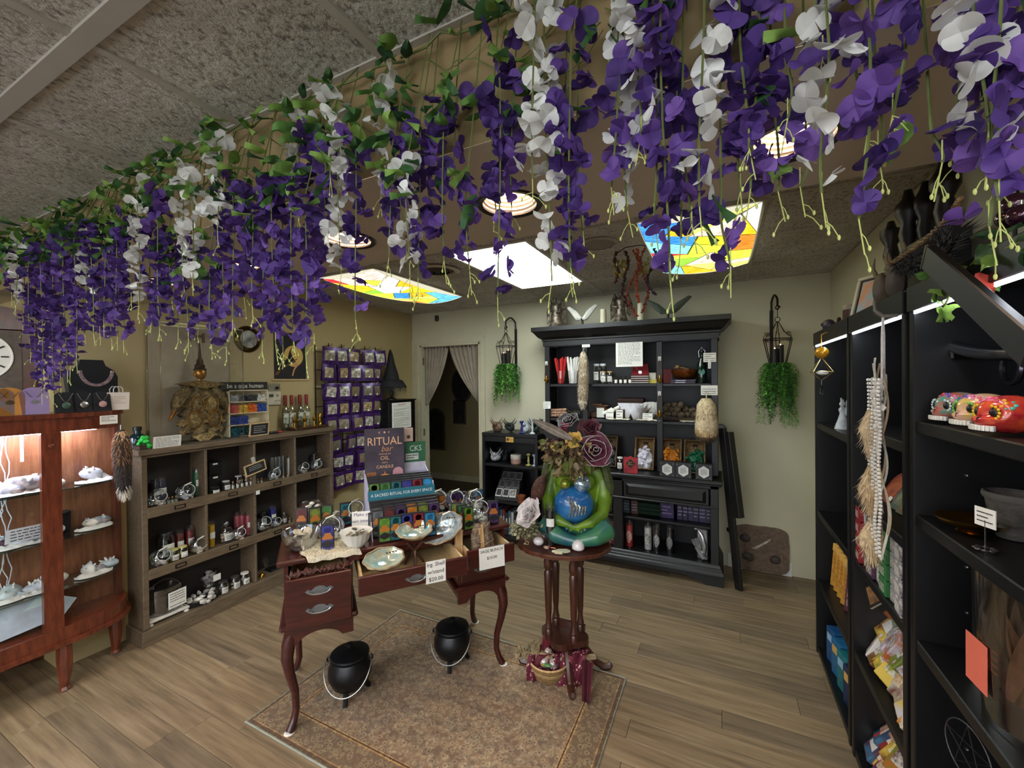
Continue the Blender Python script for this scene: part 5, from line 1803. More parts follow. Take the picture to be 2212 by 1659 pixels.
for s in range(3):
 for k in range(3):
  p = onx((15,85,205)[k],1000 + 120 * s,-3.27)
  m = MB()
  q = random.Random(s * 5 + k)
  m.grid(lambda u, v: ((v - .5) * .1 * math.sin(PI * u) ** .4,(u - .5) * .17,.004 + .018 * q.random() * math.sin(PI * v)),12,5)
  o = m.build('fleece_scrap', mt('#e4e2dc',.9, var=.1, bmp=.6, bs_=120), None,(-3.28, p.y, KZ[s] + .001))
  tag(o, 'white fleece scrap, %s on the %s glass shelf of the china cabinet' % (ordinal(k), wn[s]), 'fleece', 'fleece scraps in the china cabinet')
p = onx(72,1140,-3.25)
card('price_card', 'white price card leaning on the middle glass shelf of the china cabinet', 'card',(-3.25, p.y, KZ[1] + .03),.2,.075, RZL, R(12), c='#dfe6ee', lines=4, seed=3)
p = onx(50,1400,-3.29)
t = thing('selenite_slab', 'large pale blue-white selenite slab on the floor of the china cabinet', 'crystal',(-3.27, p.y,.347), RZL)
MB().prism([(-.24,.0),(.14,.03),(.2,.1),(.06,.19),(-.03,.235),(-.13,.19),(-.25,.14)],-.03,.03, 'xz').build('slab', mt('#c3d0de',.35, var=.12, vs_=14, bmp=.3, bs_=40), t,(0,0,0),(R(-14),0,0))
MB().prism([(.0,.12),(.085,.12),(.07,.19)],-.036,-.032, 'xz').prism([(-.2,.05),(-.12,.05),(-.15,.09)],-.036,-.032, 'xz').flat('price_sticker', mt('#d6ecec',.5), t,(0,.0,0),(R(-14),0,0))
p = onx(122,1110,-3.40)
t = thing('ring_box', 'black jewellery box at the back of the middle glass shelf', 'box',(-3.395, p.y, KZ[1] + .002), RZL)
MB().cbox(-.05,.05,-.025,.025,0,.09,.003).flat('box', BLACK, t)
MB().cbox(-.05,.05,-.027,.025,.09,.11,.003).flat('lid', BLACK, t)
# ---- on top of the china cabinet
KT = 1.501
p = onx(203,830,-3.3)
t = thing('necklace_bust', 'black velvet necklace bust wearing a chunky pink bead collar', 'bust',(-3.3, p.y, KT), RZL)
VELVET = mt('#101116',.95, var=.2, sheen=.2)
m = MB().prism([(-.1,0),(.1,0),(.112,.2),(.098,.235),(.06,.265),(.05,.3),(-.05,.3),(-.06,.265),(-.098,.235),(-.112,.2)],-.02,.03, 'xz')
m.flat('bust', VELVET, t,(0,0,0),(R(-8),0,0))
for k in range(15):
 a = PI + PI * (k + .5) / 15
 MB().cbox(-.009,.009,-.006,.006,-.008,.008,.002, TR(.07 * math.cos(a),-.0,.235 + .085 * math.sin(a),0,0,-a - PI / 2)).flat('bead', mt('#a78f92',.3,.3, c2='#6d5a60', vs_=60), t,(0,-.036,0))
for k,(px, mat_, nm) in enumerate(((143, mt('#3f5a4c',.4), 'green stone'),(182, SILVER, 'silver filigree'),(222, mt('#b98f8a',.4), 'rose stone'))):
 p = onx(px,868,-3.22)
 t = thing('pendant_display', 'small black velvet easel showing a %s pendant' % nm, 'pendant',(-3.225, p.y, KT), RZL)
 MB().prism([(-.042,0),(.042,0),(.042,.1),(.02,.115),(-.02,.115),(-.042,.1)],-.004,.004, 'xz').flat('easel', VELVET, t,(0,0,0),(R(-14),0,0))
 MB().tube([(-.028,-.008,.105),(-.012,-.008,.07),(0,-.009,.058),(.012,-.008,.07),(.028,-.008,.105)],.0012,5).build('chain', SILVER, t,(0,.006,0))
 MB().lathe([(0,0),(.016,.001),(.018,.004),(.012,.007),(0,.008)],16, mat=TR(0,-.004,.04,0, PI / 2)).build('pendant', mat_, t)
for k,(px, c_, nm) in enumerate(((0, '#8f93a6', 'grey-blue'),(24, '#b97c32', 'amber'),(78, '#8d7aa6', 'lavender'))):
 p = onx(px,890,-3.22)
 t = thing('jewellery_card', '%s arched cardboard stand holding a necklace' % nm, 'card',(-3.22, p.y, KT), RZL)
 pts = [(-.048,0),(.048,0),(.055,.1)] + [(.055 * math.cos(a),.1 + .045 * math.sin(a)) for a in [PI * i / 10 for i in range(1,10)]] + [(-.055,.1)]
 MB().prism(pts,-.0015,.0015, 'xz').flat('card', mt(c_,.7, var=.06), t,(0,0,0),(R(-12),0,0))
 MB().tube([(-.032,-.004,.122),(-.015,-.004,.095),(0,-.004,.082),(.015,-.004,.095),(.032,-.004,.122)],.0012,5).build('chain', mt('#6a5a3a',.3,.8), t,(0,.022,0))
 MB().lathe([(0,0),(.012,0),(.016,.003),(0,.005)],12, mat=TR(0,.014,.062,0, PI / 2)).build('pendant', mt('#5a4a36' if k == 1 else '#8d8a90',.4,.5), t)
p = onx(257,884,-3.24)
t = thing('paper_bag', 'small white paper gift bag at the end of the china cabinet top', 'bag',(-3.27, p.y, KT), RZL)
m = MB().prism([(-.05,0),(.05,0),(.054,.105),(-.052,.105)],-.025,.025, 'xz')
m.flat('bag', mt('#dcd4cb',.7, var=.04), t)
for y in (-.024,.024):
 MB().tube([(-.022, y,.1),(-.022, y,.125),(-.012, y,.14),(.012, y,.14),(.022, y,.125),(.022, y,.1)],.0022,6).build('handle', mt('#d8d2c8',.7), t)
ink_lines(.07,.05,4,7, mt('#b9a08f',.7), t,(0,-.0255,.06), th=.3)
p = onx(236,925,-3.2)
card('price_sign', 'white handwritten price sign on the corner of the china cabinet above the tail', 'sign',(-3.20 + .025, p.y - .01,1.425),.085,.05, R(100),0, lines=4, seed=5)
p = onx(258,930,-3.19)
t = thing('fur_tail', 'brown and black fur tail with white tip hanging on the china cabinet', 'tail',(p.x + .02, p.y,1.415),0)
MB().tube([(0,0,.0),(.002,.0,-.02),(0,0,-.035)],.004,6).build('key_clip', SILVER, t)
fur(t,[(0,0,-.03),(.0,0,-.08),(0,.003,-.17),(.0,.006,-.27),(0,.01,-.36),(0,.012,-.43)],[.015,.036,.046,.04,.034,.012],['#c9a27a', '#8a6038', '#6d4a2c', '#2e241e', '#1d1816', '#cfc6b6'],1300,.035,4)
# ================================================================== purple packet rack on the left wall
rk = thing('wire_rack', 'dark wall rack of pegs behind the purple packets', 'rack',(XL + .012,3.12,.6), RZL)
m = MB()
for i in range(6):
 x = -.4 + i * .155
 m.box(x - .004, x + .004,-.006,0,0,1.44)
for k in range(8):
 m.box(-.41,.41,-.009,-.003,.12 + k * .175,.128 + k * .175)
m.flat('grid', mt('#17141a',.5), rk)
rows = [1.995,1.83,1.645,1.48,1.325,1.125,.955,.775]
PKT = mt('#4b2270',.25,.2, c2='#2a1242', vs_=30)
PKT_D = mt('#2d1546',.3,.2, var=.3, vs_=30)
fillc = ['#b9a888', '#a39a86', '#8d7a5a', '#c9c2b4', '#7d7a70', '#c4a878', '#d6d4cc']
def packet_mesh():
 m = MB()
 m.grid(lambda u, v: ((u - .5) * .135,-.012 * math.sin(PI * u) * math.sin(PI * min(1, v * 1.15)) - .002,-.165 * v),6,6)
 m.grid(lambda u, v: ((.5 - u) * .135,.006 * math.sin(PI * u) * math.sin(PI * v) + .002,-.165 * v),4,4)
 return m
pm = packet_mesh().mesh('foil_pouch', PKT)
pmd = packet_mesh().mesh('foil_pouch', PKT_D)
wins = []
for c_ in fillc:
 m = MB().grid(lambda u, v: ((u - .5) * .092,-.0145 * math.sin(PI * (.18 + .64 * u)) * math.sin(PI * min(1,(.22 + .6 * v) * 1.15)) - .0028,-.035 - .095 * v),5,5)
 wins.append(m.mesh('window', mt(c_,.3, c2='#6d6452', vs_=45, coat=.4)))
stk = MB().box(-.009,.009,-.0145,-.0135,-.13,-.112).mesh('price_sticker', PAPER, False)
g = random.Random(77)
for i, z in enumerate(rows):
 ncol = 5 if i < 5 else (4 if i < 7 else 3)
 for j in range(ncol):
  Y = 2.80 + j * .155 + (.07 if i >= 5 else 0) + g.uniform(-.012,.012)
  ln = .11 + .03 * g.random()
  pg = MB().tube([(0,-.004,.01),(0,-ln,.012),(0,-ln - .012,.03)],.0025,5).build('peg', mt('#241f1c',.4,.5), rk,(Y - 3.12,0, z - .6 + .0))
  for d in (1,0):
   if d and g.random() < .25:
    continue
   x = XL + .012 + ln - .012 - d * .035 - g.uniform(0,.01)
   yaw = RZL + g.uniform(-.55,.1)
   t = thing('herb_packet',('purple foil herb packet, %s from the poster in the %s row down' if not d else 'purple foil herb packet behind the %s one from the poster in the %s row down') % (ordinal(j), ordinal(i)), 'packet',(x, Y + g.uniform(-.012,.012), z), group='purple herb packets on the wall rack', rot=(g.uniform(-.12,.12), g.uniform(-.12,.12), yaw))
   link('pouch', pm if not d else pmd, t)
   if not d:
    link('window', wins[g.randrange(7)], t)
    link('price_sticker', stk, t,(g.uniform(0,.022),0,0))
# ================================================================== black drawer chest, sheet, hat
cx0, cy0, cy1 = -3.19,3.44,3.87
ch = thing('drawer_chest', 'black chest of shallow drawers in the corner by the doorway', 'chest',((XL + cx0) / 2 + .01,(cy0 + cy1) / 2,0), RZL)
hw, hd = (cy1 - cy0) / 2,(cx0 - XL) / 2 - .012
MB().cbox(-hw, hw,-hd + .012, hd,0,1.44,.004).flat('body', BLACK, ch)
MB().cbox(-hw - .008, hw + .008,-hd - .004, hd,1.44,1.455,.004).flat('top', BLACK, ch)
for k in range(12):
 z = .06 + k * .115
 d_ = MB().cbox(-hw + .012, hw - .012,-hd,-hd + .014, z, z + .108,.003).flat('drawer', BLACK, ch)
 MB().tube([(-.05,-hd - .002, z + .055),(-.045,-hd - .014, z + .05),(.045,-hd - .014, z + .05),(.05,-hd - .002, z + .055)],.003,6).build('handle', IRON, d_)
a = onx(865,925, cx0)
t = card('notice_sheet', 'long white printed notice taped to the black drawer chest', 'notice',(cx0 + .022, a.y,1.14),.31,.285, RZL, lines=22, seed=15)
MB().box(-.06,.06,-.002,-.0012,.262,.268).flat('red_heading', mt('#9a3a34',.7), t)
t = thing('hat_stand', 'dark turned wooden stand under the witch hat', 'stand',(-3.31,3.60,1.456))
MB().lathe([(0,0),(.055,0),(.055,.008),(.03,.02),(.012,.03),(.018,.06),(.022,.09),(.01,.11),(.016,.13),(.03,.15),(.03,.158),(0,.158)],16).build('stand', mt('#1d1713',.35), t)
MB().sph((0,0,.2),(.06,.06,.05),14,8).build('head_form', mt('#1d1713',.5), t)
t = thing('witch_hat', 'black pointed witch hat with drooping lace brim on a stand', 'hat',(-3.31,3.60,1.60))
HAT = mt('#14161a',.8, var=.35, vs_=20, bmp=.3, bs_=60)
cr = MB()
cr.grid(lambda u, v: ((.085 * (1 - v) ** .85 + .004 + .006 * math.sin(9 * v)) * math.cos(2 * PI * u) - .012 * v * v,(.085 * (1 - v) ** .85 + .004) * math.sin(2 * PI * u),.06 + .36 * v),20,12, True)
cr.build('crown', HAT, t)
br = MB()
br.grid(lambda u, v: ((.075 + .09 * v) * math.cos(2 * PI * u),(.075 + .09 * v) * math.sin(2 * PI * u),.065 + .02 * math.sin(PI * v) - .07 * v * v + .01 * math.sin(10 * PI * u) * v),40,6, True)
br.build('brim', HAT, t)
MB().lathe([(.083,.07),(.08,.1)],20).build('band', mt('#2a2d33',.5), t)
fr = MB()
g = random.Random(6)
for i in range(130):
 a = 2 * PI * i / 130 + g.uniform(-.02,.02)
 r = .162
 l = g.uniform(.05,.13)
 x, y = r * math.cos(a), r * math.sin(a)
 w = .0025
 fr.add([(x - w * math.sin(a), y + w * math.cos(a),.0),(x + w * math.sin(a), y - w * math.cos(a),.0),(x * 1.02, y * 1.02,-l)],[(0,1,2)])
fr.build('lace_fringe', mt('#1c2022',.9), t)
# motion sensor and hooks above the door
c = ony(945,688, YB)
t = thing('motion_sensor', 'small black motion sensor high on the back wall', 'sensor',(c.x, YB, c.z))
MB().cbox(-.025,.025,-.03,0,-.035,.035,.01).flat('housing', mt('#17161a',.4), t)
MB().sph((0,-.028,-.008),(.016,.01,.016),12,8).build('lens', mt('#26262e',.2), t)
# ================================================================== hanging lanterns with ferns
LEAFY = [mt('#5a9a3a',.6, var=.35, vs_=30), mt('#7dba52',.6, var=.3, vs_=30), mt('#3a7034',.6, var=.3, vs_=30)]
def lantern(label_l, label_f, label_c, px, yaw, arm_dx, seed, flen, tone):
 yl = YB - .15
 c = ony(px,755, yl)
 x, z0 = c.x, ony(px,793, yl).z
 t = thing('wall_lantern', label_l, 'lantern',(x, yl, z0))
 # wall bracket
 ztop = 2.32 - z0
 br = MB().box(arm_dx - .012, arm_dx + .012,.135,.15,-.03, ztop - .1)
 P = [(arm_dx,.14, ztop - .12),(arm_dx,.135, ztop - .03)]
 for a in range(0,181,18):
  k = a / 180
  P.append((arm_dx * (1 - k),.135 - .135 * k * 1.0, ztop - .03 + .045 * math.sin(R(a))))
 P.append((0,0, ztop - .09))
 br.tube(P,.008,6)
 br.tube([(.0 + .018 * math.cos(a) * (1 - a / 12),.0, ztop - .1 + .02 * math.sin(a) * (1 - a / 12)) for a in [i * .5 for i in range(16)]],.005,6)
 br.build('wall_bracket', IRON, t)
 # cage
 m = MB()
 rt, rb, zt, zb = .108,.062,.225,.02
 nn = 6
 top = [(rt * math.cos(2 * PI * i / nn + .3), rt * math.sin(2 * PI * i / nn + .3), zt) for i in range(nn)]
 bot = [(rb * math.cos(2 * PI * i / nn + .3), rb * math.sin(2 * PI * i / nn + .3), zb) for i in range(nn)]
 m.tube(top,.004,5, closed=True)
 m.tube(bot,.004,5, closed=True)
 for i in range(nn):
  m.tube([top[i], bot[i]],.0035,5)
  a = 2 * PI * i / nn + .3
  d = Vector((math.cos(a), math.sin(a),0))
  m.tube([Vector(top[i]), d * .1 + Vector((0,0, zt + .03)), d * .055 + Vector((0,0, zt + .055)), d * .03 + Vector((0,0, zt + .1)), d * .008 + Vector((0,0, zt + .14))],.0028,5)
  m.tube([d * (.085 + .014 * math.cos(q)) + Vector((0,0, zt + .042 + .014 * math.sin(q))) for q in [k * .7 for k in range(8)]],.0022,4)
  m.tube([d * (.09 - .012 * math.cos(q)) + Vector((0,0, zt - .022 + .012 * math.sin(q))) for q in [k * .7 for k in range(7)]],.0022,4)
 m.build('cage', IRON, t)
 MB().tube([(.018 * math.cos(q),0, zt + .16 + .018 * math.sin(q)) for q in [k * PI / 8 for k in range(16)]],.003,5, closed=True).build('ring', IRON, t)
 MB().tube([(0,0, zt + .178),(0,0, ztop - .1)],.003,5).build('hanger', IRON, t)
 MB().lathe([(0,0),(rb,0),(rb,.012),(0,.012)],14,(0,0, zb - .008)).build('tray', IRON, t)
 cd = thing('led_candle_group', label_c, 'candle',(x, yl, z0 + .028))
 for k,(dx, dy, h) in enumerate(((-.022,-.012,.12),(.02,.014,.15))):
  MB().lathe([(0,0),(.024,0),(.024, h),(.018, h - .004),(0, h - .01)],14,(dx, dy,0)).build('black_candle', mt('#141210',.5), cd)
  MB().sph((dx, dy, h + .003),(.004,.004,.007),8,6).build('flame_bulb', emit('#ffb066',12), cd)
 # fern
 f = thing('trailing_fern', label_f, 'plant',(x, yl, z0))
 g = random.Random(seed)
 ms = [MB(), MB(), MB()]
 stems = MB()
 for i in range(84):
  a = g.uniform(0,2 * PI)
  r0 = g.uniform(.02,.06)
  L = flen * g.choice((.35,.5,.6,.7,.8,1.0)) * g.uniform(.85,1.05)
  out = g.uniform(.03,.1)
  pts = []
  for k in range(9):
   u = k / 8
   pts.append(Vector(((r0 + out * min(1, u * 2.6)) * math.cos(a) + .012 * math.sin(5 * u + i),(r0 + out * min(1, u * 2.6)) * math.sin(a) * .75,.02 + .03 * math.sin(PI * min(1, u * 2)) - L * max(0, u - .1))))
  stems.tube(pts,.0009,3, cap=False)
  mm = ms[i % 3]
  for k in range(int(L / .0095)):
   u = (k + .5) / (L / .0095) * 7.99
   kk = int(u)
   b = pts[kk].lerp(pts[kk + 1], u - kk)
   for s in (-1,1):
    an = g.uniform(0,2 * PI)
    d = Vector((math.cos(an), math.sin(an),-g.uniform(-.1,.9))).normalized() * g.uniform(.02,.034)
    w = Vector((-math.sin(an), math.cos(an),.4)).normalized() * .0055
    mm.add([b, b + d * .5 + w, b + d, b + d * .5 - w],[(0,1,2,3)])
 for m, mat_ in zip(ms, LEAFY):
  o = m.flat('fronds', mat_, f)
  o['kind'] = 'stuff'
 stems.build('stems', mt('#3f6a2a',.7), f)
lantern('black iron scrollwork lantern hanging left of the hutch beside the doorway', 'bright green trailing fern under the lantern beside the doorway', 'pair of black flameless candles in the lantern beside the doorway',1093,0,.05,5,.47,0)
lantern('black iron scrollwork lantern hanging between the hutch and the bookcase', 'dark green trailing fern under the lantern near the bookcase', 'pair of black flameless candles in the lantern near the bookcase',1680,0,-.03,8,.56,1)
# ================================================================== on the desk
def D2(px, py, z=DZT):
 return onz(px, py, z)
def boxmeshes():
 w, h, d = .062,.128,.02
 o = {}
 o['body'] = MB().cbox(-w / 2, w / 2,-d / 2, d / 2,0, h,.002).mesh('carton', mt('#19171a',.4, var=.2), False)
 o['disc'] = {}
 o['plate'] = {}
 return o
BXM = boxmeshes()
RIB = MB().prism([(-.026,.062),(-.02,.054),(.02,.054),(.026,.062),(.018,.072),(.012,.086),(-.012,.086),(-.018,.072)],-.0118,-.0112, 'xz').mesh('orange_emblem', mt('#a8641f',.5), False)
BLK = MB().prism([(-.022,.024),(0,.014),(.022,.024),(.026,.033),(.022,.042),(0,.05),(-.022,.042),(-.026,.033)],-.0118,-.0112, 'xz').mesh('name_plate', mt('#141216',.5), False)
def ritual_box(label, loc, c, rz=DA, tilt=0.0, full=True, group='incense cartons on the desk'):
 t = thing('incense_carton', label, 'carton', loc, group=group, rot=(tilt,0, rz))
 link('carton', BXM['body'], t)
 if c not in BXM['plate']:
  BXM['plate'][c] = MB().box(-.0255,.0255,-.0111,-.010,.006,.121).mesh('face_print', mt(tuple(x * .7 for x in lin(c)),.5, var=.35, vs_=60), False)
  l = tuple(min(1, x * 1.25 + .01) for x in lin(c))
  BXM['disc'][c] = MB().lathe([(0,0),(.0165,0),(.0165,.0008)],16, mat=TR(0,-.0111,.1,0, PI / 2)).mesh('medallion', mt(l,.4, var=.15, vs_=80), False)
 link('face_print', BXM['plate'][c], t)
 if full:
  link('medallion', BXM['disc'][c], t)
  link('orange_emblem', RIB, t)
  link('name_plate', BLK, t)
 return t
CN = {'lime': '#5f8f2f', 'green': '#4a7f3a', 'teal': '#1f6f74', 'indigo': '#33348a', 'crimson': '#8a1f2c', 'sky blue': '#2a86b8', 'grey': '#6a6d70', 'maroon': '#5f1f22', 'violet': '#4a2a62', 'amber': '#c07a1f', 'olive': '#6d7a2a', 'plum': '#54306a'}
# the two-tier display stand
st = thing('display_stand', 'cardboard incense stand with teal strip reading a sacred ritual for every space', 'stand', dk(0,0), DA)
LIL = mt('#b9b6cf',.6, var=.04)
TEAL = mt('#2a6f80',.5, var=.06)
MB().box(.40,.77,.432,.436,0,.27).flat('back_board', LIL, st)
for x in (.40,.766):
 MB().prism([(.05,0),(.436,0),(.436,.3),(.23,.235),(.23,.15),(.11,.08)], x, x + .004, 'yz').flat('side_panel', LIL, st)
MB().box(.404,.766,.222,.43,.125,.129).flat('upper_floor', LIL, st)
MB().box(.404,.766,.1,.43,.012,.016).flat('lower_floor', LIL, st)
sp_ = MB().box(.398,.772,.214,.218,.168,.222).flat('front_strip', TEAL, st)
letters('A SACRED RITUAL FOR EVERY SPACE',.0235, mt('#e8eef0',.6), sp_,(.585,.2132,.195), sx=.88)
# poster and green card
po = thing('ritual_poster', 'dusky purple RITUAL bar poster with candles standing behind the incense stand', 'poster', dk(.515,.392, DZT + .0), DA)
PB = mt('#4d424f',.6, c2='#332c38', vs_=7)
MB().box(-.115,.115,-.003,.003,.14,.548).flat('board', PB, po)
PEACH = mt('#e2b48c',.6)
letters('RITUAL',.068, PEACH, po,(0,-.0037,.47), sx=.9)
letters('bar',.05, mt('#c08a5c',.6), po,(.01,-.0039,.425), shear=.3)
letters('CHOOSE AN',.012, PEACH, po,(0,-.0037,.395))
letters('OIL',.034, PEACH, po,(0,-.0037,.37))
letters('FOR A',.012, PEACH, po,(0,-.0037,.343))
letters('CANDLE',.026, PEACH, po,(0,-.0037,.318))
m = MB().lathe([(0,0),(.006,0)],12, mat=TR(0,-.0037,.525,0, PI / 2))
for s in (-1,1):
 m.prism([(s * .028 + .006 * math.cos(a),.525 + .006 * math.sin(a)) for a in [s * PI / 2 * 0 + R(q) for q in range(60,301,30)]] + [(s * .028 - .001,.521),(s * .028 - .002,.525),(s * .028 - .001,.529)],-.0042,-.0036, 'xz')
m.flat('moon_emblem', PEACH, po)
pts = [(.045,.21),(.107,.21),(.107,.28)] + [(.076 + .031 * math.cos(a),.28 + .03 * math.sin(a)) for a in [PI * i / 8 for i in range(1,8)]] + [(.045,.28)]
MB().prism(pts,-.0042,-.0036, 'xz').flat('price_arch', mt('#c4909a',.6), po)
letters('$5',.032, mt('#3a2a34',.6), po,(.076,-.0048,.255))
MB().box(-.105,-.05,-.0042,-.0036,.22,.29).flat('candle_picture', mt('#b97a4a',.6, c2='#6d4426', vs_=20), po)
MB().prism([(.0 + .03 * math.cos(a),.262 + .014 * math.sin(a)) for a in [2 * PI * i / 16 for i in range(16)]],-.0042,-.0036, 'xz').prism([(-.004,.27),(.004,.27),(.0,.295)],-.0044,-.0036, 'xz').flat('flame_picture', mt('#e8a04c',.6), po)
MB().box(-.024,.024,-.0042,-.0036,.2,.25).flat('tealight_picture', mt('#6d5046',.6), po)
gs = thing('green_card', 'green sign reading CKS half hidden behind the RITUAL poster', 'sign', dk(.70,.452), DA)
MB().box(-.085,.075,-.002,.002,.21,.445).flat('white_backing', mt('#cfcbd8',.6), gs)
MB().box(-.085,.075,-.0035,-.002,.32,.447).flat('green_panel', mt('#2e6544',.6), gs)
letters('CKS',.05, mt('#d6e0cf',.6), gs,(.012,-.0042,.405), sx=.85)
MB().box(-.05,.03,-.0042,-.0036,.335,.375).flat('price_label', mt('#c9cfc6',.6), gs)
ink_lines(.07,.03,2,3, INK, gs,(-.01,-.0044,.355), th=.4)
pk = thing('card_pack', 'pale pink hanging card pack behind the green sign', 'card pack', dk(.672,.47, DZT + .45), DA)
MB().box(-.028,.028,-.006,.006,0,.085).flat('pack', mt('#cfb3a4',.6, var=.06), pk)
MB().lathe([(0,0),(.012,0)],14, mat=TR(0,-.0065,.028,0, PI / 2)).build('emblem', mt('#4a4a3c',.6), pk)
# cartons in the stand
up = ['lime', 'green', 'teal', 'indigo', 'crimson', 'sky blue']
lo_ = ['grey', 'maroon', 'violet', 'amber', 'olive', 'plum']
for j in range(6):
 for k in range(4):
  ritual_box('%s incense carton, %s back in the upper tier of the stand' % (up[j], ordinal(k)), dk(.435 + j * .0605,.24 + k * .026, DZT + .131 + k * .007), CN[up[j]] if k == 0 else '#2a262c', tilt=R(-8), full=k == 0)
 for k in range(4):
  ritual_box('%s incense carton, %s back in the lower tier of the stand' % (lo_[j], ordinal(k)), dk(.435 + j * .0605,.095 + k * .032, DZT + .018 + k * .008), CN[lo_[j]] if k < 2 else '#2a262c', tilt=R(-8), full=k < 2)
for j,(c_, px, py) in enumerate((('lime',831,1171),('teal',855,1167),('indigo',879,1162),('crimson',904,1158),('sky blue',929,1157))):
 p = D2(px, py)
 ritual_box('%s incense carton in the front row on the desk top' % c_,(p.x, p.y, DZT + .001), CN[c_], tilt=R(-4))
for j,(c_, px, py, ds) in enumerate((('grey',809,1160, 'beside the white bowl'),('maroon',652,1147, 'at the desk end by the glass bowl'),('olive',681,1146, 'behind the glass bowl'),('green',706,1140, 'behind the upright fishbowl jar'),('teal',747,1134, 'behind the white bowl'),('indigo',708,1189, 'standing on the fleece'),
                                 ('lime',1012,1144, 'nearest of three green ones by the sage drawer'),('green',999,1139, 'second of three green ones by the sage drawer'),('olive',986,1134, 'third of three green ones by the sage drawer'),('violet',1066,1130, 'alone at the desk end by the statue'),('amber',938,1118, 'behind the front fishbowl jar'),('amber',958,1112, 'beside the other amber one at the back'),('plum',979,1110, 'at the back of the desk'),('violet',998,1106, 'at the back of the desk'),('sky blue',1034,1100, 'at the back by the last fishbowl'))):
 p = D2(px, py)
 ritual_box('%s incense carton %s' % (c_, ds),(p.x, p.y, DZT + .001), CN[c_], rz=DA + rnd.uniform(-.25,.2), tilt=R(-4))
# glassware
def db(px, py, z=DZT):
 p = D2(px, py)
 return (p.x, p.y, z + .001)
SL = '#cbb99b'
t = thing('glass_bowl', 'large clear glass bowl of wood slices at the desk corner', 'bowl', db(650,1186), DA)
MB().lathe([(0,.003),(.045,.003),(.07,.03),(.088,.085),(.09,.092),(.086,.088),(.066,.034),(.042,.008),(0,.008)],28).build('bowl', CLEAR2, t)
m = MB()
g = random.Random(9)
SLICE = mt('#cfc2a8',.6, c2='#8d8272', vs_=40)
for i in range(12):
 a, r = g.uniform(0,2 * PI),.05 * g.random() ** .5
 m.lathe([(0,-.004),(.021,-.004),(.022,.004),(0,.004)],12, mat=TR(r * math.cos(a), r * math.sin(a),.025 + .007 * i * .8,0, g.uniform(-1.2,1.2), g.uniform(-.8,.8)))
m.build('wood_slices', SLICE, t)['kind'] = 'stuff'
t = thing('white_bowl', 'white ribbed china bowl of charms on the fleece', 'bowl', db(770,1180), DA)
RIBW = mt('#dcd8cf',.35, var=.03)
m = MB()
pr = [(0.001,.004),(.035,.0),(.04,.006),(.062,.035),(.076,.075),(.079,.078),(.073,.072),(.058,.036),(.03,.012),(.001,.012)]
m.grid(lambda u, v: tuple((pr[int(round(v * 9))][0] * (1 + (.018 * math.sin(36 * PI * u) if 1 < round(v * 9) < 5 else 0)) * f_(2 * PI * u) for f_ in (math.cos, math.sin))) + (pr[int(round(v * 9))][1],),72,9, True)
m.build('bowl', RIBW, t)
m = MB()
for i in range(16):
 a, r = g.uniform(0,2 * PI),.045 * g.random() ** .5
 m.lathe([(0,-.002),(.014,-.002),(.014,.002),(0,.002)],10, mat=TR(r * math.cos(a), r * math.sin(a),.05 + g.uniform(0,.025),0, g.uniform(-1,1), g.uniform(-1,1)))
m.build('charms', mt('#b9b2a4',.3,.5, c2='#6d6a62', vs_=50), t)['kind'] = 'stuff'
p = D2(777,1166)
card('handwritten_sign', 'white handwritten sign reading make your own intention behind the china bowl', 'sign',(p.x - .02, p.y + .05, DZT + .03),.125,.1, DA + R(-12), R(-10), text=['Make your', 'own intention', ''], tc='#5a3a6a', size=.025)
BG = 'round fishbowl jars on the desk'
jar('big round clear jar of coins and charms at the back desk corner', db(672,1130),.068,.13, '#c9c4bb', None, False, fillh=.9, fs=.016, seed=61)
fishbowl('fishbowl jar of foil charms behind the indigo carton on the fleece', db(715,1168),.058, DA, R(62), True, '#d2ccc2', BG,62,.014)
fishbowl('fishbowl jar nearly empty at the back beside the stand', db(768,1128),.056, DA, R(55), True, '#cfc6b4', BG,63,.01)
fishbowl('fishbowl jar of slices in the front row by the shells', db(962,1149),.047, DA, R(62), True, '#d2ccc2', BG,64,.014)
fishbowl('fishbowl jar of slices at the far desk end by the statue', db(1035,1128),.056, DA, R(50), True, '#d6cdbb', BG,65,.015)
for k, px in enumerate((945,983,1022)):
 p = D2(px,1113)
 fishbowl('fishbowl jar in the back row on the desk, %s from the stand' % ordinal(k),(p.x, p.y, DZT + .03),.056, DA, R(60), True, '#d8ceba', BG,66 + k,.014)
 q = thing('jar_riser', 'clear riser under the %s back row fishbowl jar from the stand' % ordinal(k), 'riser',(p.x, p.y, DZT + .001), DA)
 MB().cbox(-.035,.035,-.035,.035,0,.026,.003).flat('riser', mt('#c9c7c2',.4), q)
 MB().box(-.03,.03,-.0362,-.0352,.006,.02).flat('paper_label', PAPER, q)
jar('low clear jar of foil charms between the big jar and the stand', db(726,1128),.042,.075, '#cfcac0', None, False, fillh=.9, seed=70)
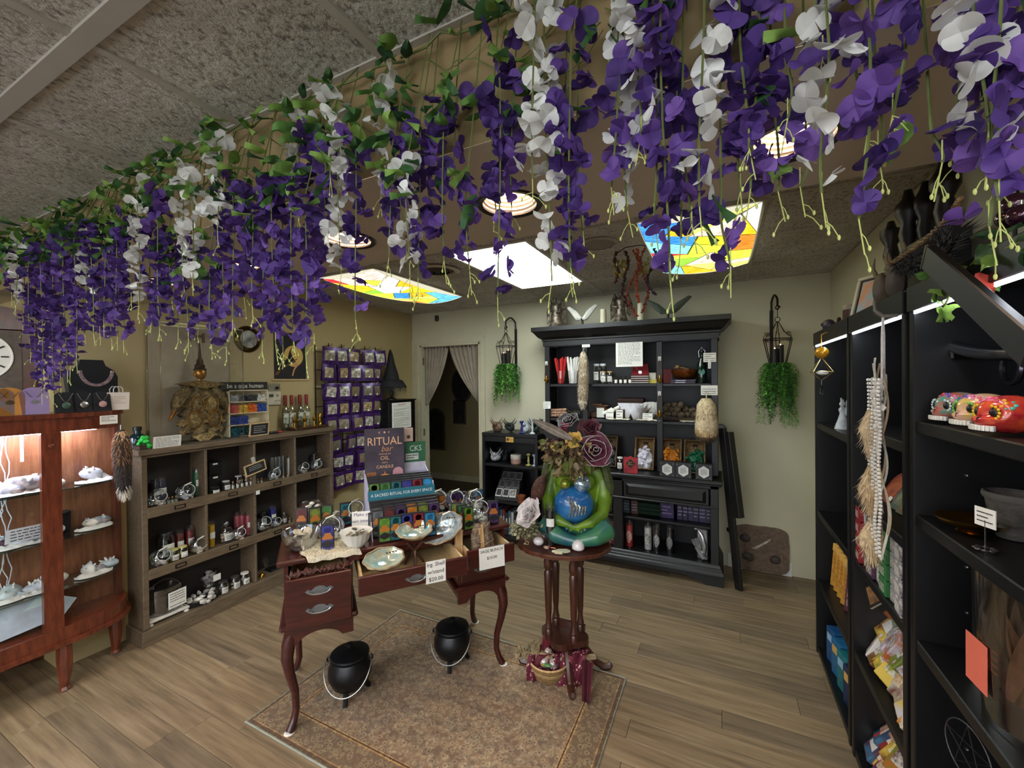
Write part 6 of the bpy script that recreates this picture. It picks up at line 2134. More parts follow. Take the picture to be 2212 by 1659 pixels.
# fleece over the front edge
fl = MB()
g = random.Random(12)
def fleece(u, v):
 x = .09 + .24 * u + .02 * math.sin(7 * v)
 y = .2 - .24 * v
 z = .004 + .006 * math.sin(11 * u + 5 * v) ** 2
 if y < -.02:
  z -= (-.02 - y) * 1.5
  y = -.02 - (-.02 - y) * .15
 return (x, y, z)
t = thing('fleece', 'cream sheepskin scrap spread over the desk corner', 'fleece', dk(0,0), DA)
fl.grid(fleece,24,22).build('hide', mt('#ddd2b8',.95, var=.08, bmp=.5, bs_=140), t)
hm = MB()
for i in range(2200):
 u, v = g.random(), g.random()
 b = Vector(fleece(u, v))
 d = Vector((g.uniform(-.6,.6), g.uniform(-.9,.2), g.uniform(.1,.8))).normalized() * g.uniform(.01,.018)
 w = Vector((.0016,.0006,0))
 hm.add([b - w, b + w, b + d],[(0,1,2)])
hm.build('wool', mt('#e6dcc6',.95, var=.1), t)['kind'] = 'stuff'
# drawer contents
SHI = mt('#9fc4c4',.18,.35, c2='#d6d0b0', vs_=22, coat=.6)
SHI2 = mt('#8aa8b8',.16,.4, c2='#d8d2c4', vs_=40, coat=.6)
SHO = mt('#6d5a42',.7, c2='#b09a78', vs_=30)
def shell(label, loc, L, W, rz, rx, ry, inner):
 t = thing('abalone_shell', label, 'shell', loc, rot=(rx, ry, rz))
 dep = .045
 def cup(k, dz):
  def fn(u, v):
   a = 2 * PI * u
   r = v ** .8
   w = 1 + .03 * math.sin(9 * a)
   return (L * r * w * math.cos(a) * k + .15 * L * (1 - v), W * r * w * math.sin(a) * k,-dep * (1 - v * v) + dz + .004 * math.sin(12 * v + 3 * a) * v)
  return fn
 MB().grid(cup(1,0),36,8, True).build('pearl_lining', inner, t)
 MB().grid(cup(1.03,-.007),36,8, True).build('outer_crust', SHO, t)
 MB().tube([(L * 1.01 * (1 + .03 * math.sin(9 * a)) * math.cos(a), W * 1.01 * (1 + .03 * math.sin(9 * a)) * math.sin(a),-.002) for a in [2 * PI * i / 48 for i in range(48)]],.0045,5, closed=True).build('rim', SHO, t)
 for k in range(4):
  MB().sph((L * (.35 + .12 * k), W * (.62 - .1 * k),-.02 + .006 * k),(.005,.005,.002),8,5).build('hole', mt('#3a3028',.6), t)
 return t
p = dk(.44,-.09,.77)
shell('abalone shell lying in the open middle drawer',(p.x, p.y,.79),.1,.068, DA + .3, R(24),0, SHI)
p = dk(.6,-.03,.86)
ws = thing('shell_stand', 'dark wooden tripod stand carrying an abalone shell', 'stand',(p.x, p.y,.7), DA)
for k in range(3):
 a = k * 2 * PI / 3 + .4
 MB().tube([(.055 * math.cos(a),.055 * math.sin(a),0),(.02 * math.cos(a),.02 * math.sin(a),.055),(-.045 * math.cos(a),-.045 * math.sin(a),.125)],.007,6).build('leg', WALNUT, ws)
shell('abalone shell with teal lining raised on the wooden stand',(p.x, p.y,.885),.092,.064, DA + .1, R(22),0, SHI)
p = dk(.745,-.02,.82)
shell('large silvery abalone shell standing on edge behind the drawer',(p.x, p.y,.868),.115,.078, DA - .35, R(50), R(-20), SHI2)
g = random.Random(14)
pod = mt('#5a2a20',.6, c2='#33150f', vs_=30)
for k in range(8):
 p = dk(.045 + k * .032,-.045 + g.uniform(-.02,.012),.745)
 t = thing('dried_pod', 'dried red-brown flower pod, %s along the open side drawer' % ordinal(k), 'seed pod',(p.x, p.y,.752), group='dried pods in the side drawer')
 rot_ = g.uniform(0,6)
 for q in range(5):
  a = rot_ + q * 2 * PI / 5
  m = MB()
  m.grid(lambda u, v: ((.006 + .026 * v) * math.cos(a) - (u - .5) * .026 * math.sin(PI * (.2 + .75 * v)) * math.sin(a),(.006 + .026 * v) * math.sin(a) + (u - .5) * .026 * math.sin(PI * (.2 + .75 * v)) * math.cos(a),.012 + .022 * v - .008 * (2 * u - 1) ** 2),4,4)
  m.build('pod_wing', pod, t)
 MB().sph((0,0,.015),(.012,.012,.012),8,6).build('pod_core', pod, t)
SAGE = mt('#8d7a66',.9, c2='#5c4a3c', vs_=45, bmp=.8, bs_=90)
PALO = wood('#b48a58', '#d8b27c',(20,20,2),.7)
for k,(x, y, a) in enumerate(((.93,-.04,.25),(1.0,-.03,-.1),(1.035,-.01,-.3))):
 p = dk(x, y,.70)
 t = thing('sage_bundle', 'wrapped sage bundle standing in the small drawer, %s from the shells' % ordinal(k), 'sage',(p.x, p.y,.70), group='sage bundles in the small drawer', rot=(R(-12), a * .6, DA))
 MB().tube([(0,0,0),(.003,0,.05),(0,.002,.1),(.002,0,.14),(0,0,.16)],[.022,.028,.03,.026,.014],9).build('bundle', SAGE, t)
 MB().tube([(.03 * math.cos(i * .9),.03 * math.sin(i * .9),.01 + i * .0065) for i in range(22)],.0014,4).build('twine', mt('#b9a88a',.9), t)
for k,(x, y) in enumerate(((.84,-.035),(.965,-.045))):
 p = dk(x, y,.70)
 t = thing('stick_bundle', 'tied bundle of pale wood sticks %s' % ('beside the silvery shell' if k == 0 else 'between the sage bundles'), 'sticks',(p.x, p.y,.70), group=None, rot=(R(-6),0, DA))
 g = random.Random(k)
 for q in range(6):
  x0, y0 = (q % 3 - 1) * .013,(q // 3) * .014
  h = .13 + g.uniform(0,.03)
  MB().box(x0 - .006, x0 + .006, y0 - .006, y0 + .006,0, h, TR(0,0,0,0, g.uniform(-.06,.06), g.uniform(-.06,.06))).flat('stick', PALO, t)
 MB().tube([(.024 * math.cos(a),.007 + .02 * math.sin(a),.06) for a in [2 * PI * i / 14 for i in range(14)]],.0022,4, closed=True).build('string_tie', mt('#b9a88a',.9), t)
p = dk(.665,-.208,.68)
card('price_sign', 'white handwritten sign lrg shell with stand on the middle drawer front', 'sign',(p.x, p.y,.672),.098,.108, DA, text=['lrg. Shell', 'w/stand', '$20.00'], size=.026)
p = dk(.985,-.15,.68)
card('price_sign', 'white handwritten sage bunch sign on the small drawer front', 'sign',(p.x, p.y,.655),.145,.112, DA, R(-3), text=['SAGE BUNCH', '$10.00', ''], size=.0215)
# ================================================================== on the round table
TT = TZ - .003
def tb(px, py):
 p = onz(px, py, TT)
 return Vector((p.x, p.y, TT))
GV = R(14)   # statue faces the room
gs = thing('goddess_statue', 'seated green earth goddess statue with round blue belly', 'statue',(-.765,2.365, TT), GV)
GREEN = mt('#6f8f1e',.35, c2='#47651a', vs_=9, bmp=.15, bs_=60)
SEA = mt('#3f7a52',.3, c2='#1d4f63', vs_=7, coat=.3)
def remesh(o, vox=.009):
 r = o.modifiers.new('merge', 'REMESH')
 r.mode = 'VOXEL'
 r.voxel_size = vox
 r.use_smooth_shade = True
 s = o.modifiers.new('soft', 'SMOOTH')
 s.factor = .5
 s.iterations = 6
lg = MB()
lg.sph((0,.03,.08),(.14,.11,.075),18,12)
for s in (-1,1):
 lg.tube([(s * .08,.02,.08),(s * .135,-.03,.085),(s * .155,-.07,.08),(s * .11,-.11,.055),(s * .03,-.125,.035),(-s * .05,-.13,.028)],[.08,.08,.07,.05,.036,.022],14)
 lg.sph((s * .145,-.05,.085),(.062,.07,.075),14,10)
o = lg.build('legs', SEA, gs)
remesh(o)
tr = MB()
for x in (-.05,0,.05):
 tr.tube([(x * .9,.05,.1),(x * 1.0,.05,.22),(x * 1.25,.055,.34),(x * 1.1,.055,.42),(x * .4,.05,.47)],[.085,.085,.085,.065,.035],14)
for s in (-1,1):
 tr.tube([(s * .11,.045,.41),(s * .155,.04,.33),(s * .165,.005,.24),(s * .15,-.055,.17),(s * .085,-.1,.13),(s * .015,-.125,.115)],[.05,.046,.042,.036,.03,.014],12)
 tr.sph((s * .06,-.025,.345),(.055,.055,.05),12,10)
 for q in range(4):
  tr.tube([(s * .03,-.118,.12 - .006 * q),(s * (.0 - .01 * q),-.132,.118 - .009 * q),(-s * .022,-.134,.112 - .01 * q)],[.009,.008,.005],6)
tr.sph((0,.03,.53),(.052,.058,.066),14,12)
tr.tube([(0,.045,.43),(0,.04,.5)],[.045,.036],10)
o = tr.build('body', GREEN, gs)
remesh(o,.008)
hr = MB()
g = random.Random(3)
for s in (-1,1):
 for k in range(6):
  hr.tube([(s * (.02 + .012 * k),.07,.57),(s * (.07 + .018 * k),.1 - .018 * k,.46),(s * (.105 + .017 * k),.1 - .018 * k,.32),(s * (.12 + .014 * k),.09 - .016 * k,.17)],[.02,.03,.028,.012],7)
hr.build('hair', mt('#4a5420',.7, c2='#2c3314', vs_=40, bmp=.5), gs)
earth = mt('#2a72ac',.25, c2='#1a4f88', vs_=10, coat=.5)
MB().sph((-.01,-.05,.22),(.115,.1,.105),24,18).build('belly', earth, gs)
cont = MB()
for k in range(6):
 cont.tube([(-.03 + .016 * k,-.145 + .0008 * k * k,.275 - .01 * k),(-.015 + .015 * k,-.152 + .001 * k * k,.23),(-.03 + .017 * k,-.143,.17 + .004 * k)],[.005,.007,.004],6)
cont.build('silver_relief', mt('#b9b4a4',.3,.6, c2='#6a6a58', vs_=60), gs)
MB().sph((.04,-.075,.345),.05,20,14).build('glass_breast', mt('#4a7fa8',.08,.6, c2='#c9d4da', vs_=30, coat=1.0), gs)
MB().sph((-.055,-.075,.34),.03,16,12).build('gold_breast', mt('#a98a4a',.3,.5, c2='#6f8f1e', vs_=30), gs)
# dried wreath on the head
def rose(label, loc, r, c_, c_edge, tilt, rz, seed, top=True):
 t = thing('dried_rose', label, 'rose', loc, rot=(tilt,0, rz))
 g = random.Random(seed)
 pm_ = mt(c_,.7, var=.25, vs_=40)
 em = mt(c_edge,.8, var=.1)
 for ring in range(4):
  n = (3,4,5,6)[ring]
  rr = r * (.22,.45,.75,1.0)[ring]
  hh = r * (.95,.9,.75,.5)[ring]
  for k in range(n):
   a0 = 2 * PI * k / n + ring * .6 + g.uniform(-.15,.15)
   aw = PI / n * g.uniform(1.1,1.5)
   hk, fk, ok_ = g.uniform(.82,1.12), g.uniform(.5,1.6), Vector((g.uniform(-.12,.12), g.uniform(-.12,.12),0)) * r
   flare = (.0,.08,.25,.5)[ring]
   def fn(u, v):
    a = a0 + (u - .5) * 2 * aw
    q = rr * (.55 + .45 * v ** .6) * (1 + .12 * math.sin(5 * u + ring)) + r * flare * fk * v * v
    z = hh * hk * v * (1 - .3 * (2 * u - 1) ** 2) + .05 * r * math.sin(7 * u + k) * v
    return (q * math.cos(a) + ok_.x, q * math.sin(a) + ok_.y, z)
   MB().grid(fn,6,5).build('petal', pm_, t)
   MB().tube([fn(i / 6,1.0) for i in range(7)], r * .018,5).build('petal_edge', em, t)
 return t
def leafcluster(label, loc, n, R_, cols, seed, cat='leaves', L=.05, name='dried_leaves', down=.5):
 t = thing(name, label, cat, loc)
 g = random.Random(seed)
 mbs = [MB() for _ in cols]
 for i in range(n):
  a, e = g.uniform(0,2 * PI), g.uniform(-1.2,.7)
  d = Vector((math.cos(a) * math.cos(e), math.sin(a) * math.cos(e), math.sin(e)))
  p = d * R_ * g.uniform(.3,1)
  p.z *= .6
  s = g.uniform(.6,1.3)
  mbs[i % len(cols)].merge(LEAF_MB[g.randrange(3)], Matrix.Translation(p) @ Euler((g.uniform(-1,1), down + g.uniform(-.8,.8), a)).to_matrix().to_4x4() @ Matrix.Scale(s * L / .055,4))
 for m, c_ in zip(mbs, cols):
  m.build('foliage', mt(c_,.85, var=.3, vs_=40), t)['kind'] = 'stuff'
 return t
HP = Vector((-.765,2.365, TT + .55))
leafcluster('crumpled brown dried leaves and buds crowning the statue', HP + Vector((-.01,-.05,.01)),330,.15,['#6d5a38', '#8d7550', '#5a5a2a', '#4f3a26'],4, name='dried_wreath')
leafcluster('fringe of olive dried leaves hanging over the statue shoulders', HP + Vector((-.0,-.05,-.07)),170,.14,['#5f6a2a', '#7d6a44', '#8d7a5c'],5, L=.055, down=1.1)
rose('large burgundy rose with white petal edges on the statue', HP + Vector((.14,-.1,-.01)),.058, '#5a2338', '#d8cfc4', R(68), R(20),2)
rose('small burgundy bloom above the statue head', HP + Vector((.1,-.04,.105)),.04, '#4a1a26', '#6d2c38', R(50), R(10),3)
rose('pink-red bloom under the feather on the statue', HP + Vector((-.055,-.08,.07)),.042, '#7a2a40', '#8d3a4c', R(60), R(-20),4)
rose('dark rose with white edges behind the feather', HP + Vector((-.03,-.03,.14)),.038, '#2a2024', '#e2ddd4', R(40), R(-10),5)
rose('small yellow bud among the flowers on the statue', HP + Vector((.035,-.12,.05)),.03, '#c9a04a', '#d8b868', R(60),0,6)
rose('deep plum bloom low among the leaves of the statue crown', HP + Vector((-.075,-.1,.02)),.05, '#3a1620', '#4a1f2c', R(70), R(-30),7)
t = thing('feather', 'long grey-brown feather laid across the statue crown', 'feather', HP + Vector((.03,-.15,.055)), rot=(0, R(-24), R(195)))
m = MB()
for i in range(30):
 u0, u1 = i / 30,(i + 1) / 30
 for s in (-1,1):
  w0, w1 = [.026 * math.sin(PI * min(1,.12 + q * .86)) ** .7 for q in (u0, u1)]
  m.add([(u0 * .25,0,.05 * math.sin(u0 * 2)),(u1 * .25,0,.05 * math.sin(u1 * 2)),(u1 * .25 + .006, s * w1,.05 * math.sin(u1 * 2) + .003),(u0 * .25 + .006, s * w0,.05 * math.sin(u0 * 2) + .003)],[(0,1,2,3) if s < 0 else (3,2,1,0)])
m.build('vane', mt('#6d6258',.8, c2='#8d8274', vs_=30), t,(0,0,0),(R(90),0,0))
MB().tube([(u * .27 / 10,0,.05 * math.sin(u / 10 * 2)) for u in range(11)],.0016,5).build('quill', mt('#b9ad9c',.6), t,(0,0,0),(R(90),0,0))
t = thing('feather', 'short black feather under the grey one on the statue', 'feather', HP + Vector((-.02,-.12,.04)), rot=(0, R(-20), R(190)))
m = MB()
m.grid(lambda u, v: (u * .16,(v - .5) * .045 * math.sin(PI * min(1,.15 + u * .85)) ** .6,.02 * math.sin(2 * u)),16,4)
m.build('vane', mt('#12110f',.7), t,(0,0,0),(R(90),0,0))
MB().tube([(u * .17 / 6,0,.02 * math.sin(u / 6 * 2)) for u in range(7)],.0014,5).build('quill', mt('#2a2622',.6), t,(0,0,0),(R(90),0,0))
t = thing('butterfly', 'yellow and black butterfly resting on the statue leaves', 'butterfly', HP + Vector((-.04,-.18,-.005)), rot=(R(70),0, R(20)))
for s in (-1,1):
 MB().prism([(0,0),(s * .03,.028),(s * .05,.03),(s * .04,.008),(s * .026,-.006),(s * .02,-.022),(s * .006,-.012)],-.0006,.0006).flat('wing', mt('#c9a83a',.6, c2='#2a2414', vs_=75), t)
MB().tube([(0,-.014,.001),(0,.02,.001)],.0022,6).build('thorax', INK, t)
# things round the statue
b0 = tb(1158,1100)
t = thing('dried_banksia', 'russet honeycomb seed cone hanging beside the statue', 'seed cone', Vector((-.95,2.24, TT + .30)), rot=(0, R(18), R(10)))
rock(MB(),(0,0,0),(.04,.038,.085),3,.12,2).build('cone', mt('#5a3220',.7, c2='#2a150c', vs_=70, bmp=1.0, bs_=110), t)
MB().tube([(0,0,.07),(.03,.01,.13),(.07,.02,.19)],.004,5).build('stalk', mt('#4a3322',.8), t)
rose('crumpled white rose beside the statue knee', Vector((-.965,2.16, TT + .175)),.055, '#bdb2b0', '#d8d0cc', R(55), R(-30),11)
leafcluster('grey-green lichen clump at the table edge', Vector((-1.0,2.17, TT + .09)),260,.085,['#7d7a5c', '#99936f', '#5f5c40'],13, 'lichen',.025, 'lichen_clump',0)
p = tb(1190,1176)
cdl = candle('tall black glass candle with white label standing before the statue', p,.031,.23, '#101012',.045, None, 'jar_candle',.48, R(15))
p = tb(1163,1178)
t = thing('selenite_egg', 'glossy white stone egg near the orange flower on the table', 'stone', p)
MB().sph((0,0,.024),(.031,.025,.024),18,12).build('stone', mt('#d3cccb',.12, var=.06, coat=.6), t)
p = tb(1249,1186)
t = thing('stone_dome', 'white stone dome nearest the table front', 'stone', p)
MB().lathe([(0,0),(.03,0),(.035,.006),(.034,.025),(.025,.043),(.012,.051),(0,.053)],22).build('stone', mt('#dcd5d2',.12, var=.05, coat=.6), t)
p = tb(1212,1192)
t = thing('stone_slice', 'flat pale green and cream stone slice lying on the table', 'stone', p, R(20))
MB().prism([(-.05,-.01),(-.02,-.022),(.03,-.016),(.05,0),(.03,.018),(-.01,.016)],0,.01).build('slice', mt('#b9c4a8',.3, c2='#dcd8b4', vs_=25), t)
MB().prism([(-.035,-.03),(.005,-.034),(.012,-.02),(-.03,-.014)],.0,.008).build('cream_band', mt('#d8cfa8',.3), t)
p = tb(1150,1160)
t = thing('lily_flower', 'small bright orange paper flower on the table', 'flower', p)
m = MB()
for k in range(7):
 a = k * 2 * PI / 7
 m.add([(0,0,.01),(.012 * math.cos(a + .4),.012 * math.sin(a + .4),.024),(.034 * math.cos(a),.034 * math.sin(a),.04),(.012 * math.cos(a - .4),.012 * math.sin(a - .4),.024)],[(0,1,2,3)])
m.build('petals', mt('#d8641e',.6, var=.15), t)
MB().lathe([(0,0),(.01,0),(.004,.012),(0,.012)],8).build('calyx', mt('#8d5a2a',.7), t)
a, b_ = tb(1232,1178), tb(1305,1158)
t = thing('copper_rod', 'pair of thin copper dowsing rods lying on the table', 'rod',(0,0,0))
COP = mt('#b06a4a',.25,.9)
MB().tube([a + Vector((0,0,.03)), b_ + Vector((0,0,.035))],.0028,6).build('rod', COP, t)
MB().tube([a + Vector((0,.01,.03)), b_ + Vector((0,.012,.035))],.0028,6).build('rod', COP, t)
a, b_ = tb(1166,1160), tb(1187,1184)
t = thing('copper_rod', 'short bent copper rod in front of the black candle', 'rod',(0,0,0))
MB().tube([a + Vector((0,0,.03)), b_ + Vector((0,0,.004)), tb(1200,1186) + Vector((0,0,.004))],.0026,6).build('rod', COP, t)
MB().sph(b_ + Vector((0,0,.004)),.004,8,6).build('joint', COP, t)
a, b_ = tb(1190,1174), tb(1252,1172)
o = MB().tube([a + Vector((0,0,.016)), b_ + Vector((0,0,.016))],.004,7).build('wooden_wand', wood('#8d7450', '#b39a70',(9,9,9),.6))
tag(o, 'thin pale wooden wand lying across the table stones', 'wand')
p = tb(1140,1178)
o = MB().tube([p + Vector((.012 * math.cos(q) - .01,.02 * math.sin(q),.004 + .01 * abs(math.sin(q)))) for q in [2 * PI * i / 18 for i in range(18)]],.0024,5, closed=True).build('twine_loop', mt('#b9a070',.9))
tag(o, 'loop of tan twine at the table edge', 'twine')
for k,(px, py, c_, nm) in enumerate(((1222,1168, '#b9907c', 'pinkish'),(1205,1172, '#7d6a58', 'brown'),(1226,1178, '#c9b8a8', 'cream'),(1180,1186, '#a98a78', 'tan'))):
 o = rock(MB(),(0,0,.01),(.018,.013,.011),50 + k,.3,1).build('pebble', mt(c_,.4, var=.2, vs_=40), None, tb(px, py))
 tag(o, 'small %s tumbled stone among the pieces on the table' % nm, 'stone', 'tumbled stones on the table')
# ================================================================== hutch contents
YU = 3.93      # middle of the upper shelves
def hu(px, z, Y=YU):
 p = ony(px,800, Y)
 return (p.x, Y, z + .001)
U1s, U2s, CTs, L1s, L0s, TPs = ZU1, ZU2,.835, ZL1, ZL0,2.166
for nm, lab, px, c_ in (('taper_candle_cup', 'glass cup of red taper candles on the upper hutch shelf',1212, '#b5201f'),('taper_candle_cup', 'glass cup of white taper candles on the upper hutch shelf',1238, '#e2dfd8')):
 t = thing(nm, lab, 'candles', hu(px, U1s,3.92))
 MB().lathe([(0,.002),(.042,.002),(.05,.09),(.05,.13)],18).build('cup', CLEAR, t)
 g = random.Random(px)
 for k in range(12):
  a = 2 * PI * k / 12 + g.uniform(-.2,.2)
  r0, r1 = .025 * g.random() + .006,.045 + .035 * g.random()
  MB().tube([(r0 * math.cos(a), r0 * math.sin(a) * .7,.006),(r1 * math.cos(a), r1 * math.sin(a) * .6,.24 + .03 * g.random())],[.009,.007],7).build('taper', mt(c_,.4, var=.08), t)
for k, px in enumerate((1289,1303)):
 jar('dark jar with white label beside the hutch tail, %s of two' % ordinal(k), hu(px, U1s,3.96),.034,.19, '#151414', '#b9bcc0', True, 'two dark labelled jars',0,80 + k, fillh=1.0)
for k, px in enumerate((1304,1318)):
 jar('clear corked bottle with white label on the upper hutch shelf, %s of two' % ordinal(k), hu(px, U1s,3.88),.03,.115, '#8d8d88', '#b08a60', True, 'two corked labelled bottles',0,84 + k)
for k, px in enumerate((1331,1341,1351,1361)):
 t = thing('dropper_bottle', 'tiny amber bottle with white label, %s of four under the notice' % ordinal(k), 'bottle', hu(px, U1s,3.88), group='tiny labelled oil bottles')
 MB().lathe([(0,0),(.016,0),(.016,.04),(.007,.048),(.007,.054)],12).build('body', mt('#3a2414',.15), t)
 MB().lathe([(.0085,.05),(.0085,.068),(0,.07)],10).build('cap', mt('#141312',.4), t)
 MB().grid(lambda u, v: (.0168 * math.cos(-2.4 + 1.7 * u),.0168 * math.sin(-2.4 + 1.7 * u),.006 + .03 * v),6,1).build('paper_label', PAPER, t)
for k in range(4):
 t = thing('striped_box', 'flat box with white stripes, %s up in the stack under the red jewellery stand' % ordinal(k), 'box', hu(1383, U1s + .0185 * k,3.88), rz=R(3 * (k % 2)), group='flat striped boxes')
 MB().cbox(-.075,.075,-.03,.03,0,.017,.002).flat('box', mt('#5a3030' if k % 2 else '#3c3a3a',.5), t)
 MB().box(-.076,.076,-.031,.031,.007,.011).flat('stripe', mt('#d8d0c8',.5), t)
t = thing('jewellery_stand', 'red velvet jewellery stand with silver pendant necklace', 'jewellery stand', hu(1383, U1s + .076,3.88),0)
MB().prism([(-.075,0),(.075,0),(.06,.1),(-.06,.1)],-.002,.012, 'xz').flat('stand', mt('#8a1420',.9, sheen=.4), t)
MB().tube([(-.05,-.005,.085),(-.025,-.005,.05),(0,-.006,.035),(.025,-.005,.05),(.05,-.005,.085)],.002,5).build('chain', SILVER, t)
MB().lathe([(0,0),(.014,0),(.016,.004),(0,.006)],12, mat=TR(0,-.004,.025,0, PI / 2)).build('pendant', SILVER, t)
t = thing('tea_box', 'yellow-green box with a white card behind the brass pendulum', 'box', hu(1410, U1s,3.9))
MB().cbox(-.04,.04,-.03,.03,0,.035,.002).flat('box', mt('#b5a43a',.5, var=.15), t)
MB().box(-.03,.028,-.012,-.01,.035,.095).flat('card', mt('#c9c4b4',.7), t)
t = thing('hardback_book', 'dark red book standing beside the copper singing bowl', 'book', hu(1442, U1s,3.93), R(8))
MB().cbox(-.035,.035,-.012,.012,0,.125,.002).flat('cover', mt('#6d1a1c',.6, var=.1), t)
MB().box(-.033,.036,-.0095,.0095,.003,.122).flat('pages', PAPER, t)
t = thing('singing_bowl', 'hammered copper singing bowl with a wooden mallet', 'bowl', hu(1480, U1s + .034,3.93))
MB().lathe([(0,.006),(.05,.0),(.09,.02),(.112,.06),(.115,.085),(.108,.085),(.1,.05),(.07,.018),(0,.014)],26).build('bowl', mt('#8a4e22',.35,.8, c2='#5a3014', vs_=25, bmp=.3, bs_=60), t)
MB().tube([(-.09,-.02,.1),(-.02,0,.1),(.06,.02,.07)],[.006,.008,.008],8).sph((-.06,-.015,.108),.018,12,8).build('mallet', wood('#7a5a38', '#a07c50',(9,9,9),.6), t)
for k in range(2):
 t = thing('card_deck', '%s flat boxed card deck under the copper singing bowl' % ('violet' if k else 'dark'), 'card deck', hu(1475, U1s + .0165 * k,3.91), R(2 + 4 * k))
 MB().cbox(-.1,.1,-.06,.06,0,.0155,.002).flat('box', mt('#3a2c4a' if k else '#2a2230',.4, var=.3, vs_=50), t)
 MB().box(-.06,.02,-.0612,-.06,.004,.011).flat('title_strip', mt('#b9b4c4',.5), t)
t = thing('swing_top_bottle', 'dark green swing-top bottle with round green label at the hutch post', 'bottle', hu(1516, U1s,3.89))
MB().lathe([(0,0),(.034,0),(.037,.008),(.037,.15),(.016,.2),(.014,.255),(.017,.26),(.017,.27)],18).build('body', mt('#0c2016',.1, coat=.6), t)
MB().lathe([(0,0),(.026,0),(.026,.002)],20, mat=TR(0,-.036,.095,0, PI / 2)).build('round_label', mt('#3a8a72',.6), t)
MB().tube([(.02,0,.22),(.026,0,.27),(.0,0,.3),(-.026,0,.27),(-.02,0,.22)],.0025,5).sph((0,0,.285),(.014,.014,.01),10,6).build('wire_stopper', SILVER, t)
# hanging notices, pendulums and tails on the hutch front
YF = HYU - .006
p = ony(1359,757, YF)
t = card('notice_sheet', 'large white printed notice taped to the hutch frieze', 'notice',(p.x, YF - .004, ony(1359,792, YF).z),.235,.285,0, lines=20, seed=33)
MB().box(.098,.112,-.003,-.001,.268,.28).flat('red_pin', mt('#b02020',.5), t)
for nm, px, py, w, h, ds in (('sign',1266,742,.075,.07, 'above the hanging grey tail'),('sign',1182,875,.075,.07, 'on the hutch post nearest the doorway'),('sign',1533,772,.095,.075, 'beside the swing-top bottle'),('sign',1532,843,.125,.08, 'above the hanging pelt')):
 p = ony(px, py, YF)
 card('price_sign', 'small white handwritten price sign %s' % ds, 'sign',(p.x, YF - .004, p.z - h / 2), w, h,0, lines=4, seed=px)
def pendulum(label, px, py0, py1):
 a, b = ony(px, py0, YF), ony(px, py1, YF)
 t = thing('brass_pendulum', label, 'pendulum',(a.x, YF - .012, b.z))
 h = a.z - b.z
 m = MB()
 for s in (-1,1):
  m.tube([(0,0, h),(s * .022,0,.03)],.0012,4)
 m.build('chain', BRASS, t)
 MB().lathe([(0,-.03),(.006,-.02),(.024,.0),(.026,.012),(.018,.016),(.006,.02),(.008,.04),(0,.055)],14).build('brass_bob', BRASS, t)
 MB().cbox(-.014,.014,.0,.008, h - .02, h + .02,.003).flat('adhesive_hook', mt('#c9c9c4',.3, alpha=.7), t)
pendulum('brass pendulum scale on the hutch post nearest the doorway',1181,785,822)
pendulum('upper brass pendulum on the middle hutch post',1425,775,822)
pendulum('lower brass pendulum on the middle hutch post',1425,850,897)
a = ony(1263,760, YF)
t = thing('fur_tail', 'long cream and grey banded fur tail hanging on the hutch', 'tail',(a.x, YF - .045, a.z))
MB().tube([(0,.03,.03),(0,.0,.02),(0,0,-.01)],.005,6).build('key_clip', SILVER, t)
fur(t,[(0,0,0),(0,0,-.07),(.0,0,-.16),(0,0,-.27),(-.005,0,-.38),(-.008,0,-.46),(-.006,0,-.52)],[.016,.04,.046,.05,.047,.038,.012],['#d8cdb8', '#cfc2aa', '#a4937a', '#c9bba4', '#8d7a62', '#c4b59c', '#a08c72', '#d8ccb6', '#cbbda6'],2100,.035,9)
a = ony(1526,860, YF)
t = thing('fur_pelt', 'tan and cream fluffy pelt hanging on the hutch corner post', 'pelt',(a.x, YF - .06, a.z))
MB().tube([(0,.045,.05),(0,.02,.04),(0,0,.0)],.005,6).build('key_clip', SILVER, t)
fur(t,[(0,0,0),(0,0,-.05),(.0,0,-.14),(0,0,-.24),(0,0,-.31),(0,0,-.34)],[.035,.07,.08,.088,.075,.03],['#a8844e', '#d8c098', '#8d6a3c', '#d8c4a0', '#b8945c', '#5a4028', '#3a2a1c'],2600,.04,10)
p = hu(1533,1.70, YF)
t = thing('wall_hook', 'white adhesive hook on the hutch corner post', 'hook',(p[0], YF - .002,1.735))
MB().cbox(-.012,.012,-.006,.006,0,.075,.003).flat('plate', mt('#dcdcd8',.4), t)
MB().tube([(0,-.006,.03),(0,-.014,.022),(0,-.016,.032)],.003,5).build('prong', mt('#dcdcd8',.4), t)
# second shelf
t = thing('smudge_bundle', 'bundle of striped herb sticks tied with twine at the second hutch shelf', 'sage', hu(1205, U2s,3.9), R(15))
for k in range(7):
 MB().tube([(-.08,-.02 + .02 * (k % 3),.02 + .024 * (k // 3)),(.08,-.018 + .02 * (k % 3),.024 + .026 * (k // 3))],.016,8).build('stick', mt('#b09070',.8, c2='#6d3a38', vs_=60), t)
MB().tube([(.03 * math.sin(q),.04 * math.cos(q) * .9,.04 + .035 * math.sin(q * 1.0)) for q in [2 * PI * i / 14 for i in range(14)]],.003,5, closed=True).build('twine', mt('#b9a88a',.9), t)
leafcluster('tangle of grey dried herbs behind the striped sticks on the hutch', Vector(hu(1232, U2s + .05,3.97)),120,.07,['#6d6a58', '#55503f', '#3c3a2e'],21, 'herbs',.03, 'dried_herbs',0)
t = thing('wooden_crate', 'open wooden crate with bark pieces and a white card on the second hutch shelf', 'crate', hu(1296, U2s,3.97))
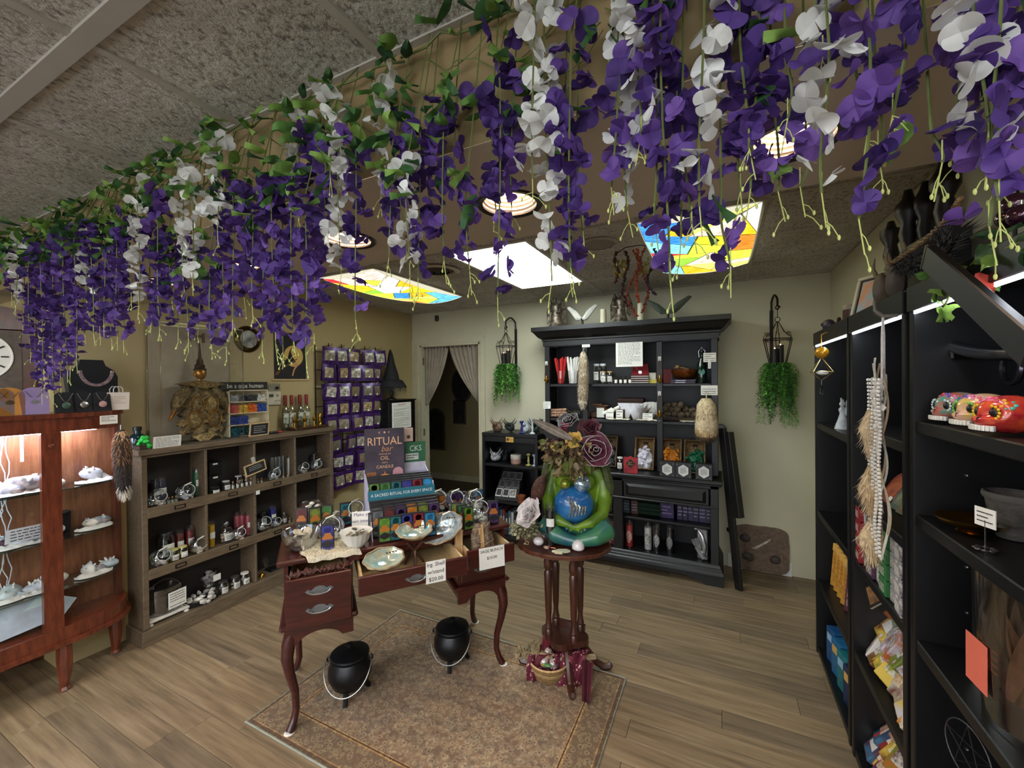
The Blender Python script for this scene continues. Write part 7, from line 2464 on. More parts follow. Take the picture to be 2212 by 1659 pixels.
MB().box(-.09,.09,-.05,.05,0,.012).box(-.09,.09,-.05,-.042,0,.06).box(-.09,-.082,-.05,.05,0,.06).box(.082,.09,-.05,.05,0,.06).box(-.09,.09,.042,.05,0,.06).flat('crate', wood('#4a3222', '#6d4c34',(3,9,9),.7), t)
g = random.Random(2)
for k in range(6):
 MB().box(-.05,.05,-.012,.012,-.005,.005, TR(g.uniform(-.03,.03), g.uniform(-.02,.03),.07 + .012 * k, g.uniform(-.4,.4),0, g.uniform(-.1,.1))).flat('bark_piece', mt('#8a6440',.8, c2='#5a3d26', vs_=30), t)
MB().box(-.02,.05,-.056,-.053,.01,.1).flat('white_card', PAPER, t)
for k, px in enumerate((1312,1327)):
 t = thing('paper_roll', 'rolled white paper bundle, %s of two on the second hutch shelf' % ordinal(k), 'paper roll',(hu(px,0,3.9)[0],3.9, U2s + .07 + .02 * k), rot=(0, R(62), R(15)))
 MB().lathe([(.018,-.05),(.018,.05),(.013,.05),(.013,-.05),(.018,-.05)],12).build('roll', PAPER, t)
 MB().lathe([(.0185,-.006),(.0185,.006)],12).build('band', mt('#b9b4aa',.7), t)
for k,(px, w, h, ds) in enumerate(((1316,.07,.075, 'nearest the grey tail'),(1337,.06,.085, 'beside the paper rolls'),(1398,.085,.06, 'before the clear jar'))):
 p = hu(px,0,3.85)
 card('price_card', 'white handwritten price card on the second hutch shelf %s' % ds, 'card',(p[0],3.85, U2s + .006), w, h,0, R(-6), lines=3, seed=px)
t = thing('keepsake_chest', 'brown wooden box at the back of the second hutch shelf', 'box', hu(1362, U2s,4.05))
MB().cbox(-.12,.12,-.04,.04,0,.16,.004).flat('box', wood('#3a241a', '#57382a',(3,9,9),.6), t)
MB().cbox(-.124,.124,-.044,.044,.16,.19,.004).flat('lid', wood('#3a241a', '#57382a',(3,9,9),.6), t)
for k,(px, z) in enumerate(((1352,0),(1372,0),(1384,0))):
 t = thing('feather_fan', 'wrapped fan of brown feathers, %s of three on the second hutch shelf' % ordinal(k), 'feathers', hu(px, U2s,3.92), group='wrapped feather fans')
 g = random.Random(px)
 for q in range(6):
  a = R(-38 + 15 * q)
  m = MB()
  m.grid(lambda u, v: ((u - .5) * .022 * math.sin(PI * min(1,.2 + .8 * v)),0,.16 * v),2,8)
  m.build('feather', mt('#7a6650',.8, c2='#4a3a2c', vs_=30), t,(0,.002 * q,0),(0, a,0))
 MB().prism([(-.02,0),(.02,0),(.075,.15),(-.075,.15)],-.012,-.0112, 'xz').flat('plastic_sleeve', glass('#ffffff',.12,.14,.3), t)
jar('clear jar of printed slips on the second hutch shelf', hu(1405, U2s,3.95),.045,.12, '#a89f90', None, False, seed=95)
t = thing('paper_slips', 'fan of white printed slips standing in a jar on the hutch', 'papers', hu(1406, U2s + .05,3.95))
for k in range(5):
 MB().box(-.03,.03,-.001,.001,0,.11, TR((k - 2) * .012, k * .004,0,0,0, R(-24 + 12 * k))).flat('slip', PAPER, t)
g = random.Random(44)
t = thing('driftwood_tray', 'long grey driftwood tray on the second hutch shelf', 'tray', hu(1468, U2s,3.9))
MB().grid(lambda u, v: (-.2 + .4 * u,-.05 + .1 * v,.008 + .03 * (2 * v - 1) ** 2 + .006 * math.sin(9 * u)),20,6).build('tray', mt('#6d6258',.9, c2='#4a423a', vs_=20, bmp=.5), t)
MB().grid(lambda u, v: (-.2 + .4 * u,-.05 + .1 * v,.0 + .028 * (2 * v - 1) ** 2 + .003 * math.sin(9 * u)),20,6).build('bark', mt('#574c42',.9), t)
for k in range(15):
 i, j = k % 6, k // 6
 o = rock(MB(),(0,0,0),.03,300 + k,.25,1).build('resurrection_plant', mt('#6a5a44',.95, c2='#3a3024', vs_=60, bmp=1.0, bs_=80), None,(hu(1442,0)[0] + i * .055 - (j % 2) * .02 + g.uniform(-.006,.006),3.91 + .03 * (k % 2), U2s + .055 + j * .042))
 tag(o, 'dried brown plant ball, %s in the heap on the driftwood tray' % ordinal(k), 'plant ball', 'dried plant balls on the hutch')
for k, px in enumerate((1335,1400,1495)):
 m = MB()
 q = random.Random(k)
 m.grid(lambda u, v: ((u - .5) * .2,-.02 + .07 * v - .01 * math.sin(8 * u),.006 * q.random() + .003 - .02 * max(0,.25 - v)),16,5)
 p = hu(px,0,3.845)
 o = m.build('fleece_scrap', mt('#d8cfb8',.95, bmp=.6, bs_=130), None,(p[0],3.845, U2s + .004))
 tag(o, 'cream fleece strip along the second hutch shelf, %s from the grey tail' % ordinal(k), 'fleece', 'fleece strips on the hutch')
# counter: wicker baskets leaning back
WICK = mt('#8d7048',.85, c2='#5c4528', vs_=70, bmp=.8, bs_=120)
def basket(label, px, c_, kind, dark=False):
 p = ony(px,955,3.92)
 t = thing('wicker_basket', label, 'basket',(p.x,3.88, CTs + .012), rot=(R(-22),0,0))
 w, h, d = .082,.29,.07
 wk = WICK if not dark else mt('#5a4830',.85, var=.3, vs_=70, bmp=.8)
 m = MB()
 m.box(-w, w, d - .008, d,0, h)
 m.flat('base', wk, t)
 for q in ((-w,-w + .008,0, d,0, h),(w - .008, w,0, d,0, h),(-w, w,0, d,0,.008),(-w, w,0, d, h - .008, h)):
  MB().box(*q).flat('wall', wk, t)
 MB().tube([(-w,0,0),(w,0,0),(w,0, h),(-w,0, h)],.006,6, closed=True).build('braided_rim', wk, t)
 MB().box(-.022,.022, d - .012, d - .0075, h - .045, h - .03).flat('handle_slot', mt('#1d1610',.9), t)
 g = random.Random(px)
 rock(MB(),(0,.045,.1),(w * .85,.022,.1), px,.2,2).build('wax_fill', mt(c_,.5, var=.3, vs_=40, bmp=.8, bs_=40), t)
 for k in range(26):
  x, z = g.uniform(-w + .02, w - .02), g.uniform(.03, h * .72)
  y = g.uniform(.005,.05)
  tt = thing('figure_candle', '%s, %s in the %s' % (kind, ordinal(k % 20) if k < 20 else 'number ' + ['twenty-one', 'twenty-two', 'twenty-three', 'twenty-four', 'twenty-five', 'twenty-six'][k - 20], label.split(' leaning')[0]), 'candle', t.matrix_basis @ Vector((x, y, z)), group='wax figures in the ' + label.split(' leaning')[0], rot=(g.uniform(-1,1), g.uniform(-1,1), g.uniform(0,3)))
  m = MB()
  if k % 2:
   m.sph((0,0,0),(.017,.014,.014),8,6).tube([(0,0,-.01),(0,0,-.045)],[.012,.017],7)
  else:
   rock(m,(0,0,0),(.024,.017,.013), k + px,.5,1)
  m.build('wax', mt(c_,.4, var=.15, vs_=30), tt, smooth=k % 2 == 1)
basket('dark basket leaning on the hutch counter',1312, '#141315', 'black wax figure', True)
basket('basket of white wax figures leaning on the hutch counter',1391, '#d4d0dc', 'white wax figure')
basket('basket of orange wax figures leaning on the hutch counter',1449, '#d8851e', 'orange wax figure')
basket('basket of green wax figures leaning on the hutch counter',1500, '#0f5a3c', 'green wax figure')
for k, px in enumerate((1338,1354)):
 jar('dark jar with clear lid before the baskets on the hutch counter, %s of two' % ordinal(k), hu(px, CTs,3.80),.03,.12, '#0f0f10', '#c9c9c9', k == 0, 'two dark jars on the counter',0,110 + k, fillh=1.0)
p = hu(1361, CTs,3.735)
t = thing('gift_bag', 'red gift bag with black diamond label on the hutch counter', 'bag', p, R(4))
m = MB().prism([(-.058,0),(.058,0),(.06,.13),(-.06,.135)],-.022,.022, 'xz')
m.flat('bag', mt('#b02a32',.5, c2='#7d1c26', vs_=18), t)
MB().prism([(0,.045),(.04,.085),(0,.125),(-.04,.085)],-.0235,-.0225, 'xz').flat('diamond_label', mt('#1a1416',.5), t)
ink_lines(.04,.03,3,5, mt('#c9a04a',.5), t,(0,-.024,.085), th=.35)
MB().tube([(-.02,-.01,.13),(0,-.01,.145),(.02,-.01,.13)],.004,5).build('ribbon', mt('#c94a5a',.6), t)
for k, px in enumerate((1440,1475,1519)):
 t = thing('candle_box', 'black box with white hexagon label, %s of three on the hutch counter' % ordinal(k), 'box', hu(px, CTs,3.725), R(2 - k), group='three hexagon label boxes')
 s = .0625
 MB().cbox(-s, s,-.035,.035,0,.128,.002).flat('box', mt('#17171b',.4, var=.2), t)
 MB().prism([(.044 * math.sin(a),.064 + .05 * math.cos(a)) for a in [PI / 3 * i for i in range(6)]],-.0362,-.0352, 'xz').flat('hexagon_label', mt('#d9d8d4',.5), t)
 ink_lines(.05,.045,5,9 + k, INK, t,(0,-.0364,.064), th=.3)
 m = MB()
 for sx in (-1,1):
  for z in (.018,.11):
   m.tube([(sx * (.048 + .006 * math.cos(q)),-.0358, z + .006 * math.sin(q)) for q in [2 * PI * i / 8 for i in range(8)]],.0008,4, closed=True)
 m.build('corner_scroll', mt('#8d8d90',.5), t)
# lower cupboard
spec = [(1292,.05,.12, '#3c4632'),(1306,.05,.12, '#33404a'),(1318,.04,.12, '#3a3030'),(1353,.06,.12, '#2a3834'),(1370,.06,.12, '#4a2e24'),(1440,.11,.14, '#3a2a5a'),(1468,.05,.15, '#2c2440'),(1479,.05,.15, '#2c2440'),(1490,.05,.15, '#30284a'),(1502,.05,.15, '#2a2238'),(1515,.06,.15, '#352a50'),(1530,.05,.15, '#282434')]
for k,(px, w, h, c_) in enumerate(spec):
 t = thing('card_deck', 'dark boxed card deck, %s along the lower hutch shelf' % ordinal(k), 'card deck', hu(px, L1s,3.9), group='boxed decks in the lower hutch')
 MB().cbox(-w / 2, w / 2,-.05,.05,0, h,.002).flat('box', mt(c_,.5, var=.2), t)
 ink_lines(w * .7, h * .6,3, k, mt('#8d88a4',.6), t,(0,-.0505, h * .5), th=.35)
t = thing('green_cloth', 'dark green folded cloth on the lower hutch shelf', 'cloth', hu(1405, L1s,3.93))
for k in range(3):
 MB().cbox(-.12,.12,-.08,.08,.002 + k * .035,.034 + k * .035,.012).flat('fold', mt('#0f2a18',.9, var=.2), t)
cspec = [(1297, '#d6d8dc', '#9aa4b4', 'white glass candle with blue print behind the table'),(1311, '#d8dade', '#8a94a8', 'white glass candle beside the red one behind the table'),(1323, '#a8262a', '#d8cfc4', 'red glass candle at the cupboard post'),(1357, '#b02c30', '#cfc4b4', 'red glass candle with oval picture'),(1397, '#d4d2ce', '#3a3a3c', 'white glass candle with dark oval picture'),(1416, '#17171a', '#b9b9b9', 'black glass candle with white drawing'),(1444, '#151518', '#8d8f92', 'black glass candle with grey print')]
for px, c_, c2_, lab in cspec:
 p = hu(px, L0s,3.82)
 t = candle('%s in the lower hutch cupboard' % lab, p,.034,.225, c_, None, 'prayer candles in the lower hutch', 'prayer_candle')
 m = MB()
 m.grid(lambda u, v: ((.0352) * math.cos(-PI / 2 - .8 * math.sin(PI * (v * .9 + .05)) + 1.6 * math.sin(PI * (v * .9 + .05)) * u),(.0352) * math.sin(-PI / 2 - .8 * math.sin(PI * (v * .9 + .05)) + 1.6 * math.sin(PI * (v * .9 + .05)) * u),.04 + .11 * v),8,8)
 m.build('picture_label', mt(c2_,.5, c2=c_ if c_ > '#888888' else '#5a5450', vs_=45), t)
p = hu(1512, L0s,3.80)
t = thing('hand_sculpture', 'silver plaque with sculpted praying hands in the lower hutch cupboard', 'sculpture', p, R(-12))
SIL = mt('#b4b4b6',.3,.75, var=.2, vs_=30)
MB().cbox(-.03,.05,-.01,.02,0,.25,.006).flat('plaque', SIL, t)
hm = MB()
for s in (0,1):
 y0 = -.02 - .014 * s
 hm.tube([(.03, y0,.02),(.0, y0,.06),(-.03, y0,.1)],[.02,.02,.016],9)
 for q in range(4):
  hm.tube([(-.03 + .008 * q, y0,.1),(-.052 + .012 * q, y0 - .004,.13 + .006 * q),(-.066 + .015 * q, y0 - .004,.155 + .008 * q)],[.007,.006,.004],6)
 hm.tube([(.0, y0,.075),(.005, y0 - .006,.11),(-.004, y0 - .006,.13)],[.007,.006,.004],6)
hm.build('hands', SIL, t)
MB().tube([(.02,-.016,.03),(.03,-.02,.12),(.01,-.02,.2),(-.02,-.016,.24)],[.014,.02,.014,.006],8).sph((-.04,-.012,.245),(.018,.012,.012),10,6).build('drapery', SIL, t)
# ---- on top of the hutch
YT = 3.86
def ht(px):
 p = ony(px,690, YT)
 return (p.x, YT, TPs + .001)
BRZ = mt('#3a332c',.4,.6, c2='#8d8070', vs_=30)
def winged(label, px, h, mat_, seed):
 t = thing('angel_figurine', label, 'figurine', ht(px))
 m = MB()
 m.lathe([(0,0),(.07,0),(.075,.015),(.06,.03),(.045,.1),(.035,.16),(.05,.2),(.03,.235),(.012,.25)],14, sy=.7)
 m.sph((0,-.015,.265),(.02,.022,.026),10,8)
 m.tube([(-.04,0,.2),(-.06,-.03,.15),(-.02,-.05,.14)],[.014,.012,.009],7).tube([(.04,0,.2),(.06,-.03,.15),(.02,-.05,.14)],[.014,.012,.009],7)
 m.build('figure', mat_, t)
 for s in (-1,1):
  w = MB()
  for k in range(7):
   w.tube([(s * .02,.025,.2 - .008 * k),(s * (.055 + .002 * k),.03,.265 - .016 * k),(s * (.085 - .004 * k),.032,.17 - .012 * k),(s * (.095 - .008 * k),.03,.04 + .008 * k)],[.012,.02,.018,.004],6)
  w.build('wing', mat_, t)
 return t
winged('dark bronze angel figurine at the doorway end of the hutch top',1200,.25, BRZ,1)
winged('dark bronze angel figurine behind the hanging amaranth on the hutch top',1341,.25, BRZ,2)
def wingdish(label, px, c_, span, seed):
 t = thing('wing_dish', label, 'ornament', ht(px))
 MB().lathe([(0,0),(.03,0),(.03,.006),(.012,.015),(.01,.05),(.02,.07),(0,.075)],12).build('stem', mt('#1d1c1e',.5), t)
 for s in (-1,1):
  m = MB()
  for k in range(8):
   u = k / 7
   m.tube([(s * .01,-.003 * k,.065),(s * span * (.5 - .2 * u),-.012 - .002 * k,.125 - .055 * u),(s * span * (1.02 - .5 * u),-.006,.18 - .085 * u),(s * span * (1.12 - .55 * u),-.004,.185 - .1 * u)],[.014,.022,.016,.003],6)
  m.build('wing', mt(c_,.6, var=.08), t)
wingdish('white angel wing ornament on the hutch top',1258, '#cfcdc4',.13,1)
wingdish('dark grey-green angel wing ornament on the hutch top',1443, '#4a5348',.17,2)
for k,(px, h) in enumerate(((1303,.14),(1384,.165))):
 t = thing('pillar_candle', 'ivory pillar candle on the hutch top, %s' % ('beside the white wings' if k == 0 else 'beside the grey wings'), 'candle', ht(px))
 MB().lathe([(0,0),(.029,0),(.03,.004),(.028, h),(.022, h),(.018, h - .008),(0, h - .01)],20).build('wax', mt('#d2cbae',.5, var=.05), t)
 MB().tube([(0,0, h - .01),(.001,0, h + .01)],.0012,4).build('wick', INK, t)
# dried amaranth bunch hung from the ceiling
c = onz(1366,535, ZC - .02)
t = thing('amaranth_bunch', 'bunch of rust and maroon dried amaranth hanging from the ceiling', 'dried flowers',(c.x, c.y, ZC - .02))
MB().tube([(-.09,0,-.02),(-.04,0,.008),(.05,.0,.008),(.1,0,-.01)],.003,5).build('hanging_wire', IRON, t)
for k,(x, L, c_, sw) in enumerate(((-.1,.2, '#4a1f1c',-.01),(-.045,.36, '#3c1c1e',.02),(.0,.42, '#8a3a20',.04),(.03,.34, '#a04a26',.01),(.07,.4, '#7d3420',-.02),(.115,.3, '#241a24',.03))):
 m = MB()
 g = random.Random(k)
 pts = [Vector((x + sw * math.sin(i * .7),.01 * math.cos(i),-.01 - L * i / 10)) for i in range(11)]
 m.tube(pts,.004,5)
 for q in range(90):
  u = g.random() * 9.99
  i = int(u)
  b = pts[i].lerp(pts[i + 1], u - i)
  rock(m, b + Vector((g.uniform(-.008,.008), g.uniform(-.008,.008),0)),.006, q,.3,0)
 m.build('tassel', mt(c_,.9, var=.3, vs_=60), t)
for s in (-1,1):
 m = MB()
 g = random.Random(s + 5)
 for k in range(22):
  m.merge(LEAF_MB[k % 3], Matrix.Translation((s * .075 + g.uniform(-.03,.03), g.uniform(-.02,.02),-.06 - .1 * g.random())) @ Euler((g.uniform(-1,1), g.uniform(.4,1.5), g.uniform(0,6))).to_matrix().to_4x4() @ Matrix.Scale(.6,4))
 m.build('dried_leaves', mt('#8d7a2e',.8, var=.3), t)
# ================================================================== low bookshelf contents
def ls(px, z, Y=3.86):
 p = ony(px,930, Y)
 return (p.x, Y, z + .001)
def dragon(label, px, z, c_, seed, Y=3.88):
 t = thing('horned_figurine', label, 'figurine', ls(px, z, Y), R(20))
 mat_ = mt(c_,.5, var=.35, vs_=40, bmp=.4)
 m = MB()
 rock(m,(0,0,.045),(.052,.045,.05), seed,.35,2)
 m.tube([(0,-.02,.06),(-.01,-.045,.085),(-.015,-.065,.075)],[.025,.022,.012],8)
 m.build('body', mat_, t)
 h = MB()
 for s in (-1,1):
  h.tube([(s * .02,-.02,.09),(s * .045,-.01,.115),(s * .06,0,.15)],[.008,.006,.001],6)
  h.tube([(s * .03,.0,.07),(s * .055,.015,.09),(s * .075,.02,.12)],[.01,.007,.002],6)
 h.build('horns', mat_, t)
dragon('brown horned dragon head on the low bookshelf',1073,1.12, '#6a5242',4)
dragon('black horned dragon head on the low bookshelf',1101,1.12, '#1f2224',5)
dragon('white horned dragon head behind the blue candlestick',1133,1.12, '#aeb2bc',6,3.95)
dragon('dark green horned figurine behind the white candlestick',1155,1.12, '#1a2a22',7,3.95)
def stick(label, px, z, c_, h, Y=3.82):
 t = thing('candlestick', label, 'candlestick', ls(px, z, Y))
 MB().lathe([(0,0),(.03,0),(.032,.006),(.012,.014),(.009, h * .3),(.014, h * .38),(.009, h * .5),(.01, h * .8),(.022, h * .92),(.022, h)],16).build('stem', mt(c_,.2, var=.1, coat=.4), t)
 MB().lathe([(.022, h),(.024, h + .004),(.014, h + .004),(.012, h - .01)],14).build('cup', mt(c_,.2, coat=.4), t)
stick('cobalt blue candlestick on the low bookshelf',1127,1.12, '#20246a',.12)
stick('white patterned candlestick on the low bookshelf',1150,1.12, '#c9cdd6',.15)
stick('yellow patterned candlestick on the middle board of the low bookshelf',1141,.8, '#a8a05a',.115)
stick('pale blue patterned candlestick on the middle board of the low bookshelf',1154,.8, '#a9b4c4',.11)
t = thing('amber_bottle', 'dark brown bottle at the hutch end of the low bookshelf', 'bottle', ls(1170,1.12,3.9))
MB().lathe([(0,0),(.03,0),(.03,.09),(.012,.11),(.012,.125)],14).build('body', mt('#2a1c18',.2, coat=.4), t)
MB().lathe([(.014,.12),(.014,.14),(0,.14)],12).build('cap', mt('#141212',.4), t)
p = ony(1101,951, SY - .006)
t = card('price_card', 'small yellow printed card on the front rail of the low bookshelf', 'card',(p.x, SY - .006,1.035),.085,.052,0, c='#c9a04a', lines=3, seed=8)
MB().lathe([(0,0),(.014,0)],12, mat=TR(-.022,-.002,.026,0, PI / 2)).build('emblem', mt('#5a2a22',.7), t)
dragon('white and dark marbled dragon on the middle board of the low bookshelf',1070,.8, '#b4b6ba',9,3.87)
dragon('grey upright dragon at the back of the middle board',1088,.8, '#2c3036',10,3.97)
t = thing('trinket_jar', 'round pink and white trinket jar on the middle board', 'jar', ls(1114,.8,3.87))
MB().lathe([(0,0),(.052,0),(.055,.006),(.055,.05),(0,.05)],22).build('bowl', mt('#b08d7e',.4, var=.06), t)
MB().lathe([(.057,.05),(.058,.056),(.058,.085),(.052,.092),(0,.094)],22).build('lid', mt('#c4beb2',.4, var=.1, vs_=40), t)
# rack of small photo cards
rk2 = thing('card_rack', 'sloping rack of black and white picture cards on the low bookshelf', 'rack',(ls(1092,0,3.80)[0],3.80,.427), R(6))
MB().prism([(-.005,0),(.2,.0),(.2,.26),(.19,.26),(.0,.03)],-.125,.125, 'yz').flat('slope', BLACK, rk2)
CARD = mt('#cfcfcc',.5, var=.03)
for r_ in range(3):
 for k in range(3):
  z = .035 + r_ * .075
  y = .008 + r_ * .062
  c_ = MB().box(-.034,.034,-.002,0,0,.085).flat('picture_card', CARD if r_ == 0 else mt('#6d6d70',.5), rk2,((k - 1) * .078 + .012 * (r_ - 1), y - .008, z),(R(-34),0, R(4 * (k - 1))))
  MB().box(-.027,.027,-.003,-.0021,.012,.077).flat('picture', mt('#3a3a3c',.5, c2='#b9b4a4' if k == 2 and r_ == 0 else '#1a1a1c', vs_=35), c_)
t = thing('terracotta_pot', 'small orange-brown clay pot on the lower board of the low bookshelf', 'pot', ls(1124,.425,3.80))
MB().lathe([(0,0),(.036,0),(.042,.05),(.045,.055),(.045,.07),(.038,.07),(.034,.01),(0,.01)],18).build('pot', mt('#8a4a26',.7, var=.15), t)
MB().lathe([(.046,.054),(.0465,.06),(.046,.071)],18).build('rim', mt('#7d4222',.7), t)
bkc = ['#1d3a5a', '#27506d', '#8d9aa0', '#16324a', '#3a4a5a', '#6d2a24', '#202c3a', '#4a5f70', '#c4c4be', '#2a2a30', '#1a4a5f', '#5a3a2a']
x = SX0 + .05
g = random.Random(6)
for k in range(15):
 w = g.uniform(.02,.04)
 h = g.uniform(.2,.27)
 t = thing('paperback_book', 'upright book, %s from the doorway on the bottom board of the low bookshelf' % ordinal(k), 'book',(x + w / 2, SY + .13,.071), group='books on the bottom board')
 MB().cbox(-w / 2, w / 2,-.08,.08,0, h,.002).flat('cover', mt(bkc[k % 12],.5, var=.1), t)
 MB().box(-w / 2 + .002, w / 2 - .002,-.079,.081,.003, h - .003).flat('pages', PAPER, t)
 MB().box(-w * .25, w * .25,-.0812,-.0802, h * .3, h * .75).flat('spine_title', mt('#b4b0a4',.6), t)
 x += w + .003
# ================================================================== bookcase contents
RZR = R(-90)
def bx(px, py, X=.6):
 return onx(px, py, X)
def bl(px, z, X=.6, py=900):
 return (X, bx(px, py, X).y, z + .001)
# hanging crystal ornament at the far bookcase
a = onx(1786,722, BXF - .012)
t = thing('crystal_ornament', 'gold ball and wire pyramid ornament with crystal drop hanging on the far bookcase', 'ornament',(BXF - .035, a.y, a.z))
MB().tube([(.025,0,.01),(0,0,.0),(0,0,-.07)],.0022,5).build('chain', BRASS, t)
rock(MB(),(0,0,-.095),.03,4,.15,2).build('gold_ball', mt('#c98f1e',.3,.4, var=.2, vs_=40), t)
w = MB()
q = .042
cs = [(-q,-q),(q,-q),(q, q),(-q, q)]
for i in range(4):
 x, y = cs[i]
 x2, y2 = cs[(i + 1) % 4]
 w.tube([(0,0,-.12),(x, y,-.195)],.0018,4).tube([(x, y,-.195),(0,0,-.24)],.0018,4).tube([(x, y,-.195),(x2, y2,-.195)],.0018,4)
w.build('wire_pyramid', mt('#b9a46a',.3,.9), t)
rock(MB(),(0,0,-.2),(.03,.03,.012),6,.4,1).build('stone', mt('#d8d4d0',.3), t)
MB().tube([(0,0,-.24),(0,0,-.265)],.0015,4).lathe([(0,-.33),(.009,-.305),(.006,-.272),(0,-.265)],6).build('crystal_drop', glass('#dfe8ee',.02,.3), t)
t = thing('fairy_figurine', 'small clear and white fairy figurine on the far bookcase', 'figurine', bl(1820,1.385,.56), RZR)
GLF = mt('#c9ced2',.12, var=.15, vs_=40, coat=.8)
MB().lathe([(0,0),(.035,0),(.03,.02),(.02,.05),(.012,.08),(.018,.1),(.008,.115)],12).sph((0,0,.128),.014,10,8).tube([(.012,0,.1),(.028,-.01,.125),(.022,-.01,.16)],[.006,.005,.004],6).build('figure', GLF, t)
for s in (-1,1):
 MB().prism([(0,.08),(s * .035,.15),(s * .045,.11),(s * .03,.07)],.008,.012, 'xz').build('wing', GLF, t)
# gold envelopes on the far bookcase
g = random.Random(3)
for k in range(7):
 c_ = '#b98434' if k < 4 else '#5a2a3c' if k < 6 else '#a8a09c'
 y0 = 2.93 - k * .075
 t = thing('incense_envelope', '%s incense envelope, %s along the third shelf of the far bookcase' % ('gold patterned' if k < 4 else 'plum and white' if k < 6 else 'silver', ordinal(k)), 'envelope',(.6, y0,.451), rot=(R(-6),0, R(-60)), group='incense envelopes on the far bookcase')
 MB().cbox(-.065,.065,-.009,.009,0,.24,.003).flat('envelope', mt(c_,.5, var=.3, vs_=60), t)
 MB().box(-.05,.05,-.0105,-.0095,.03,.2).flat('printed_panel', mt('#c9bda8' if k > 3 else '#8a5a1e',.5, c2=c_, vs_=80), t)
 MB().box(-.066,.066,-.0105,.0095,.2,.241).flat('flap', mt('#c99a4a' if k < 4 else '#8d8488',.5), t)
for k in range(5):
 c_ = ('#1a4a7a', '#1f5f8a', '#1d6a72', '#1a2a4a', '#c98a2a')[k]
 t = thing('tarot_box', '%s boxed deck on the bottom shelf of the far bookcase, %s from the wall' % (('blue', 'bright blue', 'teal', 'navy', 'orange')[k], ordinal(k)), 'card deck',(.575 + (.07 if k == 4 else 0),2.9 - k * .12 + (.3 if k == 4 else 0),.041), rot=(0,0, R(-78)), group='boxed decks on the far bookcase')
 MB().cbox(-.05,.05,-.03,.03,0,.19,.003).flat('box', mt(c_,.4, var=.35, vs_=30), t)
 MB().box(-.035,.035,-.0315,-.0305,.12,.16).flat('title_panel', mt('#c9a05a' if k % 2 else '#8fb4d0',.5), t)
# middle bookcase
t = thing('tarot_box', 'black boxed deck with gold eye emblem on the middle bookcase', 'card deck', bl(1893,1.445,.66), R(-70))
MB().cbox(-.075,.075,-.025,.025,0,.2,.003).flat('box', mt('#17171a',.35, var=.3, vs_=30), t)
m = MB()
for q in ((-.065,.065,.01,.012),(-.065,.065,.188,.19),(-.065,-.063,.01,.19),(.063,.065,.01,.19)):
 m.box(q[0], q[1],-.0262,-.0252, q[2], q[3])
m.lathe([(.03,0),(.034,.001)],24, mat=TR(0,-.0255,.1,0, PI / 2)).lathe([(0,0),(.008,.001)],12, mat=TR(0,-.0255,.1,0, PI / 2))
m.flat('gold_print', mt('#6d6244',.4,.5), t)
t = thing('pink_card', 'pink and cream boxed cards behind the lace garland', 'card deck', bl(1932,1.445,.68), R(-60))
MB().cbox(-.05,.05,-.02,.02,0,.17,.003).flat('box', mt('#c9988a',.6), t)
MB().cbox(-.045,.045,-.018,.018,.17,.24,.003).flat('upper_box', mt('#b9b09a',.6), t)
# lace and bead garland on a horn hook
a = onx(1957,655, BXF - .03)
t = thing('lace_garland', 'long cream lace, fur and bead garland hanging from the bookcase corner', 'garland',(BXF - .05,1.70, a.z - .02))
LACE = mt('#cfcac0',.9, var=.12, vs_=80)
hk = MB().tube([(.035,0,.0),(.0,0,.0),(-.02,0,.02),(-.022,.0,.055)],[.006,.006,.005,.002],6).tube([(0,0,0),(-.01,.03,.015),(-.012,.045,.05)],[.006,.005,.002],6)
hk.build('horn_hook', mt('#6d675c',.4), t)
LG = .78
m = MB()
for s in (-1,1):
 m.tube([(0,0,.0),(s * .006, s * .012,-.06),(s * .01, s * .026,-.16),(s * .012, s * .03,-.25)],.003,5)
m.build('cord', LACE, t)
g = random.Random(8)
for k in range(9):
 y = -.05 + .0125 * k
 m = MB()
 L = LG * g.uniform(.82,1.0)
 m.grid(lambda u, v: (.012 * math.sin(9 * v + k) - .012, y + (u - .5) * .022 + .01 * math.sin(5 * v + k),-.13 - .07 * abs(k - 4) / 4 - (L - .2) * v),3,24)
 m.build('lace_strip', LACE if k % 3 else mt('#b9a68a',.9, var=.15), t)
for k in range(4):
 m = MB()
 y = -.055 + .035 * k
 for i in range(46):
  z = -.2 - i * .012
  m.sph((-.024, y + .008 * math.sin(i * .35 + k), z),.0055,6,4)
 m.build('bead_string', mt('#d8d4cc',.25, var=.08), t)
fur(t,[(-.02,.035,-.3),(-.022,.045,-.36),(-.02,.04,-.44)],[.012,.03,.012],['#c9b494', '#b59f7e'],260,.03,31)
fur(t,[(-.02,.03,-.48),(-.022,.04,-.56),(-.02,.03,-.64)],[.012,.034,.014],['#c4ad8a', '#a88f6c'],300,.03,32)
fur(t,[(-.02,.03,-.66),(-.024,.035,-.72),(-.022,.02,-.79)],[.012,.034,.012],['#cbb694', '#b8a07c'],300,.03,33)
m = MB()
for k in range(14):
 rock(m,(-.02 + g.uniform(-.01,.01), g.uniform(-.035,.035),-.2 - .012 * k),.012, k,.5,0)
m.build('ruffle', LACE, t)
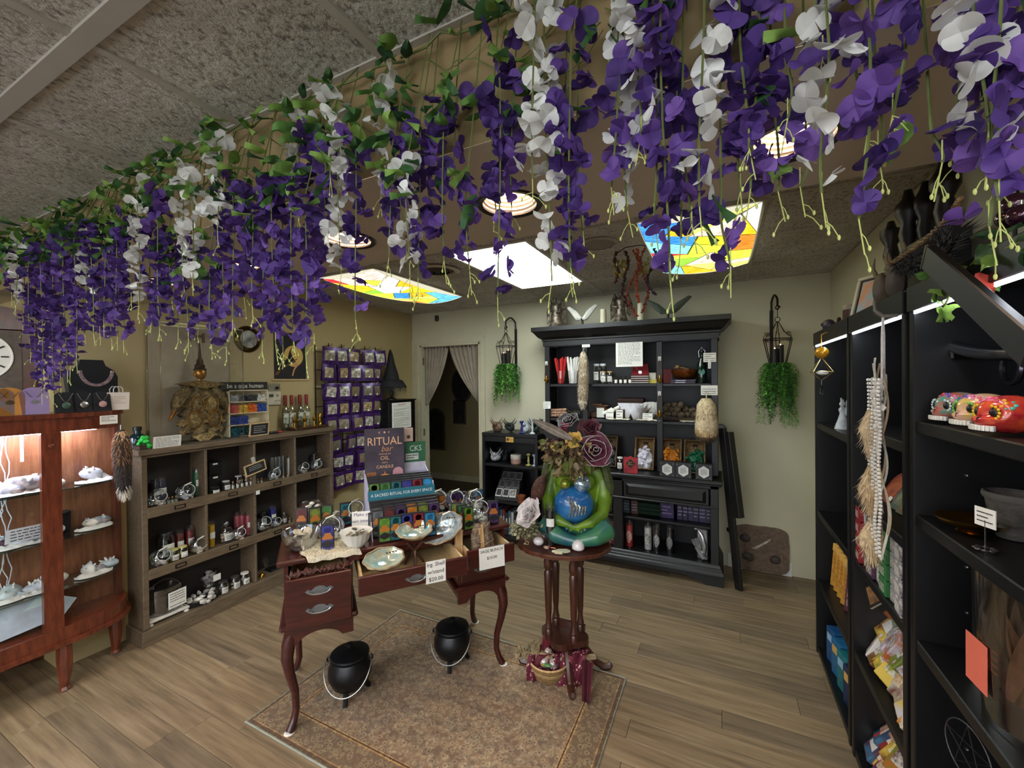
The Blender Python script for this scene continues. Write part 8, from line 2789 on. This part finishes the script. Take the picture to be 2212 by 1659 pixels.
# sloping plaques
for k,(px, py, c_, shp, ds) in enumerate(((1880,1070, '#2c1a14', 'r', 'dark brown square'),(1916,1085, '#8a3a2a', 'o', 'red oval'),(1942,1100, '#4a5a4c', 'r', 'green landscape'),(1958,1130, '#6a5a34', 'r', 'brown and gold'))):
 p = bl(px,1.14,.60, py)
 t = thing('picture_plaque', '%s picture plaque on the middle bookcase' % ds, 'plaque', p, rot=(R(-30),0, R(-80)))
 if shp == 'o':
  o = [(.05 * math.cos(q),.07 + .07 * math.sin(q)) for q in [2 * PI * i / 24 for i in range(24)]]
 else:
  o = [(-.055,0),(.055,0),(.055,.14),(-.055,.14)]
 MB().prism(o,-.008,.0, 'xz').flat('plaque', mt(c_,.4, var=.35, vs_=25), t)
 MB().prism([(x * .72,.07 + (z - .07) * .72) for x, z in o],-.0095,-.008, 'xz').flat('picture', mt('#b9622c' if shp == 'o' else '#8d8458' if k > 1 else '#3a241c',.4, c2=c_, vs_=28), t)
 MB().box(.01,.03,-.0105,-.0095,.012,.03).flat('price_sticker', PAPER, t)
# rows of small incense boxes
rowc = [('#8a1c22', 'red'),('#b9b4b8', 'white and plum'),('#3c2a3a', 'plum'),('#d0ccc6', 'white dotted'),('#2f6a38', 'green'),('#8d8a8c', 'grey'),('#d4d0ca', 'white spotted')]
for k,(c_, nm) in enumerate(rowc):
 for q in range(4):
  t = thing('incense_box', '%s incense box, %s up in its pile on the middle bookcase' % (nm, ordinal(q)), 'box',(.575 + (k % 2) * .012,2.235 - k * .075,.871 + q * .058), R(-90 + 4 * (k % 3 - 1)), group='piles of incense boxes on the middle bookcase')
  MB().cbox(-.034,.034,-.06,.06,0,.056,.003).flat('box', mt(c_,.45, c2=None if k in (0,4,5) else '#4a2f48', vs_=70), t)
  MB().box(-.024,.024,-.0612,-.0602,.014,.042).flat('printed_panel', mt('#c9beb4',.5, c2=c_, vs_=120), t)
t = thing('easel_plaque', 'small silver-edged picture tipped on the lower tier of the middle bookcase', 'plaque',(.54,2.19,.74), rot=(R(-20), R(40), R(-90)))
MB().box(-.045,.045,-.004,.004,0,.09).flat('frame', SILVER, t)
MB().box(-.035,.035,-.006,-.004,.01,.08).flat('picture', mt('#3a2a22',.4, c2='#a8784c', vs_=25), t)
# heaps of bright packets
pal = ['#8a2420', '#c98a2c', '#d4cfc4', '#6d7a2a', '#3a6a8a', '#5a2a3c', '#b9642a', '#d8b84a', '#a89478', '#203050', '#c9c4d0', '#7a3424']
g = random.Random(15)
for lvl,(zb, n, zh) in enumerate(((.471,34,.30),(.041,26,.30))):
 for k in range(n):
  y = 2.24 - (k % 9) * .063 + g.uniform(-.01,.01)
  z = zb + .03 + (k // 9) * .078 + g.uniform(-.006,.006)
  if k // 9 == 3:
   z -= .02
  x = .56 + .035 * (k // 9) + g.uniform(-.012,.012)
  c_ = g.choice(pal)
  t = thing('incense_packet', 'bright printed incense packet, %s along layer %s of the %s heap in the middle bookcase' % (ordinal(k % 9),('one', 'two', 'three', 'four')[k // 9],('upper', 'lower')[lvl]), 'packet',(x, y, z), group='heaped incense packets', rot=(R(-35) + g.uniform(-.2,.2), g.uniform(-.25,.25), R(-90) + g.uniform(-.35,.35)))
  MB().cbox(-.05,.05,-.012,.012,-.02,.1,.004).flat('packet', mt(c_,.4, c2=g.choice(pal), vs_=g.choice((18,30,45)), coat=.3), t)
  MB().box(-.03,.03,-.0132,-.0122,.02,.07).flat('printed_panel', mt(g.choice(pal),.4, c2='#e0d8c8', vs_=60), t)
for k,(y, z) in enumerate(((1.84,.68),(1.77,.66),(1.80,.60))):
 t = thing('kraft_box', 'plain tan cardboard box, %s of three on the packet heap' % ordinal(k), 'box',(.66, y, z), R(-84 + 5 * k), group='tan cardboard boxes')
 MB().cbox(-.045,.045,-.045,.045,0,.085,.003).flat('box', mt('#a5805e',.7, var=.08), t)
 MB().box(-.012,.012,-.0462,-.0452,.03,.055).flat('stamp', mt('#7a4a3a',.7), t)
# near bookcase: painted skulls
def skull(label, px, base_c, c2_, eye_c, seed, X=.60):
 p = bl(px,1.52, X)
 t = thing('painted_skull', label, 'skull', p, R(-78))
 t.scale = (.74,) * 3
 head = MB()
 pts = []
 def sk(u, v):
  a, e = 2 * PI * u,-PI / 2 + PI * v
  x, y, z = math.cos(e) * math.cos(a), math.cos(e) * math.sin(a), math.sin(e)
  r = 1.0
  fx = .06 * x * (1 - .18 * max(0,-z) * (1 if y < 0 else .3))
  fy = .078 * y
  fz = .056 * z + .062
  if y < 0:
   for sx in (-1,1):
    d2 = ((fx - sx * .026) ** 2 + (fz - .068) ** 2)
    fy += .02 * math.exp(-d2 / .00022)
   fy += .012 * math.exp(-((fx) ** 2 / .00005 + (fz - .05) ** 2 / .0001))
   if fz < .05:
    fy -= .012 * max(0,-y)
  fz = max(fz,.004)
  return (fx, fy, fz)
 head.grid(sk,40,28, True)
 head.build('cranium', mt(base_c,.2, c2=c2_, vs_=30, coat=.6), t)
 for s in (-1,1):
  MB().sph((s * .026,-.052,.068),(.0155,.012,.0155),14,10).build('eye_socket', mt('#0e0b0c',.4), t)
  for k in range(12):
   a = 2 * PI * k / 12
   MB().sph((s * .026 + .0195 * math.cos(a),-.0605 + .004 * abs(math.cos(a)),.068 + .0195 * math.sin(a)),(.005,.003,.005),8,5).build('eye_petal', mt(eye_c,.3), t)
 MB().prism([(0,.054),(.007,.04),(-.007,.04)],-.078,-.066, 'xz').build('nose_hole', mt('#140f10',.5), t)
 for k in range(9):
  MB().cbox(-.0042,.0042,-.083,-.07,.014,.03,.0015, TR(0,0,0,(k - 4) * .13)).flat('tooth', mt('#dcdad2',.3), t)
 for k in range(6):
  a = -.9 + .36 * k
  q = MB()
  for j in range(6):
   b = 2 * PI * j / 6
   q.sph((.012 * math.cos(b),0,.012 * math.sin(b)),(.006,.003,.006),8,5)
  q.build('painted_flower', mt(('#d8446a', '#e2a02c', '#3aa89a', '#d84a3a', '#5a4ab0', '#e07aa8')[(k + seed) % 6],.3), t,(.052 * math.sin(a) * 1.0,-.05 * math.cos(a),.105 - .006 * abs(k - 2.5)),(R(-40),0, a))
skull('painted sugar skull with teal and white eye petals, farthest of three',2074, '#c9584a', '#2f9a8a', '#d8e6e6',1,.58)
skull('painted sugar skull with yellow and green eyes, middle of three',2128, '#d8a8a0', '#c9b04a', '#7ac04a',2,.575)
skull('painted sugar skull in red and orange, nearest of three',2182, '#a81f30', '#d8542c', '#e2b422',3,.56)
# black curved scabbard in the near bookcase
a, b_ = onx(1992,715,.60), onx(2205,765,.60)
t = thing('sword_scabbard', 'curved glossy black sword scabbard across the near bookcase', 'scabbard',(0,0,0))
P, rr = [],[]
for i in range(12):
 u = i / 11
 q = a.lerp(b_, u)
 q.z -= .025 * math.sin(PI * u)
 P.append(q)
 rr.append(.016 + .004 * (1 - u))
MB().tube(P, rr,10).build('scabbard', mt('#0b0a0d',.12, coat=.8), t)
MB().tube([P[0], P[0] + (P[0] - P[1]).normalized() * .008],[.02,.018],10).build('end_cap', mt('#241f22',.3,.4), t)
t = thing('wall_peg', 'metal peg holding the black scabbard in the near bookcase', 'peg',(.70, P[5].y, P[5].z - .028))
MB().tube([(-.11,0,0),(.058,0,0)],.006,6).build('rod', IRON, t)
MB().tube([(-.11,0,0),(-.112,0,.03)],.006,6).build('hook', IRON, t)
a, b_ = onx(2003,552,.47), onx(2235,762,.47)
t = thing('black_sheath', 'broad flat black sheath slung diagonally across the near bookcase corner', 'sheath',(0,0,0))
bar(MB(), a, b_,.018,.062).flat('sheath', mt('#08080a',.45, var=.2), t)
bar(MB(), a, a + (b_ - a) * .03,.02,.066).flat('mouth', mt('#2a2624',.35,.5), t)
c = onx(2185,795,.68)
t = thing('metal_ring_ornament', 'dark metal ring ornament at the back of the near bookcase', 'ornament', c)
MB().tube([(0,.04 * math.cos(q),.04 * math.sin(q)) for q in [2 * PI * i / 24 for i in range(24)]],.007,7, closed=True).build('ring', mt('#55555c',.25,.9), t)
MB().tube([(0,-.0,.04),(0,.05,.055),(0,.11,.05)],.004,5).build('arm', mt('#55555c',.25,.9), t)
# brass dish, sign and stone mortar
p = onx(2098,1165,.58)
t = thing('brass_dish', 'shallow brass dish on the second shelf of the near bookcase', 'dish',(.58, p.y,1.247))
MB().lathe([(0,.014),(.03,.01),(.06,.02),(.072,.034),(.07,.034),(.056,.024),(.02,.016),(0,.018)],24).build('dish', BRASS, t)
MB().lathe([(0,0),(.03,0),(.012,.012),(0,.012)],16).build('foot', BRASS, t)
p = onx(2135,1175,.55)
t = thing('sign_holder', 'white price card on a wire stand before the brass dish', 'sign',(.545, p.y,1.247), R(-70))
MB().tube([(0,0,.004),(0,0,.07)],.0014,5).build('stem', SILVER, t)
m = MB()
for k in range(8):
 a = 2 * PI * k / 8
 m.sph((.016 * math.cos(a),.016 * math.sin(a),.004),(.006,.006,.003),8,5)
m.build('base', SILVER, t)
MB().box(-.024,.024,-.001,.001,.055,.098).flat('card', PAPER, t)
ink_lines(.036,.03,3,3, INK, t,(0,-.0012,.077), th=.25)
p = onx(2190,1140,.66)
t = thing('stone_mortar', 'large grey stone mortar at the back of the near bookcase', 'mortar',(.655, p.y - .02,1.247))
t.scale = (.68,) * 3
MB().lathe([(0,0),(.05,0),(.055,.02),(.04,.04),(.07,.08),(.08,.15),(.084,.16),(.074,.16),(.06,.09),(0,.06)],24).build('mortar', mt('#55504a',.8, var=.25, vs_=30, bmp=.4), t)
MB().lathe([(.082,.14),(.087,.15),(.086,.163),(.08,.165)],24).build('rim', mt('#5a554f',.8), t)
# big clear bag of feathers
p = onx(2130,1470,.60)
t = thing('feather_tub', 'large clear plastic tub of brown feathers with a coral price label', 'tub',(.615,1.27,.877), R(-70))
m = MB()
m.grid(lambda u, v: ((.13 + .012 * v + .006 * math.sin(6 * PI * u + 4 * v)) * math.cos(2 * PI * u),(.075 + .008 * v) * math.sin(2 * PI * u),.33 * v),30,8, True)
m.build('clear_bag', glass('#f2ece2',.1,.1,.45), t)
g = random.Random(4)
for k in range(22):
 fe = MB()
 a = g.uniform(-.35,.35)
 fe.grid(lambda u, v: ((u - .5) * .03 * math.sin(PI * min(1,.15 + .85 * v)),0, g.uniform(.2,.22) * v + .04),2,8)
 fe.build('feather', mt(g.choice(['#6a4a34', '#4a342a', '#8d6f4c', '#a89478', '#3a2a22', '#c9bca4']),.8, var=.3, vs_=30), t,(g.uniform(-.08,.08), g.uniform(-.045,.045), g.uniform(0,.05)),(g.uniform(-.2,.2), a, g.uniform(-.8,.8)))
MB().box(-.105,-.03,-.0885,-.087,.06,.17).flat('coral_label', mt('#e2705a',.6, var=.04), t,(0,0,0),(0,0, R(-16)))
ink_lines(.05,.06,4,12, mt('#a04a3a',.6), t,(-.065,-.06,.14), rot=(0,0, R(-16)), th=.25)
t = thing('feather_bag', 'narrow clear bag of dark feathers beside the big tub', 'bag',(.62,1.50,.877), R(-75))
m = MB()
m.grid(lambda u, v: ((.05 + .01 * v) * math.cos(2 * PI * u),(.03 - .012 * v) * math.sin(2 * PI * u),.3 * v),18,6, True)
m.build('clear_bag', glass('#ece8e4',.12,.2,.5), t)
for k in range(7):
 fe = MB()
 fe.grid(lambda u, v: ((u - .5) * .026 * math.sin(PI * min(1,.15 + .85 * v)),0,.24 * v + .02),2,8)
 fe.build('feather', mt('#2c2422',.8, var=.4, vs_=30), t,(g.uniform(-.03,.03), g.uniform(-.012,.012),0),(0, g.uniform(-.15,.15), g.uniform(-.5,.5)))
# star emblem drawn on the dark panel below
c = onx(2090,1625,.56)
t = thing('star_emblem', 'faint circled star hanging in the lowest near compartment', 'emblem',(.56, c.y, c.z), R(-75))
m = MB().tube([(.07 * math.cos(q),0,.07 * math.sin(q)) for q in [2 * PI * i / 32 for i in range(32)]],.0018,4, closed=True)
sp5 = [(.068 * math.sin(4 * PI * i / 5),0,.068 * math.cos(4 * PI * i / 5)) for i in range(5)]
m.tube(sp5,.0015,4, closed=True)
m.build('wire_star', mt('#4a4648',.5,.6), t)
MB().tube([(0,0,.07),(0,.0,.1)],.001,4).build('hanging_loop', IRON, t)
# ================================================================== on top of the bookcases
ZB = BZ + .001
def bt(px, py, X=.62):
 p = onx(px, py, X)
 return (X, p.y, ZB)
p = bt(1790,695,.56)
t = thing('painted_skull', 'small dark violet carved skull on the far bookcase corner', 'skull', p, R(-140))
m = MB()
rock(m,(0,0,.034),(.028,.034,.034),5,.1,2)
m.build('skull', mt('#3a2f44',.4, var=.2), t)
for s in (-1,1):
 MB().sph((s * .012,-.028,.04),(.009,.008,.01),10,8).build('eye_socket', mt('#100c12',.5), t)
MB().sph((0,-.03,.016),(.008,.006,.006),8,6).build('mouth', mt('#100c12',.5), t)
p = bt(1838,640,.68)
t = thing('clay_pot', 'brown glazed pot on an orange stand at the far bookcase top', 'pot', p)
MB().cbox(-.05,.05,-.05,.05,0,.07,.004).flat('orange_stand', mt('#a8642c',.6, c2='#5a3a24', vs_=18), t)
MB().lathe([(0,.071),(.036,.071),(.04,.08),(.038,.14),(.042,.15),(.036,.152),(.032,.09),(0,.09)],18).build('pot', mt('#5a4034',.35, var=.2, coat=.3), t)
MB().lathe([(.04,.125),(.043,.14),(.043,.152),(.037,.153)],18).build('glazed_rim', mt('#a89a84',.3), t)
p = bt(1812,690,.6)
t = thing('seated_figurine', 'small dark red seated figurine near the violet skull', 'figurine', p)
MB().lathe([(0,0),(.022,0),(.024,.01),(.014,.03),(.016,.045),(.006,.055)],12).sph((0,0,.062),.011,10,8).build('figure', mt('#3a2420',.5, var=.2), t)
MB().sph((.012,-.012,.012),(.014,.014,.012),8,6).sph((-.012,-.012,.012),(.014,.014,.012),8,6).build('knees', mt('#3a2420',.5), t)
def frame(label, px, py, w, h, fw, c_f, c_m, c_p, X, rz, tilt, c2_=None, scale=20):
 p = bt(px, py, X)
 t = thing('framed_picture', label, 'picture', p, rot=(tilt,0, rz))
 m = MB()
 for q in ((-w / 2, w / 2,0, fw),(-w / 2, w / 2, h - fw, h),(-w / 2,-w / 2 + fw, fw, h - fw),(w / 2 - fw, w / 2, fw, h - fw)):
  m.cbox(q[0], q[1],-.012,.006, q[2], q[3],.002)
 m.flat('frame', mt(c_f,.5, var=.06), t)
 MB().box(-w / 2 + fw, w / 2 - fw,-.004,.004, fw, h - fw).flat('mat', mt(c_m,.6), t)
 MB().box(-w / 2 + fw * 1.6, w / 2 - fw * 1.6,-.0052,-.004, fw * 1.6, h - fw * 1.6).flat('picture', mt(c_p,.4, c2=c2_ or c_p, vs_=scale), t)
frame('white wooden frame with dark picture on the far bookcase top',1890,610,.22,.27,.024, '#c4bda0', '#c4bda0', '#241f1c',.72, R(-78), R(-12))
frame('cream frame with a bright orange and blue painting on the bookcase top',1880,650,.2,.2,.016, '#c9c2a8', '#1c1a1c', '#d8803c',.6, R(-60), R(-14), '#7ab0c4',14)
frame('dark gilt frame leaning among the carved posts on the bookcase top',1935,560,.14,.24,.02, '#2a2622', '#7d8470', '#8d947c',.68, R(-50), R(-20), '#4a5244',30)
for k,(px, h, X) in enumerate(((1925,.44,.7),(1962,.46,.66),(2000,.47,.7),(2042,.47,.68))):
 p = bt(px,560, X)
 t = thing('carved_post', 'dark carved wooden post on the bookcase top, %s from the wall' % ordinal(k), 'carving', p, group='dark carved posts')
 CV = mt('#1d1613',.4, var=.3, vs_=30)
 MB().lathe([(0,0),(.045,0),(.045,.02),(.02,.04),(.028,.09),(.018,.12),(.034,.19),(.02,.24),(.03,.29),(.022,.33),(.04,.37),(.04,.4),(.02, h * .93),(.012, h),(0, h)],14).build('post', CV, t)
 MB().lathe([(.034,.18),(.042,.19),(.034,.2)],14).build('collar', CV, t)
t = thing('black_case', 'black lidded case on the bookcase top behind the braided handle', 'case', bt(2025,560,.7), R(-85))
MB().cbox(-.09,.09,-.05,.05,0,.2,.006).flat('case', BLACK, t)
MB().cbox(-.093,.093,-.053,.053,.2,.235,.006).flat('lid', BLACK, t)
P = [onx(px, py,.55) for px, py in ((1920,572),(1945,556),(1975,536),(2010,508),(2040,478),(2062,448),(2076,428))]
t = thing('horsehair_whisk', 'horsehair whisk with curved braided brown handle on the bookcase top', 'whisk',(0,0,0))
m = MB()
for s in range(3):
 pts = []
 for i in range(49):
  u = i / 48 * 5.999
  k = int(u)
  q = P[k].lerp(P[k + 1], u - k)
  a = i * .9 + s * 2 * PI / 3
  pts.append(q + Vector((.004 * math.cos(a),0,.004 * math.sin(a))))
 m.tube(pts,.0045,5)
m.build('braided_handle', mt('#6d5238',.6, c2='#a8865c', vs_=60), t)
fur(t,[P[0] + Vector((.02,.0,.0)), P[1] + Vector((.02,0,-.03)), P[2] + Vector((.02,0,-.045)), P[3] + Vector((.02,0,-.05)), P[4] + Vector((.02,0,-.03))],[.012,.024,.028,.028,.015],['#2c2824', '#1d1a18', '#24201c'],700,.06,41)
for k,(px, py, c_) in enumerate(((1905,610, '#5a4a3a'),(1935,615, '#4a3c30'))):
 t = thing('horned_mask', 'dark carved horned mask on the bookcase top, %s of two before the posts' % ordinal(k), 'mask', bt(px, py,.56), R(-70))
 MB().sph((0,0,.07),(.04,.022,.065),14,10).build('mask', mt(c_,.6, var=.3, vs_=30), t)
 for s in (-1,1):
  MB().tube([(s * .025,0,.12),(s * .045,0,.16),(s * .035,0,.2)],[.009,.007,.002],6).build('horn', mt('#8d7a5c',.5), t)
# ivy trailing over the near bookcase
t = thing('ivy_garland', 'trailing ivy with green and yellow leaves over the near bookcase top', 'ivy',(0,0,0))
P = [onx(px, py,.50 + .01 * (i % 2)) for i,(px, py) in enumerate(((2040,600),(2028,640),(2040,660),(2080,590),(2110,560),(2150,545),(2190,530),(2230,510)))]
MB().tube(P,.0025,5).build('vine', VINE, t)
g = random.Random(17)
for k in range(46):
 u = g.random() * 6.99
 i = int(u)
 q = P[i].lerp(P[i + 1], u - i) + Vector((g.uniform(-.02,.03), g.uniform(-.03,.03), g.uniform(-.03,.04)))
 link('leaf', LEAF[g.choice((0,1,2,3,4,5,6,7,8))], t, q,(g.uniform(-1,1), g.uniform(-.5,1.5), g.uniform(-PI, PI)), g.uniform(.6,1.0))
m = MB()
m.merge(LEAF_MB[2], Matrix.Translation(onx(2112,590,.49)) @ Euler((1.2,1.2,-1)).to_matrix().to_4x4())
m.build('red_leaf', mt('#b03a2c',.6), t)
for k,(px, py) in enumerate(((2192,440),(2205,465),(2180,470))):
 t = thing('glass_ornament', 'shiny dark pink glass ornament on the near bookcase top, %s of three' % ordinal(k), 'ornament', onx(px, py,.6), group='pink glass ornaments')
 MB().sph((0,0,0),.024,16,12).build('ball', mt('#4a2438',.08,.6, coat=.8), t)
 MB().lathe([(.006,.022),(.006,.032),(0,.033)],10).build('cap', SILVER, t)
t = thing('ornament_tree', 'dark wire ornament tree on the near bookcase top', 'stand',(.6, onx(2192,470,.6).y, ZB))
hh = onx(2192,430,.6).z - ZB
MB().tube([(0,0,0),(0,0, hh + .06)],.004,6).lathe([(0,0),(.05,0),(.05,.006),(0,.008)],16).build('trunk', IRON, t)
for k,(px, py) in enumerate(((2192,440),(2205,465),(2180,470))):
 e = onx(px, py,.6) - Vector((.6, onx(2192,470,.6).y, ZB)) + Vector((0,0,.034))
 MB().tube([(0,0, e.z + .03), e * .5 + Vector((0,0, e.z * .5 + .025)), e],.002,5).build('branch', IRON, t)
# ================================================================== on the floor
def cauldron(label, px, py, s, rz):
 p = onz(px, py,0)
 t = thing('cauldron', label, 'cauldron',(p.x, p.y,.006), rz)
 CI = mt('#101114',.38,.3, var=.2, vs_=20, bmp=.12)
 MB().lathe([(0,.03 * s),(.04 * s,.032 * s),(.085 * s,.06 * s),(.108 * s,.11 * s),(.105 * s,.155 * s),(.085 * s,.19 * s),(.09 * s,.2 * s),(.098 * s,.205 * s),(.09 * s,.208 * s)],30).build('pot', CI, t)
 MB().lathe([(.096 * s,.207 * s),(.094 * s,.216 * s),(.06 * s,.23 * s),(.02 * s,.237 * s),(.01 * s,.24 * s),(.01 * s,.25 * s),(.02 * s,.257 * s),(.012 * s,.264 * s),(0,.265 * s)],30).build('lid', CI, t)
 for k in range(3):
  a = 2 * PI * k / 3 - PI / 2
  MB().tube([(.07 * s * math.cos(a),.07 * s * math.sin(a),.06 * s),(.085 * s * math.cos(a),.085 * s * math.sin(a),.02 * s),(.095 * s * math.cos(a),.095 * s * math.sin(a),.0)],[.016 * s,.012 * s,.012 * s],8).build('foot', CI, t)
 for sx in (-1,1):
  MB().tube([(sx * (.1 + .014 * math.sin(q)) * s,0,(.185 + .014 * math.cos(q)) * s) for q in [PI * i / 8 for i in range(9)]],.005 * s,6).build('ear', CI, t)
 MB().tube([(.116 * s * math.cos(q),-.02 - (.105 * s) * math.sin(q) ** .8,.185 * s - .12 * s * math.sin(q)) for q in [PI * i / 18 for i in range(19)]],.0032 * s,6).build('bail_handle', mt('#8d8d8a',.3,.9), t)
cauldron('black iron cauldron with lid nearer the desk drawers on the rug',757,1500,1.02, R(32))
cauldron('black iron cauldron with lid nearer the round table on the rug',978,1433,1.0, R(22))
c = onz(1186,1462,0)
c.z = .0065
t = thing('woven_basket', 'small round woven basket on the rug before the round table', 'basket', c)
BW = mt('#8d7048',.85, c2='#6d5232', vs_=50, bmp=.7, bs_=90)
MB().lathe([(0,.0),(.075,.0),(.085,.01),(.098,.05),(.108,.095),(.102,.096),(.09,.05),(.07,.012),(0,.01)],30).build('body', BW, t)
for k in range(9):
 r = .079 + .0032 * k
 MB().lathe([(r + .004,.008 + k * .0095),(r + .0075,.0125 + k * .0095),(r + .005,.017 + k * .0095)],30).build('coil', mt('#a8895c' if k in (4,5) else '#7d6038',.85, var=.2, vs_=60), t)
MB().lathe([(.1,.094),(.107,.1),(.113,.094),(.108,.088)],30).build('rim', mt('#b9966a',.85, var=.2, vs_=60), t)
for k,(dx, dy, dz, r, c_, nm) in enumerate(((-.015,-.03,.1,.03, '#9a8d8a', 'pinkish'),(-.01,.01,.13,.026, '#8d8270', 'smoky'),(.035,-.02,.095,.03, '#5a4248', 'plum'),(-.05,.0,.09,.028, '#6d2a3a', 'wine red'))):
 q = thing('glass_ball', '%s glass ball in the woven basket' % nm, 'ornament',(c.x + dx, c.y + dy, dz), group=None)
 MB().sph((0,0,0), r,18,12).build('ball', mt(c_,.1,.2, c2='#c9beb4', vs_=40, coat=.8), q)
 MB().lathe([(.006, r * .95),(.006, r + .008),(0, r + .009)],8).build('cap', SILVER, q)
q = thing('silk_flower', 'small yellow and green silk flower in the woven basket', 'flower',(c.x - .005, c.y - .065,.1))
m = MB()
for k in range(6):
 a = k * PI / 3
 m.add([(0,0,0),(.008 * math.cos(a + .5),.008 * math.sin(a + .5),.006),(.02 * math.cos(a),.02 * math.sin(a),.006),(.008 * math.cos(a - .5),.008 * math.sin(a - .5),.006)],[(0,1,2,3)])
m.build('petals', mt('#c9b03a',.6), q)
MB().sph((.02,.008,.004),(.022,.014,.008),10,6).build('green_leaf', mt('#5a8a4a',.6), q)
# driftwood and scarf
dw = wood('#6d5a44', '#a08a6a',(6,16,16),.85)
p0, p1 = onz(1112,1420,.1), onz(1285,1418,.13)
t = thing('driftwood_branch', 'gnarled driftwood branch lying behind the woven basket', 'driftwood',(0,0,0))
m = MB()
pts = [p0.lerp(p1, u) + Vector((.01 * math.sin(9 * u),.012 * math.cos(7 * u),.012 * math.sin(6 * u))) for u in [i / 10 for i in range(11)]]
m.tube(pts,[.016,.02,.024,.022,.026,.022,.02,.022,.018,.018,.014],9)
m.build('branch', dw, t)
g = random.Random(23)
for k in range(16):
 b = pts[0].lerp(pts[3], g.random())
 e = b + Vector((g.uniform(-.06,.05), g.uniform(-.05,.04), g.uniform(.0,.1)))
 MB().tube([b, b.lerp(e,.5) + Vector((g.uniform(-.02,.02),0,.02)), e],[.01,.008,.004],6).build('twig', mt('#8d7a58',.9, c2='#5c5238', vs_=30), t)
for u in (.18,.82):
 b = p0.lerp(p1, u)
 MB().tube([b, Vector((b.x + .01, b.y - .02,.008))],[.016,.012],7).build('prop_leg', dw, t)
def scarf_mat():
 m, nt, b = new_mat('blossom_scarf')
 v = coords(nt)
 vo = N(nt, 'ShaderNodeTexVoronoi')
 vo.inputs['Scale'].default_value = 62
 nt.links.new(v, vo.inputs['Vector'])
 n1 = noise(nt, v,16,2)
 k = N(nt, 'ShaderNodeMath', operation='LESS_THAN')
 k.inputs[1].default_value = .3
 nt.links.new(vo.outputs['Distance'], k.inputs[0])
 k2 = N(nt, 'ShaderNodeMath', operation='GREATER_THAN')
 k2.inputs[1].default_value = .46
 nt.links.new(n1, k2.inputs[0])
 kk = N(nt, 'ShaderNodeMath', operation='MULTIPLY')
 nt.links.new(k.outputs[0], kk.inputs[0])
 nt.links.new(k2.outputs[0], kk.inputs[1])
 mx = N(nt, 'ShaderNodeMixRGB')
 mx.inputs[1].default_value = (*lin('#5a1226'),1)
 mx.inputs[2].default_value = (*lin('#d8a8b0'),1)
 nt.links.new(kk.outputs[0], mx.inputs[0])
 nt.links.new(mx.outputs[0], b.inputs['Base Color'])
 b.inputs['Roughness'].default_value = .7
 return m
SCARF = scarf_mat()
t = thing('blossom_scarf', 'maroon scarf with pale pink blossoms draped over the driftwood', 'scarf',(0,0,0))
for k,(u0, u1, L, dy) in enumerate(((.2,.5,.17,-.05),(.5,.92,.2,-.07))):
 def fn(u, v):
  q = p0.lerp(p1, u0 + (u1 - u0) * u)
  s = v - .3
  if s < 0:
   return (q.x, q.y + .025 + .1 * -s, q.z + .028 - .35 * s * s)
  return (q.x + .012 * math.sin(11 * u + k), q.y - .026 + dy * s - .014 * math.sin(14 * u + 5 * s), q.z + .03 - L * s - .02 * s * s)
 MB().grid(fn,26,16).build('cloth', SCARF, t)
a = p0.lerp(p1,.9)
MB().grid(lambda u, v: (a.x - .02 + .07 * u * (1 - .4 * v) + .05 * v, a.y - .03 - .16 * v - .012 * math.sin(9 * u), max(.02, a.z + .0 - .12 * v ** 1.4) + .01 * math.sin(8 * u)),12,16).build('trailing_end', mt('#4a1020',.75, var=.15), t)
MB().grid(lambda u, v: (c.x - .045 + .045 * u, c.y + .02 - .05 * v + .008 * math.sin(9 * u),.2 - .12 * v + .012 * math.sin(7 * u)),10,10).build('red_tail', mt('#5f1020',.7, var=.15), t)
